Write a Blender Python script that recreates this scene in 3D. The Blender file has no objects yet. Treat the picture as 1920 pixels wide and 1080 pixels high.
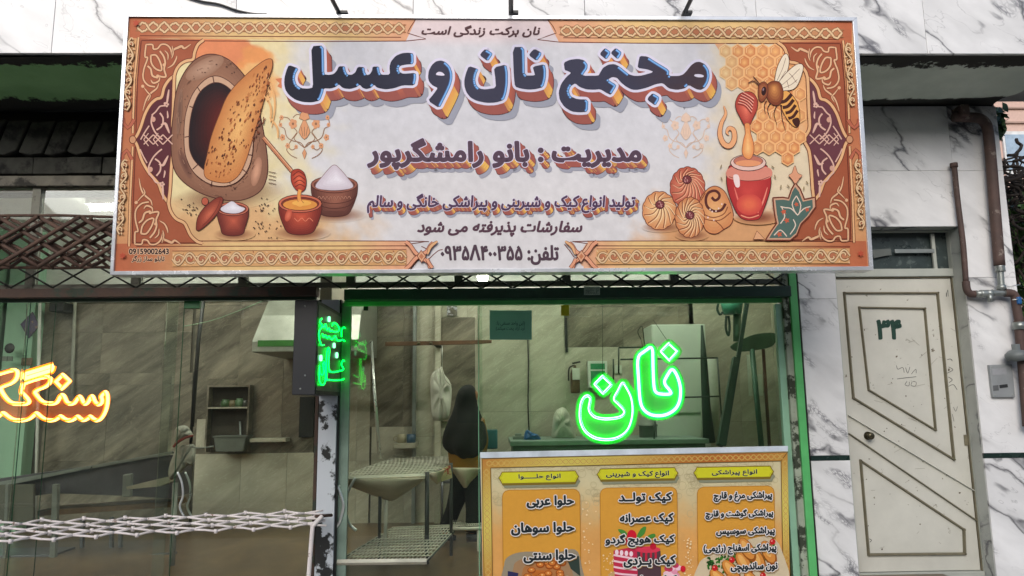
import bpy, bmesh, math, random
import numpy as np
from mathutils import Vector, Matrix
from mathutils.geometry import tessellate_polygon
random.seed(7)
S = bpy.context.scene
COL = S.collection

# ---------------------------------------------------------------- camera
F, CX, CY = 1387.0, 960.0, 540.0            # photograph: 1920 x 1080, focal length in its pixels
EYE = Vector((0, 0, 1.6))
_up = Vector((-110 / F, 8940 / F, 1)).normalized()
_x = Vector((1, 0, 0.026)); _x = (_x - _up * _x.dot(_up)).normalized()
_y = _up.cross(_x)
# the cross product above is left-handed in (right, up, forward) axes: flip so that depth is positive
if _y.z < 0: _y = -_y
RIGHT = Vector((_x.x, _y.x, _up.x)); UPV = Vector((_x.y, _y.y, _up.y)); FWD = Vector((_x.z, _y.z, _up.z))
cam = bpy.data.objects.new('camera', bpy.data.cameras.new('camera')); COL.objects.link(cam)
cam.data.sensor_width = 36; cam.data.lens = F / 1920 * 36; cam.data.clip_start = .05; cam.data.clip_end = 2000
B = -FWD
cam.matrix_world = Matrix(((RIGHT.x, UPV.x, B.x, EYE.x), (RIGHT.y, UPV.y, B.y, EYE.y), (RIGHT.z, UPV.z, B.z, EYE.z), (0, 0, 0, 1)))
S.camera = cam

# ---------------------------------------------------------------- daylight: bright overcast
SUN_EL, SUN_AZ = math.radians(29), math.radians(194)
W = bpy.data.worlds.new('World'); S.world = W; W.use_nodes = True
nt = W.node_tree; bg = nt.nodes['Background']
sky = nt.nodes.new('ShaderNodeTexSky'); sky.sky_type = 'NISHITA'; sky.sun_disc = False
sky.sun_elevation = SUN_EL; sky.sun_rotation = SUN_AZ; sky.air_density = 1.0; sky.dust_density = 2.5; sky.ozone_density = 1.5
nt.links.new(sky.outputs[0], bg.inputs[0]); bg.inputs[1].default_value = .10
sl = bpy.data.lights.new('sun', 'SUN'); sl.energy = 1.5; sl.angle = math.radians(45); sl.color = (1, .985, .965)
so = bpy.data.objects.new('sun', sl); COL.objects.link(so)
sd = Vector((math.sin(SUN_AZ) * math.cos(SUN_EL), math.cos(SUN_AZ) * math.cos(SUN_EL), math.sin(SUN_EL)))
so.rotation_euler = (-sd).to_track_quat('-Z', 'Y').to_euler()
S.view_settings.view_transform = 'Standard'; S.view_settings.look = 'None'
S.view_settings.gamma = 1; S.view_settings.use_curve_mapping = False
S.view_settings.exposure = 0.50
S.render.engine = 'CYCLES'; S.cycles.max_bounces = 7; S.cycles.diffuse_bounces = 4; S.cycles.transparent_max_bounces = 16
S.cycles.sample_clamp_indirect = 4; S.cycles.caustics_reflective = False; S.cycles.caustics_refractive = False
S.cycles.use_denoising = True

# ---------------------------------------------------------------- a sight line through a photo pixel, cut at a real plane
def ray(px, py): return RIGHT * ((px - CX) / F) - UPV * ((py - CY) / F) + FWD
def at(px, py, Y):
    d = ray(px, py); return EYE + d * (Y / d.y)
def atx(px, py, X):
    d = ray(px, py); return EYE + d * (X / d.x)
def atz(px, py, Z):
    d = ray(px, py); return EYE + d * ((Z - EYE.z) / d.z)
def aty(px, Y, z):                              # X of the column px at depth Y and height z
    X = 0.0
    for _ in range(6):
        p = Vector((X, Y, z)) - EYE
        q = CX + F * p.dot(RIGHT) / p.dot(FWD)
        X += (px - q) * Y / F
    return X

# ---------------------------------------------------------------- materials
def lin(c):
    c = c / 255.0
    return c / 12.92 if c <= .04045 else ((c + .055) / 1.055) ** 2.4
def rgb(r, g, b, k=1.0): return (lin(r) * k, lin(g) * k, lin(b) * k, 1)
MATS = {}
class N:                                         # tiny node helper
    def __init__(s, name):
        s.m = bpy.data.materials.new(name); s.m.use_nodes = True; s.t = s.m.node_tree
        s.b = s.t.nodes['Principled BSDF']; s.out = s.t.nodes['Material Output']
    def n(s, typ, **kw):
        nd = s.t.nodes.new('ShaderNode' + typ)
        for k, v in kw.items():
            if k[0] == 'i' and k[1:].isdigit(): nd.inputs[int(k[1:])].default_value = v
            elif k in nd.inputs and not hasattr(nd, k): nd.inputs[k].default_value = v
            else: setattr(nd, k, v)
        return nd
    def l(s, a, b): s.t.links.new(a, b)
    def coord(s, kind='Object', scale=(1, 1, 1), rot=(0, 0, 0)):
        c = s.n('TexCoord'); mp = s.n('Mapping'); s.l(c.outputs[kind], mp.inputs[0])
        mp.inputs['Scale'].default_value = scale; mp.inputs['Rotation'].default_value = rot
        return mp.outputs[0]
    def noise(s, vec, scale=5, detail=4, rough=.55, dist=0):
        nd = s.n('TexNoise'); s.l(vec, nd.inputs['Vector'])
        nd.inputs['Scale'].default_value = scale; nd.inputs['Detail'].default_value = detail
        nd.inputs['Roughness'].default_value = rough; nd.inputs['Distortion'].default_value = dist
        return nd.outputs[0]
    def ramp(s, fac, stops):
        r = s.n('ValToRGB'); s.l(fac, r.inputs[0]); e = r.color_ramp.elements
        while len(e) > len(stops): e.remove(e[-1])
        while len(e) < len(stops): e.new(.5)
        for el, (p, c) in zip(e, stops): el.position = p; el.color = c if len(c) == 4 else (*c, 1)
        return r.outputs[0]
    def mix(s, fac, a, b, mode='MIX'):
        m = s.n('MixRGB', blend_type=mode)
        for v, i in ((fac, 0), (a, 1), (b, 2)):
            if isinstance(v, (int, float)): m.inputs[i].default_value = v
            elif isinstance(v, tuple): m.inputs[i].default_value = v if len(v) == 4 else (*v, 1)
            else: s.l(v, m.inputs[i])
        return m.outputs[0]
    def math(s, op, a, b=None, clamp=False):
        m = s.n('Math', operation=op, use_clamp=clamp)
        for v, i in ((a, 0), (b, 1)):
            if v is None: continue
            if isinstance(v, (int, float)): m.inputs[i].default_value = v
            else: s.l(v, m.inputs[i])
        return m.outputs[0]
    def base(s, c):
        if isinstance(c, tuple): s.b.inputs['Base Color'].default_value = c if len(c) == 4 else (*c, 1)
        else: s.l(c, s.b.inputs['Base Color'])
    def set(s, rough=None, metal=None, spec=None, trans=None):
        if rough is not None: s.b.inputs['Roughness'].default_value = rough
        if metal is not None: s.b.inputs['Metallic'].default_value = metal
        if spec is not None: s.b.inputs['Specular IOR Level'].default_value = spec
    def bump(s, h, strength=.2, dist=.01):
        b = s.n('Bump'); b.inputs['Strength'].default_value = strength; b.inputs['Distance'].default_value = dist
        s.l(h, b.inputs['Height']); s.l(b.outputs[0], s.b.inputs['Normal'])

def plain(name, c, rough=.5, metal=0, var=.18, scale=6, bump=.15, bscale=40, wear=None, wscale=9, wcut=(.58, .66)):
    """painted / cast surface: base colour broken by noise, optional wear patches showing another colour"""
    if name in MATS: return MATS[name]
    k = N(name); v = k.coord()
    n1 = k.noise(v, scale, 6, .6)
    d = tuple(x * (1 - var) for x in c[:3]); u = tuple(min(1, x * (1 + var)) for x in c[:3])
    col = k.ramp(n1, [(.3, d), (.7, u)])
    if wear:
        w = k.noise(v, wscale, 8, .65)
        col = k.mix(k.ramp(w, [(wcut[0], (0, 0, 0)), (wcut[1], (1, 1, 1))]), col, wear[:3])
    k.base(col); k.set(rough, metal)
    r = k.math('MULTIPLY_ADD', n1, .3); k.t.nodes[-1].inputs[2].default_value = max(0, rough - .15)
    k.l(r, k.b.inputs['Roughness'])
    if bump: k.bump(k.noise(v, bscale, 4), bump, .004)
    MATS[name] = k.m; return k.m

def marble(name, scale=1.0, dark=.12, base=.83, tint=(1, 1, 1.01), ang=.6, seedk=37.0, cover=.44):
    if name in MATS: return MATS[name]
    k = N(name)
    c = k.n('TexCoord'); oi = k.n('ObjectInfo')
    off = k.math('MULTIPLY', oi.outputs['Random'], seedk)
    cb = k.n('CombineXYZ'); k.l(off, cb.inputs[0]); k.l(off, cb.inputs[2])
    add = k.n('VectorMath', operation='ADD'); k.l(c.outputs['Object'], add.inputs[0]); k.l(cb.outputs[0], add.inputs[1])
    m0 = k.n('Mapping'); k.l(add.outputs[0], m0.inputs[0]); m0.inputs['Rotation'].default_value = (0, -ang, 0)
    mp = k.n('Mapping'); k.l(m0.outputs[0], mp.inputs[0]); mp.inputs['Scale'].default_value = (.75, 1, 1.7)
    v = mp.outputs[0]
    warp = k.n('TexNoise'); k.l(v, warp.inputs['Vector']); warp.inputs['Scale'].default_value = 2.2 * scale; warp.inputs['Detail'].default_value = 5
    wv = k.n('VectorMath', operation='MULTIPLY_ADD'); k.l(warp.outputs['Color'], wv.inputs[0]); wv.inputs[1].default_value = (.45, .45, .45); k.l(v, wv.inputs[2])
    n1 = k.noise(wv.outputs[0], 1.15 * scale, 3, .5)
    a = k.math('ABSOLUTE', k.math('SUBTRACT', n1, .5))
    mask = k.ramp(k.noise(v, 1.7 * scale, 2), [(cover, (0, 0, 0)), (cover + .12, (1, 1, 1))])
    thin = k.ramp(a, [(0, (1, 1, 1)), (.018, (0, 0, 0))])
    soft = k.ramp(a, [(0, (1, 1, 1)), (.075, (0, 0, 0))])
    n2 = k.noise(wv.outputs[0], 2.6 * scale, 3, .6)
    a2 = k.math('ABSOLUTE', k.math('SUBTRACT', n2, .47))
    thin2 = k.ramp(a2, [(0, (1, 1, 1)), (.007, (0, 0, 0))])
    vor = k.n('TexVoronoi', feature='DISTANCE_TO_EDGE'); k.l(wv.outputs[0], vor.inputs['Vector']); vor.inputs['Scale'].default_value = 30 * scale
    crack = k.ramp(vor.outputs[0], [(.05, (1, 1, 1)), (.2, (0, 0, 0))])
    near = k.ramp(a, [(.01, (1, 1, 1)), (.05, (0, 0, 0))])
    mask3 = k.ramp(k.noise(v, 3.1 * scale, 2), [(.54, (0, 0, 0)), (.61, (1, 1, 1))])
    cl = k.mix(1.0, k.mix(1.0, crack, near, 'MULTIPLY'), mask3, 'MULTIPLY')
    B_ = tuple(base * t for t in tint)
    cloud = k.ramp(k.noise(v, 2.0 * scale, 5, .6), [(.35, tuple(x * .84 for x in B_)), (.65, B_)])
    col = k.mix(k.mix(1.0, soft, k.mix(.4, (0, 0, 0), (1, 1, 1)), 'MULTIPLY'), cloud, tuple(x * .6 for x in B_))
    col = k.mix(k.mix(1.0, thin, mask, 'MULTIPLY'), col, (dark, dark, dark * 1.1))
    col = k.mix(k.math('MULTIPLY', k.mix(1.0, thin2, mask, 'MULTIPLY'), .5), col, (dark * 2.5, dark * 2.5, dark * 2.6))
    col = k.mix(k.math('MULTIPLY', cl, .65), col, (dark * .8, dark * .8, dark))
    k.base(col); k.set(.22); k.bump(k.noise(v, 60), .03, .002)
    MATS[name] = k.m; return k.m

def tile_stone(name, c1, c2, ang=.6, rough=.35, scale=1.0):
    """brown-grey polished tile with soft diagonal drifts"""
    if name in MATS: return MATS[name]
    k = N(name); v0 = k.coord('Object', (1, 1, 1), (0, ang, 0)); mp = k.n('Mapping'); k.l(v0, mp.inputs[0]); mp.inputs['Scale'].default_value = (.7 * scale, 1, 3.4 * scale); v = mp.outputs[0]
    oi = k.n('ObjectInfo'); add = k.n('VectorMath', operation='ADD'); k.l(v, add.inputs[0])
    cb = k.n('CombineXYZ'); k.l(k.math('MULTIPLY', oi.outputs['Random'], 31), cb.inputs[0]); k.l(cb.outputs[0], add.inputs[1])
    n1 = k.noise(add.outputs[0], 1.3, 7, .6, .7)
    col = k.ramp(n1, [(.36, c1), (.55, tuple((a + b) / 2 for a, b in zip(c1, c2))), (.7, c2)])
    vein = k.ramp(k.noise(add.outputs[0], 3.5, 5, .5, 2.0), [(.485, (0, 0, 0)), (.5, (1, 1, 1)), (.515, (0, 0, 0))])
    col = k.mix(k.math('MULTIPLY', vein, .25), col, tuple(min(1, x * 1.7) for x in c2))
    k.base(col); k.set(rough); MATS[name] = k.m; return k.m

def emit(name, c, st):
    if name in MATS: return MATS[name]
    k = N(name); k.base((c[0] * .5, c[1] * .5, c[2] * .5)); k.b.inputs['Emission Color'].default_value = (*c[:3], 1)
    k.b.inputs['Emission Strength'].default_value = st; MATS[name] = k.m; return k.m

def glass(name, tint=(.86, .93, .88), film=.03, refl=1.0, filmc=(.5, .55, .5)):
    if name in MATS: return MATS[name]
    k = N(name); t = k.t; t.nodes.remove(k.b)
    tr = k.n('BsdfTransparent'); tr.inputs[0].default_value = (*tint, 1)
    gl = k.n('BsdfGlossy'); gl.inputs['Roughness'].default_value = .02; gl.inputs[0].default_value = (refl, refl, refl, 1)
    df = k.n('BsdfDiffuse'); df.inputs[0].default_value = (*filmc, 1)
    fr = k.n('Fresnel'); fr.inputs[0].default_value = 1.45
    v = k.coord('Object', (1, 1, .35)); n1 = k.noise(v, 2.4, 7, .7)
    f = k.ramp(n1, [(.35, (film * .3,) * 3), (.75, (film * 2.2,) * 3)])
    m1 = k.n('MixShader'); k.l(f, m1.inputs[0]); k.l(tr.outputs[0], m1.inputs[1]); k.l(df.outputs[0], m1.inputs[2])
    m2 = k.n('MixShader'); k.l(fr.outputs[0], m2.inputs[0]); k.l(m1.outputs[0], m2.inputs[1]); k.l(gl.outputs[0], m2.inputs[2])
    k.l(m2.outputs[0], k.out.inputs[0]); MATS[name] = k.m; return k.m

def attr_mat(name, rough=.45, grain=.05, spec=.3, k_=1.0):
    """flat print: ink colour stored on the vertices"""
    if name in MATS: return MATS[name]
    k = N(name); a = k.n('Attribute', attribute_name='ink'); v = k.coord()
    g = k.ramp(k.noise(v, 35, 5, .7), [(.3, (1 - grain,) * 3), (.7, (1 + grain,) * 3)])
    g2 = k.ramp(k.noise(v, 2.2, 3), [(.3, (.95,) * 3), (.7, (1.03,) * 3)])
    k.base(k.mix(1.0, k.mix(1.0, a.outputs['Color'], g, 'MULTIPLY'), g2, 'MULTIPLY')); k.set(rough, 0, spec); k.bump(k.noise(v, 2.2, 3), .35, .03); MATS[name] = k.m; return k.m

# ---------------------------------------------------------------- objects
def wm(o):                                       # world matrix without waiting for the depsgraph
    return (wm(o.parent) @ o.matrix_parent_inverse if o.parent else Matrix.Identity(4)) @ o.matrix_basis
def link(o, parent=None, label=None, cat=None, group=None, kind=None):
    if o.name not in COL.objects: COL.objects.link(o)
    if parent is not None: o.parent = parent; o.matrix_parent_inverse = wm(parent).inverted()
    if label: o['label'] = label
    if cat: o['category'] = cat
    if group: o['group'] = group
    if kind: o['kind'] = kind
    return o
def thing(name, label, cat, loc=(0, 0, 0), group=None):
    o = bpy.data.objects.new(name, None); o.location = loc; o.empty_display_size = .1
    return link(o, None, label, cat, group)

class MB:
    def __init__(s): s.v = []; s.f = []; s.sm = []
    def add(s, vs, fs, smooth=False):
        o = len(s.v); s.v += [tuple(v) for v in vs]; s.f += [tuple(i + o for i in f) for f in fs]; s.sm += [smooth] * len(fs); return s
    def box(s, x0, x1, y0, y1, z0, z1):
        x0, x1 = sorted((x0, x1)); y0, y1 = sorted((y0, y1)); z0, z1 = sorted((z0, z1))
        v = [(x, y, z) for x in (x0, x1) for y in (y0, y1) for z in (z0, z1)]
        return s.add(v, [(0, 1, 3, 2), (4, 6, 7, 5), (0, 4, 5, 1), (2, 3, 7, 6), (0, 2, 6, 4), (1, 5, 7, 3)])
    def prism(s, pts, dvec):                     # planar polygon of 3-D points pushed along dvec
        n = len(pts); a = [Vector(p) for p in pts]; b = [p + Vector(dvec) for p in a]
        tri = tessellate_polygon([a])
        fs = [tuple(t) for t in tri] + [tuple(i + n for i in reversed(t)) for t in tri]
        fs += [(i, (i + 1) % n, (i + 1) % n + n, i + n) for i in range(n)]
        return s.add(a + b, fs)
    def tube(s, pts, r, seg=8, closed=False, cap=True, smooth=True, flat=1.0):
        pts = [Vector(p) for p in pts]; n = len(pts); rs = r if isinstance(r, (list, tuple)) else [r] * n
        vs = []; prev = None
        for i, p in enumerate(pts):
            a = pts[(i - 1) % n] if (closed or i > 0) else p
            b = pts[(i + 1) % n] if (closed or i < n - 1) else p
            t = (b - a); t = t.normalized() if t.length > 1e-9 else Vector((0, 0, 1))
            if prev is None:
                u = t.cross(Vector((0, 0, 1)))
                if u.length < .1: u = t.cross(Vector((0, 1, 0)))
            else: u = prev - t * prev.dot(t)
            u.normalize(); prev = u; w = t.cross(u)
            for k in range(seg):
                an = 2 * math.pi * k / seg
                vs.append(p + u * math.cos(an) * rs[i] + w * math.sin(an) * rs[i] * flat)
        fs = []
        for i in range(n if closed else n - 1):
            j = (i + 1) % n
            for k in range(seg):
                fs.append((i * seg + k, i * seg + (k + 1) % seg, j * seg + (k + 1) % seg, j * seg + k))
        if cap and not closed: fs += [tuple(range(seg - 1, -1, -1)), tuple((n - 1) * seg + k for k in range(seg))]
        return s.add(vs, fs, smooth)
    def lathe(s, prof, c, axis='Z', seg=20, smooth=True):
        vs = []; c = Vector(c)
        for r, h in prof:
            for k in range(seg):
                a = 2 * math.pi * k / seg; x, y = r * math.cos(a), r * math.sin(a)
                vs.append(c + (Vector((x, y, h)) if axis == 'Z' else Vector((x, h, y)) if axis == 'Y' else Vector((h, x, y))))
        fs = [(i * seg + k, i * seg + (k + 1) % seg, (i + 1) * seg + (k + 1) % seg, (i + 1) * seg + k) for i in range(len(prof) - 1) for k in range(seg)]
        return s.add(vs, fs, smooth)
    def build(s, name, mat, parent=None, label=None, cat=None, group=None, kind=None, bevel=0, org=None):
        me = bpy.data.meshes.new(name); vs = s.v
        if org is not None: vs = [(v[0] - org[0], v[1] - org[1], v[2] - org[2]) for v in vs]
        me.from_pydata(vs, [], s.f); me.polygons.foreach_set('use_smooth', s.sm); me.update()
        bm = bmesh.new(); bm.from_mesh(me); bmesh.ops.recalc_face_normals(bm, faces=bm.faces); bm.to_mesh(me); bm.free()
        me.materials.append(mat)
        o = bpy.data.objects.new(name, me)
        if org is not None: o.location = org
        link(o, parent, label, cat, group, kind)
        if bevel:
            b = o.modifiers.new('bevel', 'BEVEL'); b.width = bevel; b.segments = 2; b.limit_method = 'ANGLE'
        return o
def rect(px0, py0, px1, py1, Y):                 # world box corners of a photo rectangle on the plane Y
    a = at(px0, py0, Y); b = at(px1, py1, Y); c = at(px1, py0, Y); d = at(px0, py1, Y)
    return (a.x + d.x) / 2, (b.x + c.x) / 2, (d.z + b.z) / 2, (a.z + c.z) / 2     # x0 x1 z0 z1
def pbox(mb, px0, py0, px1, py1, Y, dy):
    x0, x1, z0, z1 = rect(px0, py0, px1, py1, Y); mb.box(x0, x1, Y, Y + dy, z0, z1); return mb
def pquad(mb, pts, Y, dy):
    mb.prism([at(x, y, Y) for x, y in pts], (0, dy, 0)); return mb
def cr(pts, n=6, closed=False):                  # Catmull-Rom, any dimension
    P = [np.array(p, float) for p in pts]; m = len(P); out = []
    rng = range(m) if closed else range(m - 1)
    for i in rng:
        p0 = P[(i - 1) % m] if closed or i > 0 else P[0]; p1 = P[i]; p2 = P[(i + 1) % m]; p3 = P[(i + 2) % m] if closed or i < m - 2 else P[-1]
        for k in range(n):
            t = k / n
            out.append(.5 * ((2 * p1) + (p2 - p0) * t + (2 * p0 - 5 * p1 + 4 * p2 - p3) * t * t + (3 * p1 - p0 - 3 * p2 + p3) * t ** 3))
    if not closed: out.append(P[-1])
    return [tuple(p) for p in out]
def chaikin(pts, r=.2, it=1):
    for _ in range(it):
        q = []
        for i, p in enumerate(pts):
            n = pts[(i + 1) % len(pts)]
            q.append((p[0] + (n[0] - p[0]) * r, p[1] + (n[1] - p[1]) * r)); q.append((n[0] + (p[0] - n[0]) * r, n[1] + (p[1] - n[1]) * r))
        pts = q
    return pts

# ---------------------------------------------------------------- Persian lettering: joined letter forms, right to left
FORMS = {'ا': (0xFE8D, 0xFE8E), 'آ': (0xFE81, 0xFE82), 'ب': (0xFE8F,) , 'پ': (0xFB56,), 'ت': (0xFE95,), 'ث': (0xFE99,), 'ج': (0xFE9D,), 'چ': (0xFB7A,),
         'ح': (0xFEA1,), 'خ': (0xFEA5,), 'د': (0xFEA9, 0xFEAA), 'ذ': (0xFEAB, 0xFEAC), 'ر': (0xFEAD, 0xFEAE), 'ز': (0xFEAF, 0xFEB0), 'ژ': (0xFB8A, 0xFB8B),
         'س': (0xFEB1,), 'ش': (0xFEB5,), 'ص': (0xFEB9,), 'ع': (0xFEC9,), 'غ': (0xFECD,), 'ف': (0xFED1,), 'ق': (0xFED5,), 'ک': (0xFB8E,), 'گ': (0xFB92,),
         'ل': (0xFEDD,), 'م': (0xFEE1,), 'ن': (0xFEE5,), 'ه': (0xFEE9,), 'و': (0xFEED, 0xFEEE), 'ی': (0xFBFC,)}
def shape_fa(t):
    out = []
    t = t.replace('۸', 'Λ')
    for i, c in enumerate(t):
        if c not in FORMS: out.append({'(': ')', ')': '('}.get(c, c)); continue
        f = FORMS[c]; dual = len(f) == 1
        pj = i > 0 and (t[i - 1] == 'ـ' or (t[i - 1] in FORMS and len(FORMS[t[i - 1]]) == 1))
        nj = i < len(t) - 1 and (t[i + 1] in FORMS or t[i + 1] == 'ـ') and dual
        out.append(chr(f[0] + (1 if pj and not nj else 2 if nj and not pj else 3 if pj and nj else 0)))
    out = out[::-1]; res = []; k = 0             # digit runs stay left to right
    while k < len(out):
        if out[k] in '۰۱۲۳۴۵۶۷Λ۹0123456789':
            j = k
            while j < len(out) and out[j] in '۰۱۲۳۴۵۶۷Λ۹0123456789': j += 1
            res += out[k:j][::-1]; k = j
        else: res.append(out[k]); k += 1
    return ''.join(res)
_TC = {}
def text_mesh(body, off, shear):
    key = (body, round(off, 4), shear)
    if key in _TC: return _TC[key]
    c = c0 = bpy.data.curves.new('lettering', 'FONT'); c.body = body; c.size = 1; c.offset = 0; c.shear = shear; c.resolution_u = 3; c.space_character = 1.0
    o = bpy.data.objects.new('lettering', c); COL.objects.link(o)
    bpy.context.view_layer.update()
    me = bpy.data.meshes.new_from_object(o.evaluated_get(bpy.context.evaluated_depsgraph_get()))
    V = np.empty(len(me.vertices) * 3); me.vertices.foreach_get('co', V); V = V.reshape(-1, 3)[:, :2].copy()
    Fc = [tuple(p.vertices) for p in me.polygons]
    par = list(range(len(V)))
    def find(a):
        while par[a] != a: par[a] = par[par[a]]; a = par[a]
        return a
    cnt = {}
    # weld doubled outline points so that the rim edges are found
    for f in Fc:
        for a in f[1:]: par[find(a)] = find(f[0])
        c = V[list(f)].mean(0)
        for a, b in zip(f, f[1:] + f[:1]):
            ka = (round(V[a][0], 5), round(V[a][1], 5)); kb = (round(V[b][0], 5), round(V[b][1], 5)); k = (min(ka, kb), max(ka, kb), find(a) * 0)
            cnt.setdefault(k, []).append((a, b, c))
    rim = [v[0] for v in cnt.values() if len(v) == 1]
    ids = {}; isl = np.array([ids.setdefault(find(i), len(ids)) for i in range(len(V))], float)
    bpy.data.objects.remove(o); bpy.data.curves.remove(c0); bpy.data.meshes.remove(me)
    _TC[key] = (V, Fc, isl, rim); return _TC[key]

class Art:
    """flat print built as thin ink layers on a panel; mapfn(px, py, h) gives the place on the panel"""
    STEP = 2.5e-5
    def __init__(s, mapfn, h0=.0004, mat=None, gain=1.0):
        s.map = mapfn; s.h = h0; s.v = []; s.c = []; s.f = []; s.mat = mat; s.g = gain
    def _add(s, pts, faces, cols, hs=None):
        o = len(s.v); h = s.h
        for i, p in enumerate(pts):
            s.v.append(tuple(s.map(p[0], p[1], h + (hs[i] if hs is not None else 0))))
            c = cols[i] if isinstance(cols, list) else cols
            s.c.append((lin(c[0]) * s.g, lin(c[1]) * s.g, lin(c[2]) * s.g, 1))
        s.f += [tuple(i + o for i in f) for f in faces]; s.h += s.STEP
    def poly(s, pts, col, fn=None):
        tri = tessellate_polygon([[Vector((p[0], p[1], 0)) for p in pts]])
        s._add(pts, tri, [fn(*p[:2]) for p in pts] if fn else col)
    def ell(s, cx, cy, rx, ry, col, rot=0, n=20):
        c, q = math.cos(rot), math.sin(rot)
        s.poly([(cx + rx * math.cos(a) * c - ry * math.sin(a) * q, cy + rx * math.cos(a) * q + ry * math.sin(a) * c) for a in [2 * math.pi * i / n for i in range(n)]], col)
    def softell(s, cx, cy, rx, ry, col, under, amt=.8, rot=0, n=26, steps=18):     # feathered spot over the colour beneath
        for k in range(steps):
            q = 1 - k / steps * .75; t = amt * (k + 1) / steps
            cc, ss = math.cos(rot), math.sin(rot); P = [(cx + rx * q * math.cos(a) * cc - ry * q * math.sin(a) * ss, cy + rx * q * math.cos(a) * ss + ry * q * math.sin(a) * cc) for a in [2 * math.pi * i / n for i in range(n)]]
            f = lambda x, y: tuple((under(x, y) if callable(under) else under)[i] * (1 - t) + col[i] * t for i in range(3))
            s.poly(P, None, f)
    def shade(s, pts, cen, ci, co, steps=8, pw=1.0):         # painted modelling: nested shapes from edge colour to centre colour
        for k in range(steps):
            t = k / steps; sc = 1 - t ** pw if pw != 1 else 1 - t
            col = tuple(co[i] + (ci[i] - co[i]) * (k / (steps - 1)) for i in range(3))
            s.poly([(cen[0] + (p[0] - cen[0]) * sc, cen[1] + (p[1] - cen[1]) * sc) for p in pts], col)
    def stroke(s, pts, w, col, closed=False, taper=False):
        n = len(pts); L = []; R = []
        for i in range(n):
            a = pts[(i - 1) % n] if closed or i else pts[0]; b = pts[(i + 1) % n] if closed or i < n - 1 else pts[-1]
            dx, dy = b[0] - a[0], b[1] - a[1]; l = math.hypot(dx, dy) or 1
            ww = w / 2 * ((math.sin(math.pi * (i + .5) / n) ** .6 if taper == 1 else (1 - i / n * .85)) if taper else 1)
            L.append((pts[i][0] - dy / l * ww, pts[i][1] + dx / l * ww)); R.append((pts[i][0] + dy / l * ww, pts[i][1] - dx / l * ww))
        fs = [(i, (i + 1) % n, (i + 1) % n + n, i + n) for i in range(n if closed else n - 1)]
        s._add(L + R, fs, col)
    def ostroke(s, pts, w, col, ocol, ow=1.0, closed=False, taper=False):
        s.stroke(pts, w + 2 * ow, ocol, closed, taper); s.stroke(pts, w, col, closed, taper)
    def grow(s, pts, d, col, fill=True):                     # shape fattened by d
        if fill: s.poly(pts, col)
        n = len(pts); P = []; Fc = []; H = []
        for i in range(n):
            a = pts[i]; b = pts[(i + 1) % n]; an = math.atan2(b[1] - a[1], b[0] - a[0]); o = len(P)
            for k in range(5): t = an + math.pi / 2 + math.pi * k / 4; P.append((a[0] + d * math.cos(t), a[1] + d * math.sin(t)))
            for k in range(5): t = an - math.pi / 2 + math.pi * k / 4; P.append((b[0] + d * math.cos(t), b[1] + d * math.sin(t)))
            Fc.append(tuple(range(o, o + 10))); H += [(i % 11) * 2e-6] * 10
        s._add(P, Fc, col, H)
    def fit(s, body, box, off, shear, fa=True):
        V, Fc, isl, rim = text_mesh(shape_fa(body) if fa else body, 0, shear); mn, mx = V.min(0), V.max(0)
        sy = (box[3] - box[1]) / (mx[1] - mn[1] + 2 * off); d = off * sy; sx = (box[2] - box[0] - 2 * d) / (mx[0] - mn[0]); sk = box[4] if len(box) > 4 else 0
        P = [(box[0] + d + (x - mn[0]) * sx, box[3] - d - (y - mn[1]) * sy + sk * (x - mn[0]) * sx) for x, y in V]
        E = []
        for a, b, c in rim:
            cx_, cy_ = box[0] + d + (c[0] - mn[0]) * sx, box[3] - d - (c[1] - mn[1]) * sy + sk * (c[0] - mn[0]) * sx
            dx, dy = P[b][0] - P[a][0], P[b][1] - P[a][1]; l = math.hypot(dx, dy)
            if l < 1e-4: continue
            n = (dy / l, -dx / l)
            if n[0] * ((P[a][0] + P[b][0]) / 2 - cx_) + n[1] * ((P[a][1] + P[b][1]) / 2 - cy_) < 0: n = (-n[0], -n[1])
            E.append((P[a], P[b], n, isl[a]))
        return P, Fc, isl, E, d, sy
    def lay(s, G, extra, col, dx=0, dy=0, fn=None):          # one ink layer of fitted letters, fattened by d + extra pixels
        P, Fc, isl, E, d, sy = G; r = d + extra
        Q = [(x + dx, y + dy) for x, y in P]
        s._add(Q, Fc, [fn(*p) for p in Q] if fn else col, list(isl % 23 * 1.5e-6)); s.h += 2e-5
        if r > 0:
            V = []; F_ = []; H = []
            for i, (a, b, n, q) in enumerate(E):
                an = math.atan2(b[1] - a[1], b[0] - a[0]); o = len(V)
                for c, st in ((a, math.pi / 2), (b, -math.pi / 2)):
                    for k in range(4): t = an + st + math.pi * k / 3; V.append((c[0] + dx + r * math.cos(t), c[1] + dy + r * math.sin(t)))
                F_.append(tuple(range(o, o + 8))); H += [(i % 17) * 1.5e-6] * 8
            s._add(V, F_, [fn(*p) for p in V] if fn else col, H); s.h += 2e-5
    def text(s, body, box, col, off=0.0, shear=0.0, fn=None, grow=0.0, gcol=None, base=None, fa=True):
        """box = photo rectangle the inked letters fill; off = added weight, grow = outline width (both in ems)"""
        G = s.fit(body, box, off, shear, fa)
        if grow: s.lay(G, grow * G[5], gcol)
        s.lay(G, 0, col)
    def flush(s, name, parent, label=None):
        me = bpy.data.meshes.new(name); me.from_pydata(s.v, [], s.f); me.update()
        ca = me.color_attributes.new('ink', 'FLOAT_COLOR', 'POINT'); ca.data.foreach_set('color', np.array(s.c, 'f').ravel())
        me.materials.append(s.mat); o = bpy.data.objects.new(name, me); link(o, parent, label)
        s.v = []; s.c = []; s.f = []; return o
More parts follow.
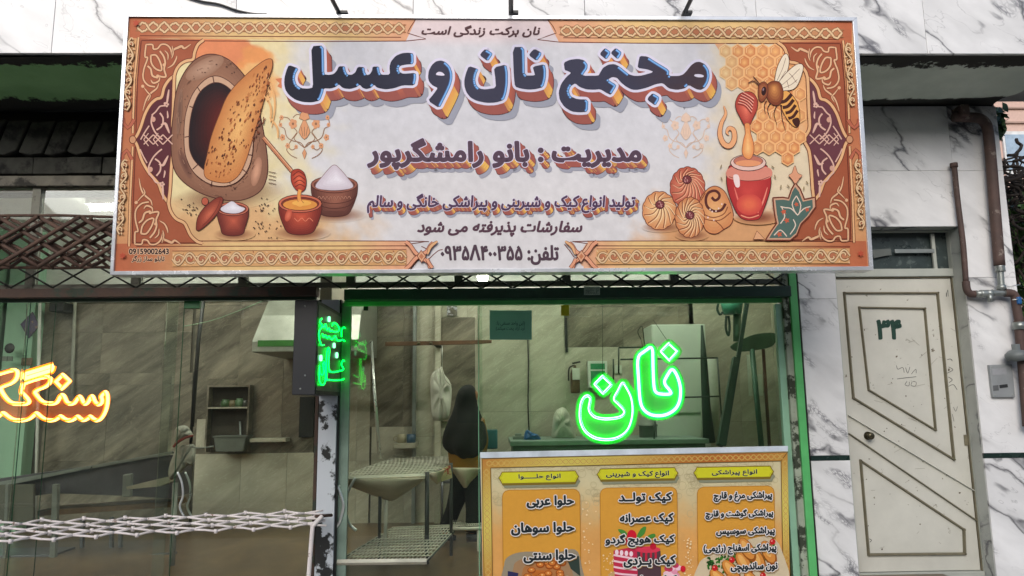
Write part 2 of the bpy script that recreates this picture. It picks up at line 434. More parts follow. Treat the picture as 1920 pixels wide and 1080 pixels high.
# ================================================================ large structure
YF, YW = 5.0, 6.0
ZS = at(960, 97, YF).z                           # underside of the canopy
FLOOR = .2
# unseen house added behind the viewer to dim the reflections in the glass
ob = thing('added_opposite_house', 'plain brick house added unseen behind the viewer to dim glass reflections', 'house', (0, -11, 0))
MB().box(-16, 16, -14, -11, 0, 7.5).build('wall', plain('brick_wall', rgb(128, 112, 98), .9, var=.2, scale=3), ob)
for i in range(7):
    for z in (1.0, 4.3):
        MB().box(-14 + i * 4.3, -12.2 + i * 4.3, -11.0, -10.95, z, z + 1.7).build('window', plain('dark_pane', rgb(52, 58, 62), .1), ob)
asphalt = plain('asphalt', rgb(60, 60, 60), .9, var=.3, scale=30, bump=.4)
m = MB(); m.box(-60, 60, -60, 60, -.3, 0); m.build('ground', asphalt, kind='structure')
m = MB(); m.box(-12, 12, 3.6, 5.98, 0, .15); m.build('pavement', plain('pavement_slab', rgb(188, 186, 180), .85, var=.15, scale=8, bump=.3), kind='structure', bevel=.01)

M_white = marble('white_marble')
M_fas = marble('fascia_marble', base=.79, cover=.34, seedk=53.0)
M_grout = plain('dark_joint', rgb(70, 70, 70), .9)
# canopy slab with marble facing slabs
cano = thing('canopy', 'deep concrete canopy faced with white veined marble running over the whole shopfront', 'canopy', (0, YF, ZS))
def loc(o, parent):                              # keep world place when parented to a moved empty
    return o
m = MB()
XL, XR = -4.6, aty(1862, YW, ZS)
# plastered soffit, sagging slightly towards the wall, edge rounded at the right
nx, ny = 60, 14
vs = []; fs = []
for i in range(nx + 1):
    for j in range(ny + 1):
        x = XL + (XR - XL) * i / nx; y = YF + .05 + (YW + .05 - YF) * j / ny
        vs.append((x, y, ZS + .012 * math.sin(x * 2.1 + j) + .01 * math.sin(y * 9 + x)))
for i in range(nx):
    for j in range(ny): a = i * (ny + 1) + j; fs.append((a, a + ny + 1, a + ny + 2, a + 1))
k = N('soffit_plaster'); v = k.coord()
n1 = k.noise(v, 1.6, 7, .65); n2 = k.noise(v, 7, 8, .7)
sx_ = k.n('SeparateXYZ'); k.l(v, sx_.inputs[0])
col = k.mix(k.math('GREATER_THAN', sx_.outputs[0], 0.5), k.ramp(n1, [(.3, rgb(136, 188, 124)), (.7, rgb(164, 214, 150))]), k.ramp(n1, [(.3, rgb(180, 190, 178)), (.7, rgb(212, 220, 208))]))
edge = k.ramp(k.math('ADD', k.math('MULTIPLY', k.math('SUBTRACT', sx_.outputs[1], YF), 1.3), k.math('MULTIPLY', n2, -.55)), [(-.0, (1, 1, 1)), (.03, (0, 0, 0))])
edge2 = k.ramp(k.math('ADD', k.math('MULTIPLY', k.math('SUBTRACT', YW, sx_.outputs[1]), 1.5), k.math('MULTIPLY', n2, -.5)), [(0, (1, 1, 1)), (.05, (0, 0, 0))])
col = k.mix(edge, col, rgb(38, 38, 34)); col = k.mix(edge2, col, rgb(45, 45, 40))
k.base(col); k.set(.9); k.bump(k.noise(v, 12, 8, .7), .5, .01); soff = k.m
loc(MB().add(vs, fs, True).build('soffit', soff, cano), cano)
loc(MB().box(XL, XR, YF + .05, YW + .3, ZS + .03, ZS + 1.4).build('slab', plain('concrete', (.3, .3, .3)), cano), cano)
xs = [aty(p, YF, ZS + .5) for p in (-260, 107, 445, 775, 1095, 1415, 1727)] + [XR + .4]
for a, b in zip(xs, xs[1:]):
    t = MB().box(a + .0015, b - .0015, YF - .0, YF + .03, ZS - .012, ZS + .80).build('marble_slab', M_fas, cano, bevel=.002, org=(a, YF, ZS))
    t = MB().box(a + .0015, b - .0015, YF - .0, YF + .03, ZS + .803, ZS + 1.4).build('marble_slab', M_fas, cano, bevel=.002, org=(a + .2, YF, ZS + .8))
loc(MB().box(XR - .01, XR + .4, YF + .03, YW, ZS + .04, ZS + 1.4).build('side_slab', plain('concrete', (.3, .3, .3)), cano), cano)
m = MB(); m.tube([at(x, y, YF - .015) for x, y in cr([(330, -12), (375, 2), (410, 8), (445, 20), (475, 26), (500, 27)], 5)], .008, 6)
m.build('cable', plain('black_rubber', rgb(25, 25, 25), .6), None, 'black cable hanging over the marble facing above the left part of the signboard', 'cable')

# ---- marble wall on the right with recessed door
wallr = thing('marble_wall', 'white veined marble wall with a dark band around the cream door', 'wall', (0, 0, 0))
def tile(px0, py0, px1, py1, Y=YW, name='marble_tile', mat=None, ox=0):
    x0, x1, z0, z1 = rect(px0, py0, px1, py1, Y)
    return MB().box(x0 + .001, x1 - .001, Y, Y + .02, z0 + .001, z1 - .001).build(name, mat or M_white, wallr, bevel=.0015, org=(x0 + ox, Y, z0))
XJ0, XJ1 = aty(1516, YW, at(1516, 800, YW).z), aty(1570, YW, 2.4)      # narrow strip left of the door
XP0 = aty(1813, YW, at(1813, 559, YW).z); XP1 = aty(1868, YW, ZS - .05)
def wtile(x0, x1, z0, z1, Y=YW, mat=None, name='marble_tile', o=(0, 0)):
    return MB().box(x0 + .001, x1 - .001, Y, Y + .02, z0 + .001, z1 - .001).build(name, mat or M_white, wallr, bevel=.0015, org=(x0 + o[0], Y, z0 + o[1]))
zband = at(1545, 859, YW).z
M_band = plain('black_granite', rgb(30, 48, 44), .25)
zz = [FLOOR - .2, zband - .02, zband + .02, at(1545, 560, YW).z, at(1545, 515, YW).z + .6, ZS]
for i in range(len(zz) - 1):
    if i == 1: wtile(XJ0, XJ1, zz[1], zz[2], mat=M_band, name='dark_band'); wtile(XP0, XP1, zz[1], zz[2], mat=M_band, name='dark_band')
    else: wtile(XJ0, XJ1, zz[i], zz[i + 1], o=(.3 * i, .2))
zt = at(1680, 425, YW).z                         # top of the door opening
zp = [FLOOR - .2, zband - .02, at(1840, 520, YW).z, at(1840, 320, YW).z, ZS]
for a, b, i in ((zp[0], zp[1], 0), (zband + .02, zp[2], 1), (zp[2], zp[3], 2), (zp[3], zp[4], 3)): wtile(XP0, XP1, a, b, o=(.11 * i, 0))
XT = [aty(1450, YW, 3), aty(1618, YW, 3), XP0]
for a, b in ((zt, at(1700, 320, YW).z), (at(1700, 320, YW).z, ZS)):
    wtile(XJ1, XP0, a, b)
wtile(aty(1450, YW, 3.3), XJ1, zz[3] + .5, ZS)
# solid behind, reveals of the door opening
m = MB(); m.box(XJ0, XJ1, YW + .021, YW + .5, 0, ZS); m.box(XP0 + .02, XP1, YW + .021, YW + .6, 0, ZS + 1); m.box(XJ1, XP0 + .02, YW + .021, YW + .5, zt + .02, ZS)
m.build('masonry_core', plain('concrete', (.3, .3, .3)), wallr)
M_rev = marble('grey_marble', base=.5, tint=(.98, 1.02, .97))
MB().box(XP0, XP0 + .02, YW + .021, YW + .30, 0, zt).build('reveal_slab', M_rev, wallr, org=(XP0, YW, 0))
MB().box(XJ1 - .02, XJ1, YW + .021, YW + .30, 0, zt).build('reveal_slab', M_rev, wallr, org=(XJ1, YW, 0))
MB().box(XJ1, XP0, YW + .021, YW + .30, zt, zt + .02).build('reveal_slab', M_rev, wallr, org=(XJ1, YW, zt))
MB().box(XJ0 - .2, XP1, YW - .05, YW + .6, 0, FLOOR - .14).build('door_step', plain('concrete', (.3, .3, .3)), wallr)
# side of the pilaster turning the corner
MB().box(XP1 - .02, XP1, YW + .021, YW + 2.5, 0, ZS).build('marble_tile', M_white, wallr, org=(XP1, YW, 0))

# ---- cream door
YD = YW + .17
M_cream = plain('cream_paint', rgb(198, 197, 187), .45, var=.07, scale=4, wear=rgb(120, 112, 95), wscale=13, wcut=(.665, .69))
M_frame = plain('frame_paint', rgb(172, 176, 168), .5, var=.07, scale=5, wear=rgb(110, 105, 90), wscale=16, wcut=(.67, .7))
M_mould = plain('moulding_paint', rgb(112, 106, 86), .5, var=.2, scale=14)
dr = thing('entrance_door', 'cream painted metal door with brown mouldings and the green number on it', 'door', (0, YD, FLOOR))
def dq(name, pts, Y, dy, mat, bevel=.002):
    mb = MB(); pquad(mb, pts, Y, dy); return loc(mb.build(name, mat, dr, bevel=bevel), dr)
dx0, dx1 = aty(1576, YD, 2.0), aty(1800, YD, 2.0)
zdt = at(1680, 522, YD).z
zft = at(1680, 431, YD).z
fw = .05
X0 = XJ1 + .004; X1 = XP0 - .004
XD1 = at(1783, 530, YD).x
m = MB(); m.box(X0, dx0 - .003, YD - .03, YD + .05, FLOOR, zft); loc(m.build('frame_post', M_frame, dr, bevel=.004), dr)
m = MB(); m.box(XD1 + .012, X1, YD - .03, YD + .05, FLOOR, zft); loc(m.build('frame_post', M_frame, dr, bevel=.004), dr)
m = MB(); m.box(XD1 + .001, XD1 + .012, YD - .012, YD + .05, FLOOR, zdt); loc(m.build('brown_stop', M_mould, dr), dr)
m = MB(); m.box(dx0 - .002, XD1 + .012, YD - .03, YD + .05, zdt + .012, at(1680, 505, YD).z); loc(m.build('frame_rail', M_frame, dr, bevel=.004), dr)
m = MB(); m.box(dx0 - .002, XD1, YD - .012, YD + .05, zdt, zdt + .012); loc(m.build('brown_stop', M_mould, dr), dr)
m = MB(); m.box(dx0 - .002, XD1 + .012, YD - .03, YD + .05, at(1680, 436, YD).z, zt - .003); loc(m.build('frame_rail', M_frame, dr, bevel=.004), dr)
leaf = loc(MB().box(dx0 + .002, XD1 - .002, YD, YD + .045, FLOOR + .016, zdt - .003).build('door_leaf', M_cream, dr, bevel=.003), dr)
def c8(L): return [(1400 + x / 1.862, 500 + y / 1.862) for x, y in L]
def mould(pts, closed=True, r=.011, nm='moulding', mat=None):
    m = MB(); P = [at(x, y, YD - .002) for x, y in c8(pts)]
    segs = list(zip(P, P[1:] + P[:1])) if closed else list(zip(P, P[1:]))
    for a, b in segs:
        d = (b - a).normalized(); w = Vector((-d.z, 0, d.x)) * r; a2 = a - d * r * .8; b2 = b + d * r * .8
        yy = Vector((0, -.02, 0)); y0 = Vector((0, .004, 0))
        m.add([a2 + w + y0, a2 - w + y0, b2 - w + y0, b2 + w + y0, a2 + w * .45 + yy, a2 - w * .45 + yy, b2 - w * .45 + yy, b2 + w * .45 + yy],
              [(4, 5, 6, 7), (0, 4, 7, 3), (1, 2, 6, 5), (0, 1, 5, 4), (3, 7, 6, 2)])
    return loc(m.build(nm, mat or M_mould, dr), dr)
mould([(340, 92), (665, 92), (722, 672), (372, 458)])
mould([(392, 142), (620, 146), (658, 570), (425, 430)], r=.009)
mould([(397, 677), (757, 917), (760, 1002), (425, 1005)])
mould([(357, 583), (800, 885)], False, .006)
mould([(355, 520), (790, 780)], False, .004, 'crease', M_cream)
m = MB(); kc = at(1627, 817, YD); m.lathe([(.034, 0), (.034, -.008), (.016, -.012), (.014, -.03), (.027, -.042), (.03, -.055), (.024, -.066), (.008, -.069), (.0, -.069)], kc, 'Y', 18)
loc(m.build('door_knob', plain('worn_brass', rgb(90, 84, 66), .35, .8), dr), dr)
m = MB(); m.box(XD1 - .03, XD1 - .0, YD - .008, YD - .002, at(1830, 835, YD).z, at(1830, 815, YD).z); loc(m.build('hinge', M_mould, dr), dr)
m = MB(); m.box(X0, X1, YD - .035, YD + .05, FLOOR - .138, FLOOR + .012); loc(m.build('door_sill', M_frame, dr, bevel=.004), dr)
# transom light
MG_old = glass('old_glass', (.35, .4, .4), .10, 1, (.16, .18, .18))
x0, x1, z0, z1 = rect(1622, 440, 1784, 500, YD)
x0 = dx0
loc(MB().box(x0, XD1 + .012, YD + .02, YD + .024, at(1680, 505, YD).z, at(1680, 436, YD).z).build('transom_glass', plain('dusty_dark_glass', rgb(52, 62, 62), .3, var=.35, scale=8, wear=rgb(88, 98, 96), wscale=14), dr), dr)
m = MB(); pbox(m, 1749, 438, 1755, 508, YD - .02, .02); loc(m.build('transom_bar', M_frame, dr), dr)
m = MB(); pbox(m, 1678, 467, 1752, 474, YD - .028, .008); loc(m.build('transom_bolt', plain('galvanised', rgb(150, 155, 152), .4, .7), dr), dr)
m = MB(); pquad(m, [(1636, 468), (1670, 466), (1672, 478), (1658, 480), (1638, 484)], YD - .01, .004); loc(m.build('transom_rag', plain('grey_rag', rgb(95, 100, 98), .8), dr), dr)
art = Art(lambda x, y, h: at(x, y, YD - .0015 - h), mat=attr_mat('door_print', .5))
art.text('۳۴', (1643, 599, 1691, 637), (38, 66, 56), off=.045, base=.045)
for L, w in (([(523, 345), (528, 358), (545, 352), (550, 370)], 1), ([(555, 352), (562, 372), (570, 350)], 1), ([(575, 375), (590, 358), (592, 372)], 1), ([(525, 392), (555, 388), (592, 384)], 1.1), ([(560, 400), (553, 412), (566, 416), (568, 402)], 1), ([(578, 402), (574, 414), (588, 417), (592, 404), (580, 400)], 1),
             ([(700, 325), (712, 322), (718, 330)], 1.2), ([(705, 350), (720, 360), (700, 372)], 1.2), ([(704, 385), (718, 395), (706, 405)], 1.2), ([(705, 418), (722, 412), (735, 430)], 1.2), ([(697, 90), (697, 105), (702, 80), (704, 104)], 1), ([(722, 490), (730, 505), (736, 488)], 1.), ([(718, 515), (724, 540)], 1.), ([(428, 950), (436, 955), (430, 962)], 1.5)):
    P = cr(c8(L), 4); art.stroke(P, w * .8, (75, 78, 76))
loc(art.flush('painted_number', dr), dr)
art = Art(lambda x, y, h: at(x, y, YD - .0012 - h), mat=attr_mat('door_print', .5)); random.seed(21)
for i in range(50):
    x, y = random.uniform(1590, 1800), random.uniform(540, 1060)
    if x < 1580 + (y - 520) * .08 or x > 1780 + (y - 520) * .10: continue
    r = random.choice([.6, .8, 1.0, 1.6]); art.ell(x, y, r * random.uniform(.6, 1.8), r, random.choice([(96, 88, 74), (120, 112, 98), (70, 64, 56)]), random.uniform(0, 3), 7)
for i in range(26):
    x, y = random.uniform(1600, 1790), random.uniform(600, 1050); a = random.uniform(-.9, .9); L = random.uniform(5, 22); art.stroke([(x, y), (x + L * math.cos(a), y + L * math.sin(a))], .6, (150, 146, 134))
loc(art.flush('paint_chips', dr), dr)

# ---- shop building shell: left masonry wall band, jambs, interior rooms
YB = 9.2                                          # back wall of the shop rooms
CEIL = 3.75
shell = thing('shop_room', 'tiled bakery room behind the glass with grey brown stone walls and pale ceiling', 'room', (0, YW, FLOOR))
M_cw = plain('white_plaster', rgb(205, 208, 200), .8, var=.06, scale=3)
loc(MB().box(-7, 3.6, YW + .3, YB + .3, CEIL, CEIL + .1).build('ceiling', M_cw, shell), shell)
M_fl = tile_stone('brown_floor', rgb(84, 62, 38), rgb(122, 96, 62), rough=.3)
loc(MB().box(-7, 3.6, YW + .02, YB + .3, FLOOR - .1, FLOOR).build('floor', M_fl, shell), shell)
M_t1 = tile_stone('dark_stone_tile', rgb(76, 71, 60), rgb(150, 141, 124))
M_t2 = tile_stone('pale_stone_tile', rgb(158, 154, 138), rgb(194, 188, 170))
M_t3 = tile_stone('cream_stone_tile', rgb(172, 166, 148), rgb(208, 202, 184))
def wall_tiles(px0, px1, py0, py1, Y, mat, w=.6, h=.9, j=.0015, nm='wall_tile'):
    x0, x1, z0, z1 = rect(px0, py0, px1, py1, Y)
    z = z0
    while z < z1 - .01:
        zt_ = min(z + h, z1); x = x0
        while x < x1 - .01:
            xt = min(x + w, x1)
            t = MB().box(x + j, xt - j, Y, Y + .02, z + j, zt_ - j).build(nm, mat, shell, org=(x, Y, z))
            x = xt
        z = zt_
loc(MB().box(-7.2, 3.6, YB + .03, YB + .2, 0, 4.2).build('back_wall', plain('wall_mortar', rgb(88, 84, 74), .8), shell), shell)
loc(MB().box(-7.2, -7.0, YW, YB + .2, 0, 4.2).build('end_wall', M_cw, shell), shell)
XRW = 3.52
loc(MB().box(XRW, XRW + .15, YW + .62, YB + .03, 0, 4.2).build('end_wall', M_t2, shell), shell)

zpl = at(800, 562, YB).z
MB().box(-7, XRW, YB - .028, YB + .02, zpl, CEIL).build('upper_plaster', M_cw, shell)
# ---- old masonry and window band above the left shop window
lw = thing('masonry_wall', 'sooty stone block wall with a slanted corbel row above the left shop windows', 'wall', (-3, YW, 3))
M_soot = plain('sooty_stone', rgb(62, 62, 57), .95, var=.35, scale=9, bump=.6, bscale=30, wear=rgb(26, 26, 25), wscale=5, wcut=(.5, .62))
xr = at(1528, 300, YW).x
m = MB(); x0, x1, z0, z1 = rect(-200, 200, 1528, 342, YW + .1); m.box(-5, xr, YW + .1, YW + .4, at(100, 346, YW).z, ZS); m.build('wall_core', plain('black_soot', rgb(36, 36, 34), .95, var=.4, bump=.6), lw)
x = -130; i = 0
while x < 700:                                   # level course of blocks
    w = random.uniform(52, 66); p = MB()
    a = at(x + 1.5, 294 + random.uniform(-1, 1), YW); b = at(x + w - 1.5, 325, YW)
    p.box(a.x, b.x, YW + random.uniform(-.01, .015), YW + .2, b.z, a.z); p.build('stone_block', M_soot, lw, bevel=.008); x += w
x = -150
while x < 700:                                   # slanted corbel stones
    w = random.uniform(42, 50); s_ = 24
    P = [(x + s_, 226 + random.uniform(-3, 3)), (x + w + s_ - 4, 224 + random.uniform(-3, 3)), (x + w - 6, 284 + random.uniform(-3, 3)), (x + w / 2 - 6, 290), (x - 2, 286 + random.uniform(-3, 3))]
    mb = MB(); pquad(mb, P, YW - .02 + random.uniform(-.02, .02), .2); mb.build('corbel_stone', M_soot, lw, bevel=.012); x += w
m = MB(); pbox(m, -200, 327, 1500, 346, YW - .02, .2); m.build('plaster_lintel', plain('dirty_lintel', rgb(112, 108, 98), .9, var=.3, scale=8, bump=.5, wear=rgb(50, 48, 44), wscale=6, wcut=(.52, .6)), lw, bevel=.006)

# window band behind the rusty gate: steel frames with clear panes
M_steel = plain('grey_window_paint', rgb(112, 112, 100), .6, var=.2, scale=12, wear=rgb(60, 58, 50), wscale=12)
G_in = glass('clear_pane', (.93, .97, .95), .03, 1, (.5, .58, .55))
fb = thing('fanlight', 'row of grey steel framed fanlight panes under the sooty stone blocks', 'window', (-3, YW, 2.8))
zt_, zb_ = at(100, 345, YW + .05).z, at(100, 541, YW + .05).z
xs = [at(p, 440, YW + .05).x for p in (-200, -110, 66, 262, 460, 660, 860, 1060, 1260, 1478)]
for i, X in enumerate(xs):
    m = MB(); m.box(X - .035, X + .035, YW + .02, YW + .09, zb_, zt_); m.build('mullion', M_steel, fb, bevel=.004)
for z in (zt_ - .03, zb_ + .0):
    m = MB(); m.box(xs[0], xs[-1], YW + .025, YW + .085, z - .012, z + .03); m.build('rail', M_steel, fb, bevel=.004)
for a, b in zip(xs, xs[1:]):
    m = MB(); m.box(a + .036, b - .036, YW + .05, YW + .054, zb_ + .031, zt_ - .043); m.build('pane', G_in, fb)

# ---- header beams
M_rust = plain('rusty_paint', rgb(62, 44, 34), .75, var=.35, scale=10, bump=.4, wear=rgb(34, 46, 34), wscale=8, wcut=(.5, .6))
M_dgreen = plain('dark_green_paint', rgb(24, 54, 42), .45, var=.25, scale=8, wear=rgb(110, 120, 108), wscale=26, wcut=(.70, .72))
M_green = plain('green_paint', rgb(88, 176, 104), .4, var=.12, scale=6, wear=rgb(120, 130, 118), wscale=12, wcut=(.68, .72))
M_lgreen = plain('pale_green_aluminium', rgb(150, 196, 168), .35, .2, var=.08)
fr = thing('shopfront_frame', 'green and rust painted steel frame around the bakery glass', 'shopfront frame', (0, YW, FLOOR))
m = MB(); pbox(m, -260, 540, 592, 557, YW - .08, .14); m.build('rusty_beam', M_rust, fr, bevel=.004)
m = MB(); pbox(m, -260, 557.5, 592, 565, YW + .0, .05); m.build('green_track', M_dgreen, fr, bevel=.003)
m = MB(); pbox(m, 645, 539, 1484, 559, YW - .09, .15); m.build('dark_beam', M_dgreen, fr, bevel=.004)
m = MB(); pbox(m, 645, 560, 1470, 570, YW + .02, .05); m.build('green_track', M_green, fr, bevel=.003)
# right jamb: pale aluminium strip, peeled plaster, bright green post
zj = at(1490, 505, YW).z
def vstrip(nm, pa, pb, Y, dy, mat, z0=FLOOR - .1, z1=None, bev=.003):
    z1 = z1 or at(1480, 512, Y).z; zr = at(1500, 800, Y).z
    return MB().box(aty(pa, Y, zr), aty(pb, Y, zr), Y, Y + dy, z0, z1).build(nm, mat, fr, bevel=bev)
vstrip('green_post', 1499, 1513, YW - .035, .06, M_green)
M_peel = plain('peeled_plaster', rgb(150, 158, 142), .9, var=.2, scale=8, bump=.6, wear=rgb(54, 60, 48), wscale=5, wcut=(.5, .54))
vstrip('plaster_edge', 1485, 1498.5, YW - .01, .08, M_peel, bev=.006)
vstrip('aluminium_strip', 1469, 1484.5, YW + .03, .05, M_lgreen, z1=at(1470, 569, YW).z)
vstrip('black_gap', 1513, 1515.5, YW + .005, .05, plain('black_gap', (.01, .01, .01)))
# left post between the two shop windows: black with flaking white paint
M_flake = plain('flaking_white_paint', rgb(24, 26, 26), .6, var=.2, wear=rgb(186, 192, 198), wscale=3.2, wcut=(.46, .49), bump=.5)
def lstrip(nm, pa, pb, Y, dy, mat, py=900, z1=None):
    zr = at(600, py, Y).z; z1 = z1 or at(600, 562, Y).z
    return MB().box(aty(pa, Y, zr), aty(pb, Y, zr), Y, Y + dy, FLOOR - .1, z1).build(nm, mat, fr, bevel=.003)
lstrip('flaking_post', 594, 628, YW - .03, .10, M_flake)
lstrip('pale_post_edge', 633, 652, YW + .045, .03, plain('grey_green_strip', rgb(120, 140, 128), .4), z1=at(640, 566, YW).z)
lstrip('dark_post_edge', 628.5, 632.5, YW - .0, .09, plain('black_gap', (.01, .01, .01)))
lstrip('rusty_angle', 587, 593.5, YW + .0, .05, M_rust)

# ---- lattices
def lattice(nm, quadfn, nu, nv, r, mat, parent, seg=5, wob=0.0, kink=False):
    """crossing rods in a diamond net over a patch quadfn(u,v)->3-D; every rod is a part"""
    for d in (1, -1):
        for i in range(-nv, nu + 1):
            P = []
            for k in range(nv * 2 + 1):
                v = k / (nv * 2); u = (i + v * nv) / nu if d > 0 else (i + nv - v * nv) / nu
                if -1e-6 <= u <= 1 + 1e-6:
                    p = Vector(quadfn(u, v)); p.y += (-.5 if d > 0 else .5) * r * 1.6
                    if wob: p += Vector((random.uniform(-wob, wob), random.uniform(-wob, wob), random.uniform(-wob, wob)))
                    P.append(p)
            if len(P) > 1:
                mb = MB(); mb.tube(P, r, seg, smooth=True); mb.build('lattice_bar', mat, parent)
def bil(a, b, c, d): return lambda u, v: (Vector(a) * (1 - u) + Vector(b) * u) * (1 - v) + (Vector(d) * (1 - u) + Vector(c) * u) * v
M_iron = plain('dark_iron', rgb(40, 44, 38), .7, var=.3, bump=.3)
M_rusti = plain('rusty_iron', rgb(78, 58, 48), .8, var=.35, scale=14, bump=.4)
hl = thing('header_lattice', 'thin dark diamond grille fixed over the fanlight panes', 'grille', (-1, YW, 2.7))
lattice('bar', bil(at(-215, 540, YW - .04), at(640, 540, YW - .04), at(640, 496, YW - .04), at(-215, 496, YW - .04)), 11, 1, .008, M_iron, hl)
hl2 = thing('header_lattice', 'dark diamond grille between the signboard and the dark green beam', 'grille', (1, YW, 2.7))
lattice('bar', bil(at(668, 541, YW - .04), at(1482, 541, YW - .04), at(1482, 505, YW - .04), at(668, 505, YW - .04)), 14, 1, .008, M_iron, hl2)
# rusty folded gate, several crumpled layers
rg = thing('rusty_gate', 'rusty folded scissor gate bunched below the sooty stone blocks', 'gate', (-3, YW - .2, 2.9))
for q, (yo, ph, w, nu_, r_) in enumerate(((-.30, 0, 0, 12, .017), (-.24, 24, .006, 12, .014), (-.17, -14, .008, 11, .013), (-.10, 12, .01, 13, .012))):
    a, b, c, d = at(-240 + ph, 500, YW + yo), at(690 + ph, 503, YW + yo), at(690 + ph, 407 + q * 3, YW + yo), at(-240 + ph, 407 + q * 3, YW + yo)
    lattice('bar', bil(a, b, c, d), nu_, 2, r_, M_rusti, rg, 5, w + .003)
for y_ in (405, 501):
    m = MB(); m.tube(cr([at(x, y_ + random.uniform(-2, 2), YW - .2 + random.uniform(-.05, .05)) for x in range(-240, 700, 60)], 3), .012, 6); m.build('gate_rail', M_rusti, rg)

# folded white scissor gate in front of the left window
M_wlat = plain('white_painted_iron', rgb(222, 214, 212), .6, var=.12, wear=rgb(124, 96, 78), wscale=17, wcut=(.60, .66))
wg = thing('white_gate', 'white folded scissor gate lying level across the left shop window', 'gate', (-2, 5.4, .75))
A_, B_, C_, D_ = at(-330, 1034, 4.95), at(612, 985, 5.72), at(606, 956, 5.9), at(-330, 990, 5.55)
qf = bil(A_, B_, C_, D_)
NR, NZ = 6, 12
for j in range(NR):                              # zig-zag bars: each row meets the next at the rivets
    P = []
    for k in range(NZ * 2 + 1):
        u = k / (NZ * 2); t = (j + ((k + j) % 2) * .96 + .02) / NR
        p = Vector(qf(u, t)); p.z += random.uniform(-.004, .004); P.append(p)
    for sgm in range(0, len(P) - 1, 1):
        a, b = P[sgm], P[sgm + 1]; mb = MB(); mb.tube([a, a.lerp(b, .5) + Vector((0, 0, random.uniform(-.004, .004))), b], .0082, 6); mb.build('gate_bar', M_wlat, wg)
        if sgm % 2 == 0: mb = MB(); mb.lathe([(.0, -.014), (.013, -.014), (.013, .014), (0, .014)], a, 'Z', 8); mb.build('rivet', M_wlat, wg)
m = MB(); pL = [at(604, 968, 5.75), at(588, 985, 5.7), at(585, 1000, 5.7), at(575, 1130, 5.7)]; m.tube(cr(pL, 5), .017, 8); m.build('gate_leg', M_wlat, wg)
m = MB(); m.tube([at(592, 968, 5.74), at(622, 966, 5.9)], .012, 8); m.build('gate_bolt', M_rusti, wg)

# ---- projecting box sign at the post
bx = thing('box_sign', 'black projecting box sign with green glowing letters on its side', 'sign', (0, 5.3, 2.1))
YN, YFR = 5.15, 6.0
pa = at(593, 562, YN); pb = at(593, 740, YN); pl = at(550, 650, YN)
X1 = (pa.x + pb.x) / 2; X0 = pl.x; ZT = pa.z; ZB = pb.z
M_bk = plain('black_sheet', rgb(20, 24, 30), .5, var=.15, scale=5, bump=.1)
MB().box(X0, X1, YN, YFR - .02, ZB, ZT).build('sign_box', M_bk, bx, bevel=.004)
M_face = plain('green_face', rgb(40, 62, 50), .35, var=.1)
MB().box(X1, X1 + .004, YN + .03, YFR - .05, ZB + .03, ZT - .03).build('sign_face', M_face, bx)
MB().box(X0 - .004, X0, YN + .03, YFR - .05, ZB + .03, ZT - .03).build('sign_face', M_face, bx)
for x, y in ((572, 574), (572, 704), (563, 729)):
    m = MB(); m.lathe([(0, -.004), (.005, -.003), (.007, 0)], at(x, y, YN - .001), 'Y', 8); m.build('screw', plain('galvanised', rgb(150, 155, 152), .4, .7), bx)
E_g = emit('green_led', (.0, 1, .05), 5)
E_gc = emit('green_led_core', (.2, 1, .4), 2.5)
LS = [([(325, 255), (305, 290), (330, 330), (300, 380), (298, 450), (320, 520), (348, 522)], 0), ([(330, 330), (350, 345), (365, 310), (378, 370), (400, 350), (410, 385), (430, 375)], 0),
      ([(430, 330), (452, 298), (492, 332), (502, 372), (470, 392), (430, 380)], 0), ([(330, 410), (345, 440), (362, 425), (380, 455), (398, 435), (430, 468), (462, 430), (478, 470), (505, 482), (535, 470), (562, 482), (576, 440), (570, 370), (547, 345), (526, 380), (527, 440)], 0),
      ([(402, 565), (376, 600), (374, 850), (400, 876), (530, 876), (565, 830), (568, 730), (545, 678), (525, 720), (545, 760), (525, 782), (402, 782)], 1),
      ([(303, 730), (298, 860), (318, 922), (350, 916), (362, 850), (355, 700), (335, 720), (345, 790), (330, 828), (305, 800)], 1)]
def face(x, y, o): return atx(540 + x / 5.4, 550 + y / 5.4, X1 + .004) + Vector((o, 0, 0))
for side in (0,):
    for L, cl in LS:
        P = [face(x, y, .012) for x, y in cr(L, 5, bool(cl))]
        if side: P = [Vector((2 * X0 - p.x + (X1 - X0), p.y, p.z)) if False else Vector((X0 - .006, p.y, p.z)) for p in P]
        m = MB(); m.tube(P, .005 if not side else .0035, 6, closed=bool(cl)); m.build('glowing_letter', E_g, bx)
    for x, y, r in ((408, 262, .02), (460, 528, .02), (487, 627, .022), (325, 655, .022)):
        p = face(x, y, .006)
        if side: p = Vector((X0 - .002, p.y, p.z)); r *= .3
        m = MB(); m.lathe([(0, -.006), (r, -.006), (r, .006), (0, .006)], p, 'X', 14); m.build('glowing_dot', E_gc, bx)
MB().box(X0 + .05, X1 - .03, YFR - .02, YFR + .03, ZB + .1, ZT - .1).build('bracket', M_iron, bx)

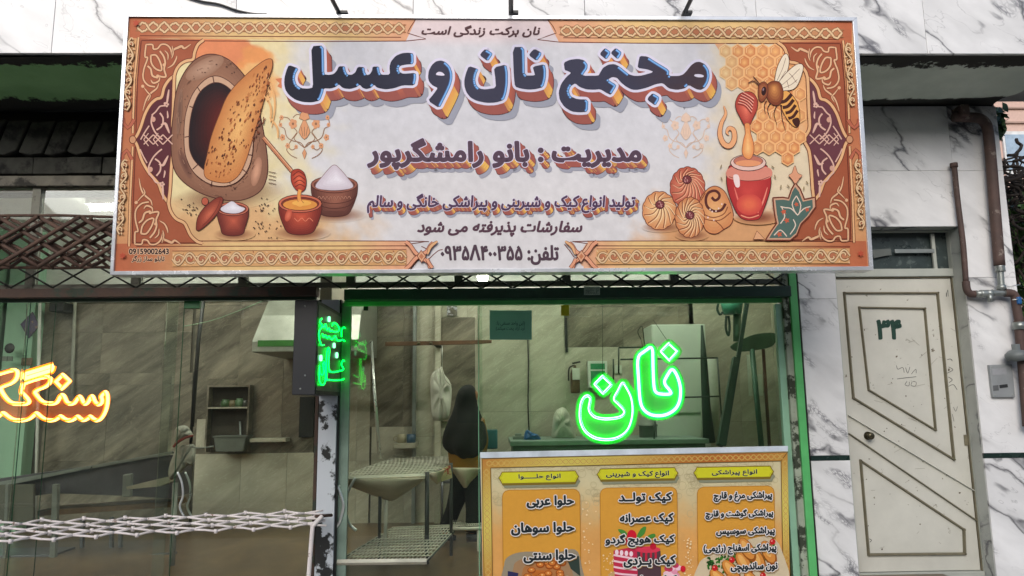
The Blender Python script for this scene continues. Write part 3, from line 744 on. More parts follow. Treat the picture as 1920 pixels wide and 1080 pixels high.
# ---- glass of the shopfront
G_a = glass('shop_glass', (.92, .965, .93), .010, .9, (.4, .46, .4))
G_b = glass('smeared_hazed_glass', (.89, .94, .90), .034, 1.0, (.36, .42, .36))  # smears, plus a pale reflection haze put into the film colour
gl = thing('shop_glass', 'fixed glass pane behind the orange glowing letters', 'window glass', (-3, YW + .1, 1.5))
YG = YW + .09
zgt = at(300, 564, YG).z
def pane(par, pa, pb, Y, mat, nm='pane', py=800, top=None):
    z = at(pa, py, Y).z; return MB().box(aty(pa, Y, z), aty(pb, Y, z), Y, Y + .008, FLOOR, top or zgt).build(nm, mat, par)
pane(gl, -400, 33, YG, G_b); 
gl2 = thing('shop_glass', 'sliding glass pane with vertical edges beside the hanging white cap', 'window glass', (-2, YW + .1, 1.5)); pane(gl2, 31, 322, YG + .012, G_b)
gl3 = thing('glass_door', 'sliding glass door with steel handle between the letters and the flaking post', 'glass door', (-2, YW + .1, 1.5)); pane(gl3, 300, 590, YG + .03, G_a)
gl4 = thing('glass_door', 'clear glass door with curved steel pull handle beside the flaking post', 'glass door', (-1, YW + .1, 1.5)); pane(gl4, 634, 905, YG + .03, G_a, top=at(800, 566, YG).z)
gl5 = thing('shop_glass', 'fixed glass pane behind the green glowing word', 'window glass', (1, YW + .1, 1.5)); G_c5 = glass('green_tinted_glass', (.885, .965, .90), .014, .9, (.3, .5, .32)); pane(gl5, 897, 1472, YG, G_c5, top=at(1000, 566, YG).z)
M_chr = plain('polished_steel', rgb(222, 224, 222), .3, .8, var=.05, bump=0)
for par, P in ((gl4, [(654, 904), (643, 925), (636, 945), (634, 955), (636, 968), (643, 990), (656, 1003)]),):
    for yy, s_ in ((YG - .05, 1), (YG + .1, -1)):
        m = MB(); m.tube(cr([at(645 - s_ * (x - 645) * 1.0 - (12 if s_ > 0 else -12), y - 8, yy) for x, y in P], 5), .012, 10); m.build('pull_handle', M_chr, par)
    for y in (911, 978):
        m = MB(); m.tube([at(636, y, YG - .05), at(648, y, YG + .1)], .008, 8); m.build('handle_pin', M_chr, par)
for o_ in (0, 14):
    m = MB(); m.tube(cr([at(x + o_, y, YG - .03 + o_ * .006) for x, y in [(333, 885), (341, 905), (343, 930), (337, 950), (345, 968)]], 5), .009, 8); m.build('pull_handle', M_chr, gl3)
for x0_, y0_, x1_, y1_, par, Y in ((52, 566, 22, 1085, gl2, YG + .005), (348, 566, 318, 1085, gl3, YG + .022), (104, 566, 68, 1085, gl, YG + .02)):
    m = MB(); m.tube([at(x0_ - 2, y0_, Y), at(x0_ - 2, 1100, Y)], .003, 4); a = at((x0_ + x1_) / 2, 800, Y)
    m = MB(); m.box(a.x - .003, a.x + .003, Y, Y + .004, FLOOR, zgt); m.build('pane_edge', plain('green_glass_edge', rgb(30, 70, 50), .2), par)
m = MB(); a = at(897, 700, YG - .004); m.box(a.x - .003, a.x + .003, YG - .004, YG - .0005, FLOOR, at(1000, 568, YG).z); m.build('pane_edge', plain('pale_glass_edge', rgb(120, 170, 140), .2), gl5)
m = MB(); pbox(m, 898, 562, 1468, 569, YG - .03, .025); m.build('pane_head', M_lgreen, gl5, bevel=.002)
m = MB(); pbox(m, 345, 556, 374, 578, YG - .05, .04); m.build('door_clamp', plain('green_clamp', rgb(20, 100, 50), .4, var=.3), gl3, bevel=.004)
m = MB(); pbox(m, 682, 568, 690, 582, YG - .0, .02); m.build('door_clamp', plain('black_sheet', (0, 0, 0, 1)), gl4, bevel=.002)
# notices on the glass
nt_ = MB(); pquad(nt_, [(918, 582), (997, 582), (997, 637), (918, 637)], YG - .006, .001)
no = nt_.build('paper_notice', plain('teal_paper', rgb(136, 196, 178), .7, var=.06, bump=0), None, 'teal paper notice with two printed lines taped to the glass', 'notice')
art = Art(lambda x, y, h: at(x, y, YG - .0065 - h), mat=attr_mat('ink_print', .6))
art.text('(این واحد صنفی با:', (931, 602, 984, 611), (20, 40, 36), off=.0); art.text('آرد آزاد پخت میکند)', (930, 611, 984, 621), (20, 40, 36), off=.0); art.flush('printed_lines', no)
st = MB(); pquad(st, [(1095, 537), (1125, 537), (1125, 553), (1095, 553)], YW - .093, .002)
so_ = st.build('installer_sticker', plain('white_sticker', rgb(150, 165, 155), .6, bump=0), None, 'small pale sticker with phone number on the dark green beam', 'sticker')
art = Art(lambda x, y, h: at(x, y, YW - .0935 - h), mat=attr_mat('ink_print', .6))
art.text('درب اتوماتیک', (1098, 538.5, 1122, 543), (30, 40, 36)); art.text('۰۹۱۵۳۲۲۰۰۵۳', (1097, 543, 1123, 547.5), (30, 40, 36)); art.text('۳۸۴۳۱۹۸۰', (1098, 548, 1122, 552), (30, 40, 36)); art.flush('printed_lines', so_)
m = MB(); pquad(m, [(1052, 572), (1067, 572), (1067, 592), (1052, 592)], YG - .006, .001); m.build('yellow_tag', plain('yellow_tag', rgb(190, 180, 30), .6, bump=0), None, 'small yellow tag stuck high on the glass', 'sticker')
# ================================================================ inside the shop
# stone tiling of the back wall, room by room
wall_tiles(-260, 12, 560, 1010, YB, M_t1); wall_tiles(76, 360, 540, 700, YB, M_t1, .75, .5); wall_tiles(76, 360, 700, 1010, YB, M_t1, .75, .9)
wall_tiles(362, 592, 540, 850, YB, M_t1, .55, .9); wall_tiles(362, 592, 850, 1005, YB - .01, M_t3, .55, 1.0)
wall_tiles(592, 694, 540, 1010, YB, M_t3, .5, .9)
wall_tiles(695, 778, 575, 800, YB, M_t1, .4, .55); wall_tiles(695, 778, 800, 1010, YB, M_t2, .4, .5)
wall_tiles(778, 900, 540, 1010, YB, M_t3, .32, 1.2); 
x0, x1, z0, z1 = rect(827, 595, 891, 790, YB - .06); MB().box(x0, x1, YB - .06, YB, z0, z1).build('dark_panel', M_t1, shell, bevel=.003)
wall_tiles(900, 1062, 540, 1010, YB, M_t2, .62, 1.5); wall_tiles(1063, 1300, 540, 650, YB, M_t1, .7, .5); wall_tiles(1063, 1300, 650, 1010, YB, M_t2, .7, 1.2); wall_tiles(1300, 1700, 540, 1010, YB, M_t2, .6, 1.4)
m = MB(); pbox(m, 773, 540, 779, 1010, YB - .1, .09); m.build('steel_corner', plain('galvanised', rgb(150, 155, 152), .4, .7), shell)
m = MB(); pbox(m, 815, 540, 826, 1010, YB - .12, .1); m.build('cream_pilaster', M_t3, shell)
m = MB(); pbox(m, 1060, 596, 1064, 660, YB - .04, .04); m.build('black_trim', plain('black_gap', (.01, .01, .01)), shell)
m = MB(); m.tube([at(989, 622, YB - .03), at(991, 680, YB - .03), at(990, 760, YB - .03), at(992, 810, YB - .03)], .008, 6); m.build('black_cord', plain('black_rubber', (0, 0, 0, 1)), shell)
# partition between the rooms
XPp = at(612, 800, 6.4).x
MB().box(XPp - .05, XPp + .05, YW + .25, YW + .9, FLOOR, CEIL).build('partition', M_t3, shell)
MB().box(at(-60, 700, YB).x, at(10, 700, YB).x, YB - .35, YB, FLOOR, CEIL).build('green_column', plain('mint_wall', rgb(120, 160, 130), .6, var=.05), shell)
MB().box(at(22, 700, YB).x, at(74, 700, YB).x, YB - .2, YB, FLOOR, CEIL).build('mint_column', plain('mint_wall2', rgb(150, 190, 162), .6, var=.05), shell)
m = MB(); m.tube([at(75, 560, YB - .22), at(66, 1000, YB - .22)], .02, 6); m.build('white_trim', M_cw, shell)
m = MB(); m.tube([at(141, 560, YB - .04), at(136, 690, YB - .04), at(136, 740, YB - .04)], .022, 6); m.build('conduit', plain('conduit', rgb(150, 150, 138), .6), shell)
# lamps: ceiling tubes that light both rooms
E_lamp = emit('lit_tube', (1, .96, .86), 75)
lampb = plain('white_enamel', rgb(220, 222, 220), .4)
def lamp(x, y, lab, ln=1.2, ang=0):
    t = thing('ceiling_lamp', lab, 'lamp', (x, y, CEIL), 'tube lamps inside the bakery')
    m = MB(); m.box(x - ln / 2, x + ln / 2, y - .06, y + .06, CEIL - .06, CEIL - .001); m.build('housing', lampb, t)
    m = MB(); m.tube([(x - ln / 2 + .03, y, CEIL - .09), (x + ln / 2 - .03, y, CEIL - .09)], .028, 8); m.build('tube', E_lamp, t)
lamp(-3.6, 7.6, 'lit tube lamp on the ceiling seen through the left fanlight pane'); lamp(-1.9, 7.2, 'lit tube lamp on the ceiling behind the signboard on the left')
lamp(.2, 7.5, 'lit tube lamp on the ceiling above the woman in black'); lamp(2.0, 7.6, 'lit tube lamp on the ceiling above the white cabinet')
bt = thing('hanging_bulb', 'glowing bulb hanging just below the lower edge of the signboard', 'lamp', tuple(at(905, 520, 7.0)))
m = MB(); pbp = at(905, 519, 7.0); m.lathe([(0, -.06), (.04, -.045), (.055, 0), (.04, .04), (.02, .07), (.02, .09)], pbp, 'Z', 14); m.build('bulb', emit('bulb', (1, .95, .8), 30), bt)
m = MB(); m.tube([pbp + Vector((0, 0, .09)), pbp + Vector((0, 0, CEIL - pbp.z))], .006, 5); m.build('bulb_cord', plain('black_rubber', (0, 0, 0, 1)), bt)

def single(nm, fn, mat, label, cat, bevel=0, group=None):
    m = MB(); fn(m); return m.build(nm, mat, None, label, cat, group, bevel=bevel)
# left room
single('loudspeaker', lambda m: pbox(m, 92, 566, 119, 584, YB - .25, .2), plain('black_plastic', (.02, .02, .02)), 'small black loudspeaker high on the dark stone wall', 'speaker', .01)
pic = thing('diamond_picture', 'small diamond shaped picture hanging on the mint column', 'picture', tuple(at(56, 610, YB - .22)))
m = MB(); pquad(m, [(60, 585), (73, 611), (53, 634), (38, 608)], YB - .23, .02); m.build('picture_board', plain('purple_print', rgb(74, 64, 92), .5, var=.4, scale=12, wear=rgb(150, 120, 96), wscale=18), pic)
m = MB(); m.lathe([(0, -.02), (.04, -.02), (.055, -.01), (.06, 0)], at(18, 653, YB - .36), 'Y', 16); m.build('wall_fan', plain('black_plastic', (0, 0, 0, 1)), None, 'round black ventilator on the green column', 'ventilator')
for i, (x, y, w) in enumerate(((4, 668, 9), (14, 668, 9))):
    single('switch_plate', lambda m: pbox(m, x, y, x + w, y + 9, YB - .365, .014), plain('grey_plastic', rgb(110, 120, 108), .5), ('left switch plate below the round ventilator', 'right switch plate below the round ventilator')[i], 'switch', .002)
single('wall_poster', lambda m: pbox(m, 40, 671, 60, 685, YB - .215, .01), plain('brown_print', rgb(110, 92, 70), .6, var=.4, scale=30), 'small brown framed note on the mint column above the orange letters', 'note', .001)
# alcove
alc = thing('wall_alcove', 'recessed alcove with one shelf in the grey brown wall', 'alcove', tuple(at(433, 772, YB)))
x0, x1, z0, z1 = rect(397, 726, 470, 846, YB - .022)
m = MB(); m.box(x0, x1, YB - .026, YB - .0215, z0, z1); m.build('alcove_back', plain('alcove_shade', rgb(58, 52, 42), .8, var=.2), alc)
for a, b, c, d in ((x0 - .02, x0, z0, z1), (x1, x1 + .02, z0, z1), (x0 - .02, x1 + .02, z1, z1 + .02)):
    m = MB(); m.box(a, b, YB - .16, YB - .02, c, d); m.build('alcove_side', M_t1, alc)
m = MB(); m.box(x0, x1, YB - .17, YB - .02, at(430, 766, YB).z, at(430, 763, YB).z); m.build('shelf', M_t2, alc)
zs_ = at(430, 763, YB).z
for i, (x, col, w, h) in enumerate(((423, rgb(70, 96, 60), .055, .09), (436, rgb(120, 110, 80), .045, .08), (449, rgb(84, 110, 78), .05, .10), (460, rgb(60, 60, 52), .035, .08))):
    p = at(x, 760, YB - .1); m = MB(); m.lathe([(0, 0), (w, 0), (w, h * .75), (w * .7, h * .85), (w * .72, h), (0, h)], (p.x, p.y, zs_), 'Z', 14)
    m.build('spice_jar', plain('jar_%d' % i, col, .4), None, ('green jar at the left end of the alcove shelf', 'tan jar second from left on the alcove shelf', 'tall green jar third on the alcove shelf', 'narrow dark jar at the right end of the alcove shelf')[i], 'jar', 'jars on the alcove shelf')
bk = thing('grey_tub', 'grey plastic tub standing in the wall alcove', 'tub', tuple(at(438, 846, YB - .15)))
pt = at(438, 846, YB - .15); m = MB(); m.prism([Vector((pt.x - .17, pt.y - .12, pt.z)), Vector((pt.x + .15, pt.y - .12, pt.z)), Vector((pt.x + .18, pt.y - .12, pt.z + .17)), Vector((pt.x - .2, pt.y - .12, pt.z + .17))], (0, .22, 0)); m.build('tub_body', plain('tub_plastic', rgb(96, 100, 92), .5), bk, bevel=.012)
m = MB(); m.box(pt.x - .21, pt.x + .19, pt.y - .13, pt.y + .11, pt.z + .165, pt.z + .185); m.build('tub_rim', plain('tub_plastic', (0, 0, 0, 1)), bk, bevel=.005)
m = MB(); m.tube([at(450, 790, YB - .06), at(451, 815, YB - .07), at(455, 820, YB - .12), at(460, 826, YB - .12)], .012, 6); m.build('tap', plain('galvanised', (0, 0, 0, 1)), None, 'old tap over the grey tub', 'tap')
m = MB(); pbox(m, 468, 822, 536, 829, YB - .2, .2); m.build('stone_ledge', M_t3, None, 'short pale stone ledge to the right of the grey tub', 'ledge', bevel=.006)
m = MB(); pbox(m, 368, 786, 392, 838, YB - .05, .04); m.build('pale_board', M_t3, None, 'pale upright board leaning at the left of the alcove', 'board', bevel=.003)
m = MB(); pbox(m, 561, 744, 588, 820, YB - .07, .05); m.build('dark_hatch', plain('hatch_black', (.012, .012, .012), .7), None, 'dark open hatch in the wall below the extractor hood', 'hatch')
# hood
hd = thing('extractor_hood', 'grey steel extractor hood with a green stripe', 'hood', tuple(at(530, 640, 8.4)))
def hood():
    Yf, Yb = 7.9, YB - .02
    m = MB(); 
    A = [at(472, 660, Yf), at(600, 660, Yf)]; x0, x1, zb = A[0].x, A[1].x + .4, A[0].z
    z2 = at(472, 640, Yf).z; zt = at(520, 545, 8.6).z; xt0 = at(500, 560, 8.6).x
    m.box(x0, x1, Yf, Yb, zb, z2)
    v = [(x0, Yf, z2), (x1, Yf, z2), (x1, Yb, z2), (x0, Yb, z2), (xt0 + .1, 8.5, zt), (x1, 8.5, zt), (x1, Yb, zt), (xt0 + .1, Yb, zt)]
    mid = [(x0 + .05, Yf + .15, z2 + (zt - z2) * .45), (x1, Yf + .15, z2 + (zt - z2) * .45), (x1, Yb, z2 + (zt - z2) * .45), (x0 + .05, Yb, z2 + (zt - z2) * .45)]
    m.add(v[:4] + mid + v[4:], [(0, 1, 5, 4), (1, 2, 6, 5), (3, 0, 4, 7), (4, 5, 9, 8), (5, 6, 10, 9), (7, 4, 8, 11), (8, 9, 10, 11), (2, 3, 7, 6), (6, 7, 11, 10)])
    m.build('hood_shell', plain('brushed_steel', rgb(150, 152, 142), .35, .35), hd, bevel=.004)
    m = MB(); zz0 = at(480, 650, Yf).z; m.box(x0 + .06, x1, Yf - .004, Yf, zz0, z2 + .01); m.build('green_stripe', plain('stripe_green', rgb(50, 110, 40), .5), hd)
hood()
m = MB(); m.tube(cr([at(345, 612, 7.5), at(400, 600, 7.5), at(460, 578, 7.4), at(520, 552, 7.3)], 6), .005, 5); m.build('green_wire', plain('green_wire', rgb(130, 160, 130), .5), None, 'thin pale green wire slung across the left room', 'wire')
m = MB(); m.tube([at(382, 560, 8.2), at(372, 640, 8.2), at(360, 800, 8.2)], .022, 6); m.build('dark_pole', plain('black_plastic', (0, 0, 0, 1)), None, 'dark slanting pole left of the extractor hood', 'pole')
# dough machine and steel tables
M_st = plain('dull_steel', rgb(112, 112, 118), .35, .4, var=.1)
M_pst = plain('pale_steel', rgb(122, 126, 120), .4, .2)
tb = thing('dough_machine', 'long grey steel dough conveyor behind the left shop window', 'machine', tuple(at(180, 1000, 7.6)))
def slab(nm, pts, Y, dy, mat, par, bevel=.004): mb = MB(); pquad(mb, pts, Y, dy); return mb.build(nm, mat, par, bevel=bevel)
slab('trough', [(-150, 918), (322, 853), (322, 935), (240, 930), (100, 925), (-150, 960)], 7.6, .5, plain('dark_tray', rgb(84, 80, 86), .35, .3), tb)
slab('trough_rail', [(-150, 930), (322, 846), (322, 851), (-150, 938)], 7.55, .05, M_pst, tb, .002)
slab('trough_rail', [(-150, 938), (170, 875), (170, 878), (-150, 944)], 7.52, .03, M_pst, tb, .001)
slab('side_panel', [(-150, 912), (62, 908), (62, 978), (-150, 985)], 7.5, .04, plain('grey_panel', rgb(92, 90, 78), .6), tb)
for x, w in ((98, 10), (10, 6)):
    slab('leg', [(x, 908), (x + w, 908), (x + w - 8, 1100), (x - 8, 1100)], 7.45, .05, M_pst, tb)
slab('bottom_shelf', [(-150, 1045), (98, 1040), (98, 1046), (-150, 1052)], 7.5, .4, M_st, tb)
slab('motor_cover', [(230, 890), (246, 888), (244, 932), (228, 932)], 7.4, .05, M_pst, tb, .01)
slab('crossbar', [(100, 1058), (330, 1035), (330, 1039), (100, 1063)], 7.5, .03, M_st, tb, .001)
slab('wooden_board', [(70, 958), (318, 940), (322, 951), (70, 968)], 7.8, .4, plain('brown_wood', rgb(110, 82, 54), .6, var=.3, scale=12), tb)
for x in (150, 205, 222):
    slab('leg', [(x, 970), (x + 6, 970), (x + 4, 1070), (x - 2, 1070)], 7.9, .04, M_st, tb, .002)
m = MB(); m.lathe([(0, -.02), (.05, -.02), (.05, .02), (0, .02)], at(218, 1060, 7.7), 'Y', 14); m.build('castor', plain('black_plastic', (0, 0, 0, 1)), tb)
m = MB(); pquad(m, [(236, 913), (318, 893), (318, 905), (300, 912), (238, 918)], 7.2, .1); m.build('rolling_tray', plain('pale_wood', rgb(150, 146, 128), .6), None, 'pale wooden tray resting on the dough conveyor', 'tray', bevel=.004)
# hanging cap and jacket
cj = thing('hung_workwear', 'grey cap and white work jacket hanging near the sliding door', 'clothes', tuple(at(345, 850, 7.0)))
M_cl = plain('grey_cloth', rgb(150, 150, 140), .9, var=.15, scale=10, bump=.5)
def blob(m, pts2, Y, dy, n=8):                  # soft cloth body: outline with rounded thickness
    c = (sum(p[0] for p in pts2) / len(pts2), sum(p[1] for p in pts2) / len(pts2)); P = cr(pts2, 5, True); rings = []
    for t in range(n + 1):
        a = math.pi * t / n - math.pi / 2; sc = .25 + .75 * math.cos(a) ** .6 if abs(math.cos(a)) > 1e-6 else .25
        rings.append([at(c[0] + (x - c[0]) * sc, c[1] + (y - c[1]) * sc, Y + dy * math.sin(a) + .01 * math.sin(x * .9 + t) + .012 * math.sin(x * .35 + y * .12)) for x, y in P])
    vs = [v for r in rings for v in r]; k = len(P)
    fs = [(i * k + j, i * k + (j + 1) % k, (i + 1) * k + (j + 1) % k, (i + 1) * k + j) for i in range(n) for j in range(k)] + [tuple(range(k)), tuple(range(n * k, n * k + k))]
    m.add(vs, fs, True)
m = MB(); blob(m, [(327, 822), (329, 804), (340, 798), (352, 800), (362, 816), (350, 820), (330, 830)], 7.0, .09); m.build('cap', M_cl, cj)
m = MB(); m.tube(cr([at(x, y, 6.9) for x, y in [(325, 838), (335, 828), (350, 820), (362, 817)]], 4), .012, 6); m.build('cap_band', plain('red_band', rgb(120, 50, 44), .8), cj)
m = MB(); blob(m, [(334, 838), (352, 834), (366, 836), (364, 868), (352, 872), (345, 880), (322, 900), (315, 885), (324, 855)], 7.05, .06); m.build('jacket', M_cl, cj)
m = MB(); m.tube([at(329, 905, 7.0), at(320, 1110, 7.0)], .028, 8); m.build('pale_pole', M_pst, None, 'pale green upright pole below the hanging jacket', 'pole')
m = MB(); m.tube(cr([at(360, 838, 6.95), at(375, 840, 6.95), at(400, 837, 6.95)], 4), .008, 6); m.build('clothes_hook', M_pst, cj)

# ---- right room
rl = thing('coat_rail', 'brown wooden rail with two round knobs on the back wall', 'coat rail', tuple(at(800, 643, 8.3)))
m = MB(); pquad(m, [(722, 641), (922, 637), (922, 643), (896, 645), (722, 649)], 8.6, .03); m.build('rail_board', plain('brown_rail', rgb(88, 60, 38), .5, var=.25, scale=12), rl, bevel=.003)
for x in (785, 808):
    m = MB(); m.lathe([(0, -.02), (.015, -.018), (.02, 0)], at(x, 644, 8.6), 'Y', 12); m.build('knob', plain('worn_brass', (0, 0, 0, 1)), rl)
MB().box(at(812, 644, 8.6).x, at(822, 644, 8.6).x, 8.63, YB, at(812, 646, 8.6).z, at(812, 642, 8.6).z).build('rail_bracket', M_iron, rl)
ap = thing('white_apron', 'white apron hanging from hooks under the wooden rail', 'apron', tuple(at(826, 735, 8.5)))
m = MB(); blob(m, [(808, 706), (822, 692), (828, 688), (832, 700), (843, 715), (847, 735), (842, 780), (830, 788), (812, 786), (808, 750)], 8.5, .05, 10); m.build('apron_cloth', plain('white_cloth', rgb(205, 202, 190), .9, var=.1, scale=6, bump=.7, bscale=14), ap)
m = MB(); m.tube(cr([at(822, 690, 8.45), at(815, 700, 8.44), at(812, 708, 8.44)], 4), .006, 5); m.tube(cr([at(828, 688, 8.44), at(836, 712, 8.43), at(846, 722, 8.43)], 4), .008, 5); m.build('apron_strap', plain('white_cloth', (0, 0, 0, 1)), ap)
m = MB(); m.tube([at(829, 648, 8.5), at(829, 690, 8.5)], .004, 5); m.build('hook', M_chr, ap)
m = MB(); pbox(m, 838, 570, 857, 592, YB - .03, .01); o = m.build('wall_print', plain('dark_paper', rgb(90, 84, 72), .6, var=.4, scale=25, wear=rgb(190, 186, 200), wscale=16, wcut=(.5, .55)), None, 'faded paper notice at the top of the cream pilaster', 'notice')
m = MB(); pbox(m, 757, 817, 770, 830, 8.9, .0); 
for nm, x, lab, colr in (('mug', 753, 'cream mug with handle on the wall ledge', rgb(176, 168, 142)), ('mug', 771, 'blue grey cup right of the cream mug', rgb(70, 100, 128))):
    t = thing(nm, lab, 'mug', tuple(at(x, 831, 8.95))); p = at(x, 831, 8.95)
    m = MB(); m.lathe([(0, 0), (.05, 0), (.056, .05), (.054, .105), (.047, .105), (.045, .02), (0, .02)], p, 'Z', 18); m.build('cup', plain(nm + str(x), colr, .3), t)
    if x == 753: m = MB(); m.tube(cr([p + Vector((-.05, 0, .085)), p + Vector((-.085, 0, .075)), p + Vector((-.085, 0, .035)), p + Vector((-.05, 0, .025))], 4), .008, 6); m.build('handle', plain(nm + str(x), colr), t)
m = MB(); pbox(m, 738, 831, 778, 841, 8.85, YB - 8.86); m.build('wall_ledge', M_t3, None, 'small pale ledge carrying the two mugs', 'ledge', bevel=.005)
m = MB(); m.tube([at(696, 640, 8.3), at(701, 720, 8.1), at(712, 860, 7.9)], .018, 8); m.build('steel_pole', M_chr, None, 'thin steel pole leaning left of the wire rack', 'pole')

# wire rack
M_wire = plain('bare_wire', rgb(196, 192, 178), .6, .2, var=.2)
M_leg = plain('rack_leg', rgb(48, 50, 48), .5)
rk = thing('wire_rack', 'two tier bread cooling rack of white wire mesh and dark legs', 'rack', tuple(at(770, 1050, 7.2)))
def shelf(z, fl, frr, bl, br, par):
    """fl.. = photo corners front-left, front-right, back-left, back-right of a level shelf at height z"""
    P = [atz(*p, z) for p in (fl, frr, br, bl)]
    q = bil(*P); n1, n2 = 22, 12
    mb = MB()
    for i in range(n1 + 1): u = i / n1; mb.tube([q(u, 0), q(u, 1)], .0055, 4, smooth=False)
    mb.build('shelf_wires', M_wire, par, kind='stuff')
    mb = MB()
    for i in range(n2 + 1): u = i / n2; mb.tube([q(0, u) + Vector((0, 0, .006)), q(1, u) + Vector((0, 0, .006))], .005, 4, smooth=False)
    mb.build('shelf_wires', M_wire, par, kind='stuff')
    for a, b, r in ((0, 1, .022), (1, 2, .014), (2, 3, .012), (3, 0, .014)):
        mb = MB(); mb.tube([P[a] + Vector((0, 0, -.01)), P[b] + Vector((0, 0, -.01))], r, 4, smooth=False); mb.build('shelf_edge', M_wire if a in (0, 2) else M_leg, par)
    return P
PT = shelf(.97, (632, 896), (797, 890), (742, 857), (900, 853), rk)
PL = shelf(.40, (632, 1052), (800, 1050), (735, 990), (860, 985), rk)
def leg(px, py0, Y, mat, r=.016, par=None):
    p = at(px, py0, Y); m = MB(); m.tube([p, Vector((p.x, p.y, FLOOR))], r, 6); m.build('leg', mat, par or rk)
leg(801, 885, PT[1].y, M_leg, .02); leg(846, 868, 7.2, M_leg, .015); leg(713, 900, 7.0, M_leg, .015); leg(724, 900, 7.05, plain('white_cloth', (0, 0, 0, 1)), .018); leg(898, 858, PT[2].y - .05, M_leg, .015)
single('second_rack_shelf', lambda m: [m.tube([atz(848 + i * 3.4, 985, .42), atz(850 + i * 3.6, 975, .42)], .004, 4) for i in range(30)] + [m.tube([atz(845, 980 + k * 3, .42), atz(960, 978 + k * 3, .42)], .004, 4) for k in range(3)] + [m.tube([atz(848, 992, .42), atz(960, 990, .42)], .02, 4), m.tube([at(898, 992, 7.4), at(898, 1075, 7.4)], .02, 6)], M_wire, 'wire shelf of a second rack behind the menu board', 'rack')
# canvas slings hanging under the shelf
M_canv = plain('canvas', rgb(212, 200, 178), .9, var=.18, scale=4, bump=.3)
def sling(pa, pb, sag, Y0, Y1, nm, lab, mid=.62):
    m = MB(); nx_, ny_ = 20, 8; vs = []
    for i in range(nx_ + 1):
        u = i / nx_; x = pa[0] + (pb[0] - pa[0]) * u; yt = pa[1] + (pb[1] - pa[1]) * u
        s_ = sag * ((u / mid) ** .8 if u < mid else ((1 - u) / (1 - mid)) ** .9)
        for j in range(ny_ + 1):
            v = j / ny_; vs.append(at(x, yt + s_ * v, Y0 + (Y1 - Y0) * v * v + .015 * math.sin(u * 9 + v * 3)))
    fs = [(i * (ny_ + 1) + j, (i + 1) * (ny_ + 1) + j, (i + 1) * (ny_ + 1) + j + 1, i * (ny_ + 1) + j + 1) for i in range(nx_) for j in range(ny_)]
    m.add(vs, fs, True); o = m.build(nm, M_canv, None, lab, 'cloth'); b = o.modifiers.new('thick', 'SOLIDIFY'); b.thickness = .006
sling((634, 898), (797, 896), 43, PT[0].y + .02, PT[0].y + .35, 'canvas_sling', 'large canvas cloth sagging under the front edge of the rack')
sling((848, 877), (902, 877), 46, 7.55, 7.75, 'canvas_sling', 'narrow canvas cloth sagging in a point at the right of the rack', .5)
sling((803, 888), (834, 880), 24, 6.9, 7.0, 'canvas_sling', 'small white rag between the two dark rack legs', .55)
slab('printed_bag', [(828, 880), (844, 872), (848, 896), (826, 904)], 7.05, .03, plain('bag_print', rgb(190, 176, 130), .6, var=.2, wear=rgb(170, 40, 30), wscale=9, wcut=(.5, .53)), None)
bpy.data.objects['printed_bag']['label'] = 'yellow and red printed bag tucked under the rack shelf'; bpy.data.objects['printed_bag']['category'] = 'bag'
single('low_table', lambda m: (pbox(m, 828, 902, 905, 906, 8.3, .5), m.tube([at(829, 904, 8.3), at(829, 985, 8.3)], .012, 6)), M_st, 'low steel table behind the dark rack legs', 'table')
# far counter, cabinet, sacks, tools
ct = thing('counter', 'green lit steel counter above the menu board', 'counter', tuple(at(1100, 850, 8.2)))
z_c = at(1000, 827, 7.9).z; xa, xb = at(957, 828, 7.9).x, at(1330, 828, 7.9).x
MB().box(xa, xb, 7.9, YB - .25, z_c - .05, z_c).build('counter_top', plain('steel_top', rgb(130, 150, 140), .35, .2), ct, bevel=.005)
MB().box(xa + .03, xb - .03, 7.95, YB - .3, FLOOR, z_c - .05).build('counter_base', plain('counter_base', rgb(80, 96, 86), .5), ct)
single('blue_bag', lambda m: blob(m, [(985, 828), (983, 815), (988, 806), (1000, 812), (1010, 816), (1014, 828)], 8.3, .1), plain('blue_plastic', rgb(24, 90, 150), .4, bump=.8, bscale=18), 'crumpled blue plastic bag on the counter', 'bag')
single('scale_box', lambda m: (pbox(m, 962, 818, 984, 828, 8.3, .2), pbox(m, 966, 813, 978, 818, 8.32, .1)), plain('pale_steel', (0, 0, 0, 1)), 'small steel scale at the left end of the counter', 'scale', .004)
single('flour_sack', lambda m: blob(m, [(1037, 828), (1036, 795), (1040, 774), (1052, 764), (1062, 768), (1072, 790), (1078, 828)], 8.6, .15), plain('sack_cloth', rgb(186, 186, 170), .9, bump=.6, bscale=10), 'white flour sack standing on the counter', 'sack')
cab = thing('white_cabinet', 'tall white cabinet behind the green glowing word', 'cabinet', tuple(at(1275, 840, YB - .5)))
x0, x1, z0, z1 = rect(1226, 608, 1328, 840, YB - .5); MB().box(x0, x1, YB - .5, YB - .02, FLOOR, z1).build('cabinet_body', plain('cabinet_white', rgb(196, 204, 192), .5, var=.04), cab, bevel=.01)
MB().box(x0 + .01, x1 - .01, YB - .52, YB - .503, z0 + .4, z1 - .01).build('cabinet_door', plain('cabinet_white', (0, 0, 0, 1)), cab, bevel=.006)
fa = thing('first_aid_box', 'small white first aid cabinet with a glass door on the wall', 'cabinet', tuple(at(1120, 700, YB - .1)))
x0, x1, z0, z1 = rect(1103, 677, 1139, 727, YB - .12); MB().box(x0, x1, YB - .12, YB - .02, z0, z1).build('box', plain('cabinet_white', (0, 0, 0, 1)), fa, bevel=.004)
MB().box(x0 + .03, x1 - .03, YB - .124, YB - .12, z0 + .03, z1 - .12).build('glass_door', plain('green_pane', rgb(60, 130, 90), .2), fa)
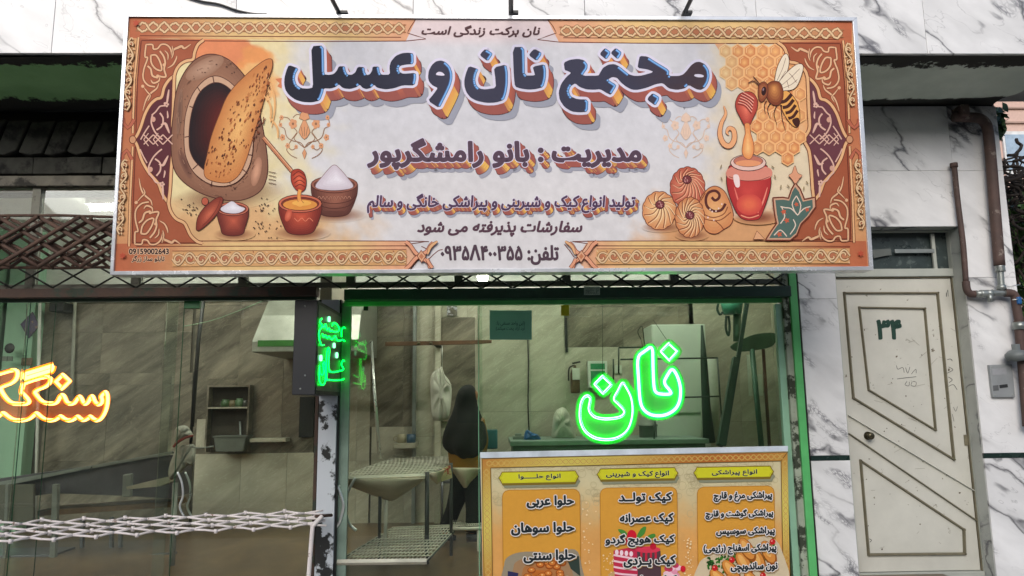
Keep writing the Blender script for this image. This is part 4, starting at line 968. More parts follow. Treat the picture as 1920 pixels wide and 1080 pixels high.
MB().box(x0 + .03, x1 - .03, YB - .124, YB - .12, z1 - .1, z1 - .03).build('glass_door', plain('green_pane', (0, 0, 0, 1)), fa)
fe = thing('fire_extinguisher', 'fire extinguisher with a paper tag hanging left of the first aid cabinet', 'fire extinguisher', tuple(at(1079, 735, YB - .1)))
p = at(1079, 737, YB - .12); m = MB(); m.lathe([(0, 0), (.055, 0), (.058, .02), (.058, .24), (.04, .29), (.018, .31), (.018, .34), (0, .34)], p, 'Z', 16); m.build('cylinder', plain('dark_red', rgb(78, 62, 40), .4), fe)
m = MB(); m.tube([p + Vector((-.03, 0, .36)), p + Vector((.07, 0, .38))], .012, 6); m.tube(cr([p + Vector((.0, 0, .34)), p + Vector((-.07, 0, .3)), p + Vector((-.08, 0, .15))], 4), .01, 6); m.build('valve_lever', plain('black_plastic', (0, 0, 0, 1)), fe)
m = MB(); m.box(p.x - .04, p.x + .05, p.y - .068, p.y - .064, p.z + .16, p.z + .3); m.build('tag', plain('paper_tag', rgb(190, 196, 180), .7), fe)
sh = thing('glass_shelf_frame', 'thin dark steel display frame behind the green glowing word', 'shelf frame', tuple(at(1270, 750, 8.0)))
for a, b in (((1163, 674), (1346, 671)), ((1345, 671), (1356, 828)), ((1281, 745), (1350, 743)), ((1160, 652), (1210, 651)), ((1160, 652), (1160, 700)), ((1150, 673), (1150, 715)), ((1228, 790), (1226, 832))):
    m = MB(); m.tube([at(*a, 8.0), at(*b, 8.0)], .009, 5); m.build('frame_bar', plain('black_iron2', rgb(20, 44, 30), .5), sh)
single('wall_note', lambda m: pbox(m, 1153, 685, 1166, 700, YB - .02, .004), plain('paper_tag', (0, 0, 0, 1)), 'small white printed note between the first aid cabinet and the letters', 'note')
m = MB(); m.tube([at(1316, 610, 8.3), at(1320, 680, 8.3), at(1324, 760, 8.3), at(1330, 830, 8.3)], [.012, .04, .05, .07], 8); m.build('folded_umbrella', plain('black_green', rgb(12, 40, 24), .7), None, 'folded dark umbrella leaning against the white cabinet', 'umbrella')
m = MB(); m.tube([at(1330, 672, 8.5), at(1332, 830, 8.5)], [.085, .11], 14); m.build('paper_roll', plain('paper_tag', (0, 0, 0, 1)), None, 'roll of white paper standing beside the folded umbrella', 'paper roll')
m = MB(); m.tube([at(1401, 566, 7.9), at(1357, 835, 7.4)], .028, 4, smooth=False); m.build('leaning_plank', plain('dark_plank', rgb(26, 50, 38), .5), None, 'dark plank leaning diagonally at the right side of the shop', 'plank')
m = MB(); m.tube([at(1379, 672, 7.6), at(1350, 835, 7.2)], .04, 4, smooth=False); m.build('leaning_plank', plain('dark_plank', (0, 0, 0, 1)), None, 'short thick dark plank behind the diagonal one', 'plank')
for nm, y0, Yp, lab, c2, pts in (('bread_peel', 655, 8.0, 'bread peel with a green shaft and an oval blade', rgb(52, 90, 70), (1410, 1428)), ('bread_peel', 655, 8.05, 'bread peel with a brown wooden shaft under the oval blade', rgb(92, 52, 32), (1431, 1443))):
    t = thing(nm, lab, 'bread peel', tuple(at(pts[0], 840, Yp))); m = MB(); m.tube([at(pts[0], y0, Yp), at(pts[1], 840, Yp - .1)], .03 if pts[0] == 1410 else .018, 8); m.build('shaft', plain('shaft%d' % pts[0], c2, .5), t)
    off = 0 if pts[0] == 1410 else -6
    m = MB(); pquad(m, cr([(1370, 650), (1385, 640), (1415, 633 + off), (1450, 630 + off), (1456, 634), (1446, 650), (1415, 657 + off), (1385, 659)], 4, True), Yp - .02, .02); m.build('blade', plain('peel_blade', rgb(60, 84, 62), .6, var=.3), t)
single('green_tub', lambda m: m.lathe([(0, 0), (.1, 0), (.13, .16), (.12, .16), (.09, .01)], at(1373, 589, 8.3), 'Z', 16), plain('teal_plastic', rgb(50, 120, 96), .4), 'teal plastic tub hanging near the top right of the glass', 'tub')
for i, (L, lab) in enumerate((([(1347, 568), (1345, 580), (1350, 590), (1355, 585)], 'dark hose loop left of the teal tub'), ([(1362, 592), (1361, 615), (1366, 629), (1368, 612), (1366, 592)], 'long dark strap hanging below the teal tub'))):
    m = MB(); m.tube(cr([at(x, y, 8.3) for x, y in L], 5), .014, 6); m.build('hanging_strap', plain('dark_plank', (0, 0, 0, 1)), None, lab, 'strap')
m = MB(); m.tube([at(1382, 589, 8.35), at(1382, 640, 8.35)], .045, 10); m.build('grey_pipe', plain('grey_pipe', rgb(80, 110, 92), .5), None, 'short grey pipe under the teal tub', 'pipe')
for i, (a, b, c, d) in enumerate(((1402, 665, 1409, 742), (1422, 702, 1430, 742))):
    single('wall_sheet', lambda m: pbox(m, a, b, c, d, YB - .02, .004), plain('paper_tag', (0, 0, 0, 1)), ('faded tall sheet pinned on the wall behind the green peel shaft', 'small sheet pinned on the wall between the two peel shafts')[i], 'note')
single('water_can', lambda m: m.lathe([(0, 0), (.1, 0), (.1, .2), (.11, .2), (.11, .22), (.1, .22), (.08, .3), (0, .3)], at(1216, 833, 8.4), 'Z', 16), plain('pale_steel', (0, 0, 0, 1)), 'round steel can on the counter below the green letters', 'can')
single('blue_crate', lambda m: pbox(m, 908, 806, 933, 842, 8.6, .2), plain('blue_crate', rgb(40, 90, 96), .5), 'blue crate standing right of the woman in black', 'crate', .01)
# ================================================================ the woman in black, walking away to the right
YP = 7.8
def pp(x, y, dy=0): return at(x, y, YP + dy)
pr = thing('person', 'woman seen from behind in a long black head cover over mustard clothes and black trousers', 'person', tuple(pp(880, 1005)))
def skin(nm, verts, edges, radii, mat, parent, sub=2):
    me = bpy.data.meshes.new(nm); me.from_pydata([tuple(v) for v in verts], edges, []); o = bpy.data.objects.new(nm, me); link(o, parent)
    md = o.modifiers.new('skin', 'SKIN'); md.use_smooth_shade = True
    for i, sv in enumerate(me.skin_vertices[0].data): sv.radius = radii[i] if isinstance(radii[i], tuple) else (radii[i], radii[i])
    me.skin_vertices[0].data[0].use_root = True
    s = o.modifiers.new('sub', 'SUBSURF'); s.levels = sub; s.render_levels = sub
    me.materials.append(mat); return o
M_skin = plain('skin', rgb(170, 120, 92), .55, var=.06, bump=0)
hip = pp(876, 885); V = [hip, pp(874, 850), pp(872, 810), pp(874, 783), pp(878, 766), pp(882, 745), pp(884, 728)]
E_ = [(i, i + 1) for i in range(6)]; R_ = [(.16, .12), (.14, .11), (.17, .11), (.15, .09), (.05, .055), (.075, .09), (.07, .085)]
def chain(st, pts, rs):
    p = st
    for q, r in zip(pts, rs): V.append(q); R_.append(r); E_.append((p, len(V) - 1)); p = len(V) - 1
    return p
chain(3, [pp(850, 790), pp(848, 825, .05), pp(858, 850, .16), pp(864, 858, .22)], [.055, .045, .035, .03])
e = chain(3, [pp(900, 790), pp(906, 822, .05), pp(904, 850, .12), pp(900, 860, .18)], [.055, .045, .036, .03])
chain(0, [pp(868, 900), pp(858, 945, .12), pp(838, 985, .2), pp(833, 1004, .2)], [.09, .065, .045, .04])
chain(0, [pp(884, 900), pp(887, 945, -.1), pp(886, 985, -.08), pp(885, 1002, -.08)], [.09, .066, .046, .04])
body = skin('body', V, E_, R_, M_skin, pr)
# fingers of both hands, relaxed
for bx_, by_, dy_, sg in ((864, 858, .22, -1), (900, 860, .18, 1)):
    b0 = pp(bx_, by_, dy_)
    for k in range(5):
        d = Vector(((k - 1.5) * .018 * sg, -.01, 0)) if k < 4 else Vector((-.035 * sg, -.02, .03))
        L_ = (.075, .085, .08, .065, .055)[k]
        p0 = b0 + d * .6; p1 = p0 + Vector((d.x * .3, -.01, -L_ * .5)); p2 = p1 + Vector((0, -.02, -L_ * .45))
        mf = MB(); mf.tube([p0, p1, p2], [.010, .009, .007], 6); mf.build('finger', M_skin, body)
M_blk = plain('black_cloth', rgb(8, 12, 9), .85, var=.2, scale=5, bump=.4, bscale=12)
M_must = plain('mustard_cloth', rgb(138, 96, 26), .85, var=.15, bump=.4, bscale=16)
def sleeve(pts, rs):
    m = MB(); m.tube(cr(pts, 4), sum([[a + (b - a) * t / 4 for t in range(4)] for a, b in zip(rs, rs[1:])], []) + [rs[-1]], 12); m.build('sleeve', M_must, pr)
sleeve([pp(853, 788), pp(848, 825, .05), pp(857, 848, .14)], [.06, .055, .045]); sleeve([pp(898, 788), pp(906, 822, .05), pp(904, 848, .11)], [.06, .055, .045])
M_trou = plain('black_trousers', rgb(14, 18, 16), .85, var=.2, bump=.3)
def loft(rows, mat, nm, seg=40, fold=.0):
    """rows: (px-left, px-right, py, depth-half, dy) horizontal ellipses"""
    vs = []; rr = []
    for (a, b, y, dh, dy) in rows:
        A, B_ = pp(a, y, dy), pp(b, y, dy); c = (A + B_) / 2; rx = (B_ - A).length / 2
        for k in range(seg):
            t = 2 * math.pi * k / seg; f = 1 + fold * math.sin(t * 5 + y * .05) * (y - rows[0][2]) / 100
            vs.append(c + Vector((rx * math.cos(t) * f, dh * math.sin(t) * f, 0)))
    n = len(rows)
    fs = [(i * seg + k, i * seg + (k + 1) % seg, (i + 1) * seg + (k + 1) % seg, (i + 1) * seg + k) for i in range(n - 1) for k in range(seg)] + [tuple(range(seg)), tuple(range((n - 1) * seg, n * seg))]
    mb = MB(); mb.add(vs, fs, True); o = mb.build(nm, mat, pr); s = o.modifiers.new('sub', 'SUBSURF'); s.levels = 1; s.render_levels = 1; return o
loft([(872, 884, 721, .04, 0), (862, 891, 727, .1, 0), (856, 895, 740, .12, 0), (853, 894, 755, .12, 0), (849, 897, 768, .12, 0), (841, 904, 785, .16, 0), (835, 909, 800, .18, 0), (832, 912, 815, .19, 0), (831, 913, 830, .20, 0), (836, 909, 842, .19, -.02), (850, 900, 853, .13, -.05), (862, 886, 862, .06, -.08)], M_blk, 'head_cover', fold=.09)
loft([(848, 903, 800, .12, 0), (841, 912, 825, .14, .01), (840, 914, 850, .15, .01), (843, 911, 872, .15, 0), (848, 905, 892, .13, 0), (850, 902, 900, .10, 0)], M_must, 'mustard_dress', fold=.06)
def leg2(pts, rs):
    m = MB(); m.tube(cr(pts, 5), sum([[a + (b - a) * t / 5 for t in range(5)] for a, b in zip(rs, rs[1:])], []) + [rs[-1]], 14); m.build('trouser_leg', M_trou, pr)
leg2([pp(866, 885), pp(862, 915, .04), pp(850, 955, .12), pp(836, 990, .2)], [.12, .105, .08, .075])
leg2([pp(886, 885), pp(888, 915, -.04), pp(889, 955, -.1), pp(887, 995, -.08)], [.12, .105, .085, .08])
for x, dy in ((833, .2), (884, -.08)):
    m = MB(); a = pp(x, 1008, dy); m.tube([a + Vector((-.05, .0, 0)), a + Vector((.03, 0, .005)), a + Vector((.12, -.0, -.01))], [.045, .045, .03], 10); m.build('shoe', plain('black_shoe', rgb(12, 12, 12), .4), pr)

# ================================================================ glowing window words
def neon(nm, lab, loops, Y, mat, matc, matp, r=.0105, back=.02, plate=14, wires=(), org=(0, 0)):
    t = thing(nm, lab, 'neon sign', tuple(at(*org, Y)))
    for L, cl in loops:
        P = [at(x, y, Y) for x, y in L]
        m = MB(); m.tube(P, r * .95, 8, closed=cl); m.build('light_tube', matc, t)
        P = [at(x, y, Y + r * .9) for x, y in L]
        m = MB(); m.tube(P, r * 2.0, 8, closed=cl, flat=.5); m.build('tube_channel', mat, t)
    for a in wires:
        m = MB(); m.tube([at(x, y, Y + .01) for x, y in a], .0022, 4); m.build('hanging_wire', M_iron, t)
    return t
def backing(t, polys, Y, mat, d):
    from mathutils.geometry import delaunay_2d_cdt
    for P in polys:
        n = len(P); V, E0, F0, *_ = delaunay_2d_cdt([Vector(p) for p in P], [], [tuple(range(n))], 1, 1e-5)
        m = MB(); m.add([at(v.x, v.y, Y + .026) for v in V], [tuple(f) for f in F0]); m.build('backing_plate', mat, t)
        ar = sum(P[i][0] * P[(i + 1) % n][1] - P[(i + 1) % n][0] * P[i][1] for i in range(n)); sg = 1 if ar > 0 else -1; O = []
        for i in range(n):                       # coloured rim added beyond the tube to imitate its glow halo
            a, b = P[i - 1], P[(i + 1) % n]; l = math.hypot(b[0] - a[0], b[1] - a[1]) or 1; O.append((P[i][0] + (b[1] - a[1]) / l * d * sg, P[i][1] - (b[0] - a[0]) / l * d * sg))
        m = MB(); m.add([at(x, y, Y + .0262) for x, y in P] + [at(x, y, Y + .0262) for x, y in O], [(i, (i + 1) % n, (i + 1) % n + n, i + n) for i in range(n)]); m.build('glow_halo_rim', mat, t)
def acrylic(name, c, amt):
    k = N(name); k.t.nodes.remove(k.b); tr = k.n('BsdfTransparent'); df = k.n('BsdfDiffuse'); df.inputs[0].default_value = (*c, 1)
    mx = k.n('MixShader'); mx.inputs[0].default_value = amt; k.l(tr.outputs[0], mx.inputs[1]); k.l(df.outputs[0], mx.inputs[2]); k.l(mx.outputs[0], k.out.inputs[0]); return k.m
YNE = YW + .135
o4 = lambda L: [(1070 + x / 4.909, 620 + y / 4.909) for x, y in L]
gN = o4([(155, 600), (182, 622), (178, 665), (170, 715), (186, 760), (230, 797), (310, 812), (400, 807), (470, 788), (498, 752), (482, 716), (440, 672), (402, 628), (440, 550), (480, 482), (520, 530), (558, 610), (574, 700), (570, 790), (545, 880), (500, 945), (420, 990), (320, 1003), (220, 985), (140, 930), (98, 850), (87, 770), (95, 680), (120, 620)])
gD1 = o4([(295, 418), (378, 496), (300, 578), (222, 492)])
gA = o4([(755, 135), (757, 300), (765, 530), (788, 576), (850, 587), (925, 584), (922, 560), (852, 480), (890, 410), (932, 345), (972, 395), (1004, 480), (1014, 560), (1005, 650), (970, 720), (900, 768), (830, 785), (750, 780), (692, 750), (652, 700), (635, 620), (625, 450), (611, 238), (680, 190)])
gD2 = o4([(905, 117), (985, 190), (910, 273), (833, 190)])
def rcl(P, n=4): return cr(P, n, True)
def sharp(P, k=.12):                             # polygon with small rounded corners
    q = []
    for i, p in enumerate(P):
        a = P[i - 1]; b = P[(i + 1) % len(P)]
        q += [(p[0] + (a[0] - p[0]) * k, p[1] + (a[1] - p[1]) * k), p, (p[0] + (b[0] - p[0]) * k, p[1] + (b[1] - p[1]) * k)]
    return q
gLoops = [(rcl(gN), True), (sharp(gD1), True), (rcl(gA[1:23]) if False else chaikin(gA, .25, 2), True), (sharp(gD2), True)]
G_t = emit('green_channel', (.0, .95, .04), 7); G_c = emit('green_tube', (.35, 1, .55), 4.5)
tn = neon('neon_word', 'green glowing word hanging in the right shop window', gLoops, YNE, G_t, G_c, None, r=.0115, wires=[[(1208, 668), (1202, 636)], [(1252, 640), (1225, 600)], [(1130, 703), (1130, 570)]], org=(1180, 740))
A_g = acrylic('green_acrylic', (.04, .60, .12), .66)
backing(tn, [[p for p in L[0]] for L in gLoops], YNE, A_g, 9)
m = MB(); m.tube(cr([at(x, y, YNE + .02) for x, y in [(1202, 636), (1196, 622), (1204, 612), (1208, 640), (1211, 655)]], 4), .004, 5); m.build('plug_cord', M_iron, tn)
o5 = lambda L: [(x / 8.31, 670 + y / 8.31) for x, y in L]
oP = o5([(-330, 350), (0, 255), (285, 172), (256, 375), (0, 462), (20, 530), (70, 610), (130, 680), (200, 722), (300, 727), (420, 725), (462, 695), (420, 630), (365, 575), (328, 545), (360, 430), (385, 398), (790, 272), (782, 430), (520, 522), (580, 610), (645, 682), (700, 715), (850, 722), (900, 690), (940, 600), (972, 582), (1003, 610), (1040, 705), (1090, 728), (1160, 715), (1200, 650), (1238, 602), (1270, 640), (1295, 710), (1335, 730), (1380, 690), (1412, 612), (1445, 602), (1475, 690), (1520, 738), (1580, 722), (1592, 660), (1565, 610), (1645, 525), (1675, 590), (1675, 720), (1640, 850), (1580, 950), (1520, 985), (1460, 970), (1405, 912), (1365, 955), (1300, 983), (1250, 960), (1210, 912), (1150, 968), (1080, 985), (1010, 970), (942, 908), (880, 965), (800, 985), (700, 970), (630, 920), (565, 858), (500, 930), (420, 970), (320, 985), (200, 975), (120, 920), (48, 858), (0, 900), (-100, 980), (-400, 990), (-520, 900), (-420, 600)])
oB = o5([(388, 262), (822, 130), (808, 200), (380, 335)])
oD = o5([(975, 270), (1085, 372), (965, 488), (862, 380)])
O_t = emit('orange_channel', (1, .20, .0), 2.6); O_c = emit('orange_tube', (1, .72, .16), 4.0)
oL = [(chaikin(oP, .25, 2), True), (sharp(oB, .05), True), (sharp(oD), True)]
to = neon('neon_word', 'orange glowing word at the left edge of the shop window', oL, YNE + .0, O_t, O_c, None, r=.0155, wires=[[(46, 716), (50, 570)], [(78, 760), (76, 700)]], org=(90, 750))
backing(to, [L[0] for L in oL], YNE, acrylic('orange_acrylic', (.50, .14, .03), .6), 5)
# ================================================================ pipes, meter, things beyond the right corner
M_pipe = plain('red_brown_pipe', rgb(80, 62, 57), .7, var=.35, scale=7, wear=rgb(124, 112, 104), wscale=12, wcut=(.60, .66))
M_galv = plain('galvanised', (0, 0, 0, 1))
gp = thing('gas_pipe', 'thick red brown pipe running down the marble pilaster into galvanised fittings', 'pipe', tuple(at(1860, 540, YW - .08)))
def pq(L, Y, r, mat, nm, par, n=5, seg=12): m = MB(); m.tube(cr([at(x, y, Y) for x, y in L], n), r, seg); return m.build(nm, mat, par)
pq([(1788, 219), (1815, 220), (1836, 222), (1848, 232), (1853, 250), (1858, 300), (1866, 400), (1874, 498)], YW - .07, .043, M_pipe, 'riser', gp)
m = MB(); m.box(at(1784, 220, YW).x, at(1800, 220, YW).x, YW - .14, YW, at(1790, 228, YW).z, at(1790, 207, YW).z); m.build('pipe_socket', M_pipe, gp, bevel=.01)
pq([(1874, 498), (1876, 510)], YW - .07, .038, M_galv, 'reducer', gp); pq([(1875, 506), (1878, 545)], YW - .07, .026, M_galv, 'galvanised_pipe', gp)
for a, b, r in (((1874, 503), (1875, 509), .036), ((1877, 535), (1878, 543), .036), ((1852, 545), (1857, 557), .038)):
    pq([a, b], YW - .07, r, M_galv, 'coupling', gp, 2, 8)
pq([(1830, 551), (1885, 549)], YW - .07, .026, M_galv, 'galvanised_pipe', gp); pq([(1838, 551), (1858, 551)], YW - .07, .034, M_galv, 'valve_body', gp); pq([(1856, 552), (1857, 566)], YW - .09, .02, M_galv, 'valve_stem', gp, 2, 8)
pq([(1884, 549), (1896, 550), (1903, 556), (1906, 575), (1911, 605)], YW - .07, .034, M_pipe, 'elbow_pipe', gp); pq([(1909, 602), (1918, 700), (1926, 800)], YW - .07, .034, M_pipe, 'lower_pipe', gp)
m = MB(); m.lathe([(.0, -.03), (.05, -.03), (.05, .03), (.0, .03)], at(1911, 611, YW - .07), 'Z', 12); m.build('union_ring', M_galv, gp)
m = MB(); a = at(1906, 664, YW - .1); m.lathe([(0, -.06), (.07, -.05), (.085, -.02), (.085, .0), (.05, .03), (.03, .035), (.03, .08), (0, .08)], (a.x, a.y, a.z), 'Z', 16); m.build('regulator', plain('grey_regulator', rgb(110, 116, 116), .5), gp)
gp2 = thing('gas_pipe', 'thin rusty pipe down the edge of the door reveal bending into the valve', 'pipe', tuple(at(1800, 540, YW - .05)))
pq([(1789, 312), (1796, 380), (1806, 460), (1811, 530)], YW - .05, .022, M_pipe, 'riser', gp2); pq([(1811, 528), (1813, 543), (1820, 551), (1832, 551)], YW - .05, .030, M_pipe, 'elbow', gp2); pq([(1788, 306), (1789, 314)], YW - .05, .03, M_pipe, 'socket', gp2, 2)
for p in ((1889, 538, 1912, 534), (1898, 562, 1918, 560)): m = MB(); m.tube([at(p[0], p[1], YW - .11), at(p[2], p[3], YW - .11)], .004, 4); m.build('wire_tie', M_chr, gp)
bxm = thing('meter_box', 'grey metal meter plate screwed on the marble pilaster', 'meter box', tuple(at(1877, 715, YW)))
m = MB(); pquad(m, [(1855, 684), (1898, 683), (1904, 745), (1862, 745)], YW - .03, .03); m.build('plate', plain('grey_plate', rgb(146, 150, 152), .5, .2, var=.12), bxm, bevel=.004)
for pts, c in (([(1874, 722), (1889, 720), (1890, 726), (1875, 728)], rgb(40, 42, 44)), ([(1862, 723), (1872, 722), (1873, 732), (1863, 733)], rgb(90, 92, 94)), ([(1860, 692), (1886, 690), (1888, 702), (1861, 704)], rgb(150, 152, 156))):
    m = MB(); pquad(m, pts, YW - .033, .003); m.build('label_field', plain('field_%02d' % int(c[0] * 99), c, .5, bump=0), bxm)
for x, y in ((1860, 688), (1895, 688), (1866, 741), (1899, 740)): m = MB(); m.lathe([(0, -.004), (.006, 0)], at(x, y, YW - .031), 'Y', 8); m.build('screw', M_galv, bxm)
single('valve_wheel', lambda m: pbox(m, 1909, 556, 1917, 570, YW - .12, .05), plain('blue_plastic', (0, 0, 0, 1)), 'blue valve handle at the right edge behind the pipe elbow', 'valve', .01)

# building, vine and fence beyond the pilaster
M_brk = plain('pink_brick_wall', rgb(196, 168, 158), .85, var=.08, scale=20, bump=.3)
hb = thing('brick_house', 'pinkish stone clad house far behind the vine at the right edge', 'house', (13, 16, 0))
YH = 15.0
MB().box(at(1872, 400, YH).x, at(1872, 400, YH).x + 9, YH, YH + 6, 0, 14).build('wall', M_brk, hb)
for y in (186, 205, 232, 262, 300, 420, 480, 560, 640):
    m = MB(); z = at(1900, y, YH).z; m.box(at(1872, 400, YH).x, at(1872, 400, YH).x + 9, YH - .05, YH - .001, z, z + .035); m.build('stone_course', plain('course_line', rgb(160, 136, 126), .8), hb)
w_ = MB(); pbox(w_, 1884, 246, 1960, 330, YH - .06, .05); wf = w_.build('window', plain('window_frame', rgb(210, 212, 214), .5), hb)
w_ = MB(); pbox(w_, 1888, 252, 1960, 318, YH - .075, .012); w_.build('pane', plain('sky_pane', rgb(150, 170, 190), .08, .0, bump=0), wf)
w_ = MB(); pbox(w_, 1888, 172, 1960, 177, YH - .06, .05); w_.build('ledge', plain('window_frame', (0, 0, 0, 1)), hb)
vn = thing('vine', 'tangled dark climbing vine with green leaves beside the pilaster', 'vine', tuple(at(1905, 700, 7.5)))
random.seed(11)
M_bark = plain('vine_bark', rgb(48, 40, 34), .9, var=.3)
st = MB()
for i in range(170):
    x, y = random.uniform(1878, 1965), random.uniform(285, 470) if i < 140 else random.uniform(420, 760)
    Y = random.uniform(6.8, 7.8); a = random.uniform(0, 6.28); P = []
    for k in range(7):
        P.append(at(x, y, Y)); a += random.uniform(-.9, .9); x += math.cos(a) * 12; y += math.sin(a) * 7 + (.5 if i < 140 else 9); Y += random.uniform(-.06, .06)
        x = max(x, 1872)
    st.tube(cr(P, 3), random.uniform(.007, .019), 5)
st.build('stem_tangle', M_bark, vn, kind='stuff')
for L, r in (([(1893, 400), (1897, 560), (1906, 700), (1915, 900)], .03), ([(1885, 330), (1889, 450), (1893, 520)], .02), ([(1905, 380), (1908, 520), (1916, 620)], .015)):
    m = MB(); m.tube(cr([at(x, y, 7.3) for x, y in L], 5), r, 7); m.build('trunk', M_bark, vn)
lf = MB()
for i in range(2300):
    if i < 60: x, y = random.gauss(1872, 5), random.gauss(225, 14)
    elif i < 120: x, y = random.gauss(1872, 4), random.gauss(240, 8)
    else: x, y = random.uniform(1872, 1965), random.gauss(460, 45) if i % 3 else random.uniform(380, 820)
    p = at(x, y, random.uniform(6.35, 6.6) if i < 120 else random.uniform(7.2, 8.4)); s_ = random.uniform(.03, .065)
    n_ = Vector((random.uniform(-1, 1), random.uniform(-1, .2), random.uniform(-.2, 1))).normalized(); u = n_.cross(Vector((0, .3, 1))).normalized(); w = n_.cross(u)
    lf.add([p - w * s_, p + u * s_ * .55 - w * s_ * .2, p + u * s_ * .5 + w * s_ * .3, p + w * s_, p - u * s_ * .5 + w * s_ * .3, p - u * s_ * .55 - w * s_ * .2], [(0, 1, 2, 3), (0, 3, 4, 5)])
k = N('leaf'); k.base(k.ramp(k.noise(k.coord(), 9, 3), [(.3, rgb(38, 66, 26)), (.7, rgb(82, 116, 52))])); k.set(.5); lf.build('leaves', k.m, vn, kind='stuff')
fc = thing('wire_fence', 'thin wire fence behind the vine at the right edge', 'fence', tuple(at(1905, 700, 8.6)))
for y in (415, 520, 620, 720): m = MB(); m.tube([at(1860, y, 8.6), at(2000, y - 3, 8.6)], .008, 4); m.build('wire', M_iron, fc)
for x in (1898, 1950): m = MB(); m.tube([at(x, 400, 8.6), at(x + 12, 1000, 8.6)], .025, 6); m.build('post', M_iron, fc)
hg = MB(); 
for i in range(2600):
    x, y = random.uniform(1850, 2060), random.uniform(455, 1100); p = at(x, y, random.uniform(8.8, 10.5)); s_ = random.uniform(.04, .08)
    n_ = Vector((random.uniform(-1, 1), random.uniform(-1, .2), random.uniform(-.2, 1))).normalized(); u = n_.cross(Vector((0, .3, 1))).normalized(); w = n_.cross(u)
    hg.add([p - w * s_, p + u * s_ * .5, p + w * s_, p - u * s_ * .5], [(0, 1, 2, 3)])
bh = thing('bush', 'dense green bush behind the vine at the right edge', 'bush', tuple(at(1920, 900, 9.5))); hg.build('leaves', bpy.data.materials['leaf'], bh, kind='stuff')
# floodlight arms above the signboard
for i, (x0, x1, lab) in enumerate(((636, 620, 'left black floodlight arm on top of the signboard'), (958, 958, 'middle black floodlight arm on top of the signboard'), (1283, 1298, 'right black floodlight arm on top of the signboard'))):
    t = thing('floodlight', lab, 'floodlight', tuple(at(x0, 26, 4.74)), 'floodlights over the signboard')
    a = at(x0, 25, 4.76); b = at(x1, -6, 4.55); c = b + (b - a) * 2.2
    m = MB(); m.tube([a, b, c], .016, 4, smooth=False); m.build('arm', plain('arm_black', rgb(34, 36, 38), .5), t)
    m = MB(); m.box(a.x - .015, a.x + (.05 if i else .06), a.y - .03, a.y + .03, a.z - .012, a.z + .006); m.build('foot', plain('arm_black', (0, 0, 0, 1)), t)
    m = MB(); m.box(c.x - .11, c.x + .11, c.y - .09, c.y + .03, c.z - .02, c.z + .05); m.build('lamp_housing', plain('arm_black', (0, 0, 0, 1)), t, bevel=.01)
    m = MB(); m.box(c.x - .09, c.x + .09, c.y - .07, c.y + .01, c.z - .024, c.z - .021); m.build('lamp_glass', plain('lamp_lens', rgb(180, 184, 180), .2), t)
# ================================================================ the big signboard
random.seed(5)
KS = math.tan(math.radians(2.1)); YS0 = 4.80; _pb = at(920, 511, YS0)
NS = Vector((0, -1, -KS)).normalized()           # the board leans out at the top
def smap(px, py, h=0):
    d = ray(px, py); P0 = _pb; t = (P0 - EYE).dot(NS) / d.dot(NS); return EYE + d * t + NS * h
sb = thing('signboard', 'large printed shop signboard with bread oven, honey jar and bee between orange Persian borders', 'signboard', tuple(_pb))
TL, TR, BR_, BL = (236, 27), (1605, 34), (1636, 507), (208, 516)
iTL, iTR, iBR, iBL = (243, 33), (1597, 41), (1628, 500), (215, 509)
M_al = plain('brushed_aluminium', rgb(214, 218, 224), .25, .45, var=.12, scale=5, bump=.05)
def bar4(pts, h0, h1, nm, mat):
    m = MB(); a = [smap(*p, h0) for p in pts]; b = [smap(*p, h1) for p in pts]; n = len(pts)
    m.add(a + b, [tuple(range(n)), tuple(range(n, 2 * n))] + [(i, (i + 1) % n, (i + 1) % n + n, i + n) for i in range(n)]); return m.build(nm, mat, sb, bevel=.002)
bar4([TL, TR, iTR, iTL], -.13, .016, 'frame_top', M_al); bar4([iBL, iBR, BR_, BL], -.13, .016, 'frame_bottom', M_al)
bar4([TL, iTL, iBL, BL], -.129, .0155, 'frame_side', M_al); bar4([iTR, TR, BR_, iBR], -.129, .0155, 'frame_side', M_al)
bar4([iTL, iTR, iBR, iBL], -.12, -.001, 'backing_box', plain('backing_sheet', rgb(120, 122, 124), .6))
ink = attr_mat('sign_ink', .55, .035, .12)
GA = 1.0
# painted ground of the print
def sm(a, b, x): t = min(max((x - a) / (b - a), 0), 1); return t * t * (3 - 2 * t)
def mixc(a, b, t): return tuple(a[i] + (b[i] - a[i]) * t for i in range(3))
from mathutils import noise as mno
def ns(x, y, s, o=0): return mno.fractal(Vector((x / s, y / s, o)), 1.0, 2.0, 5)
def ground(x, y):
    n1 = ns(x, y, 45); n2 = ns(x, y, 18, 7)
    c = mixc((210, 209, 215), (216, 213, 215), sm(200, 380, y))
    c = mixc(c, (224, 206, 208), sm(95, 60, y) * sm(700, 800, x) * sm(1160, 1060, x))
    wl = sm(640, 470, x + n1 * 60); c = mixc(c, (230, 212, 160), wl * .95)
    c = mixc(c, (222, 130, 88), sm(.0, .25, 1 - math.hypot((x - 410) / 90, (y - 96) / 40) + n1 * .5) * .9)
    c = mixc(c, (232, 160, 92), sm(.0, .3, 1 - math.hypot((x - 480) / 45, (y - 150) / 75) + n1 * .6) * .65)
    gb = sm(355, 420, y + n1 * 26); c = mixc(c, (216, 172, 124), gb * sm(740, 560, x + n1 * 60)); c = mixc(c, (212, 158, 112), gb * sm(1170, 1260, x + n1 * 40))
    wr = sm(1290, 1400, x + n1 * 50); c = mixc(c, (224, 204, 170), wr * (1 - gb) * .9)
    c = mixc(c, (228, 160, 104), sm(.1, .5, 1 - math.hypot((x - 1490) / 80, (y - 170) / 130) + n1 * .3) * .8)
    k_ = 1 + n2 * .035; return tuple(min(250, v * k_) for v in c)
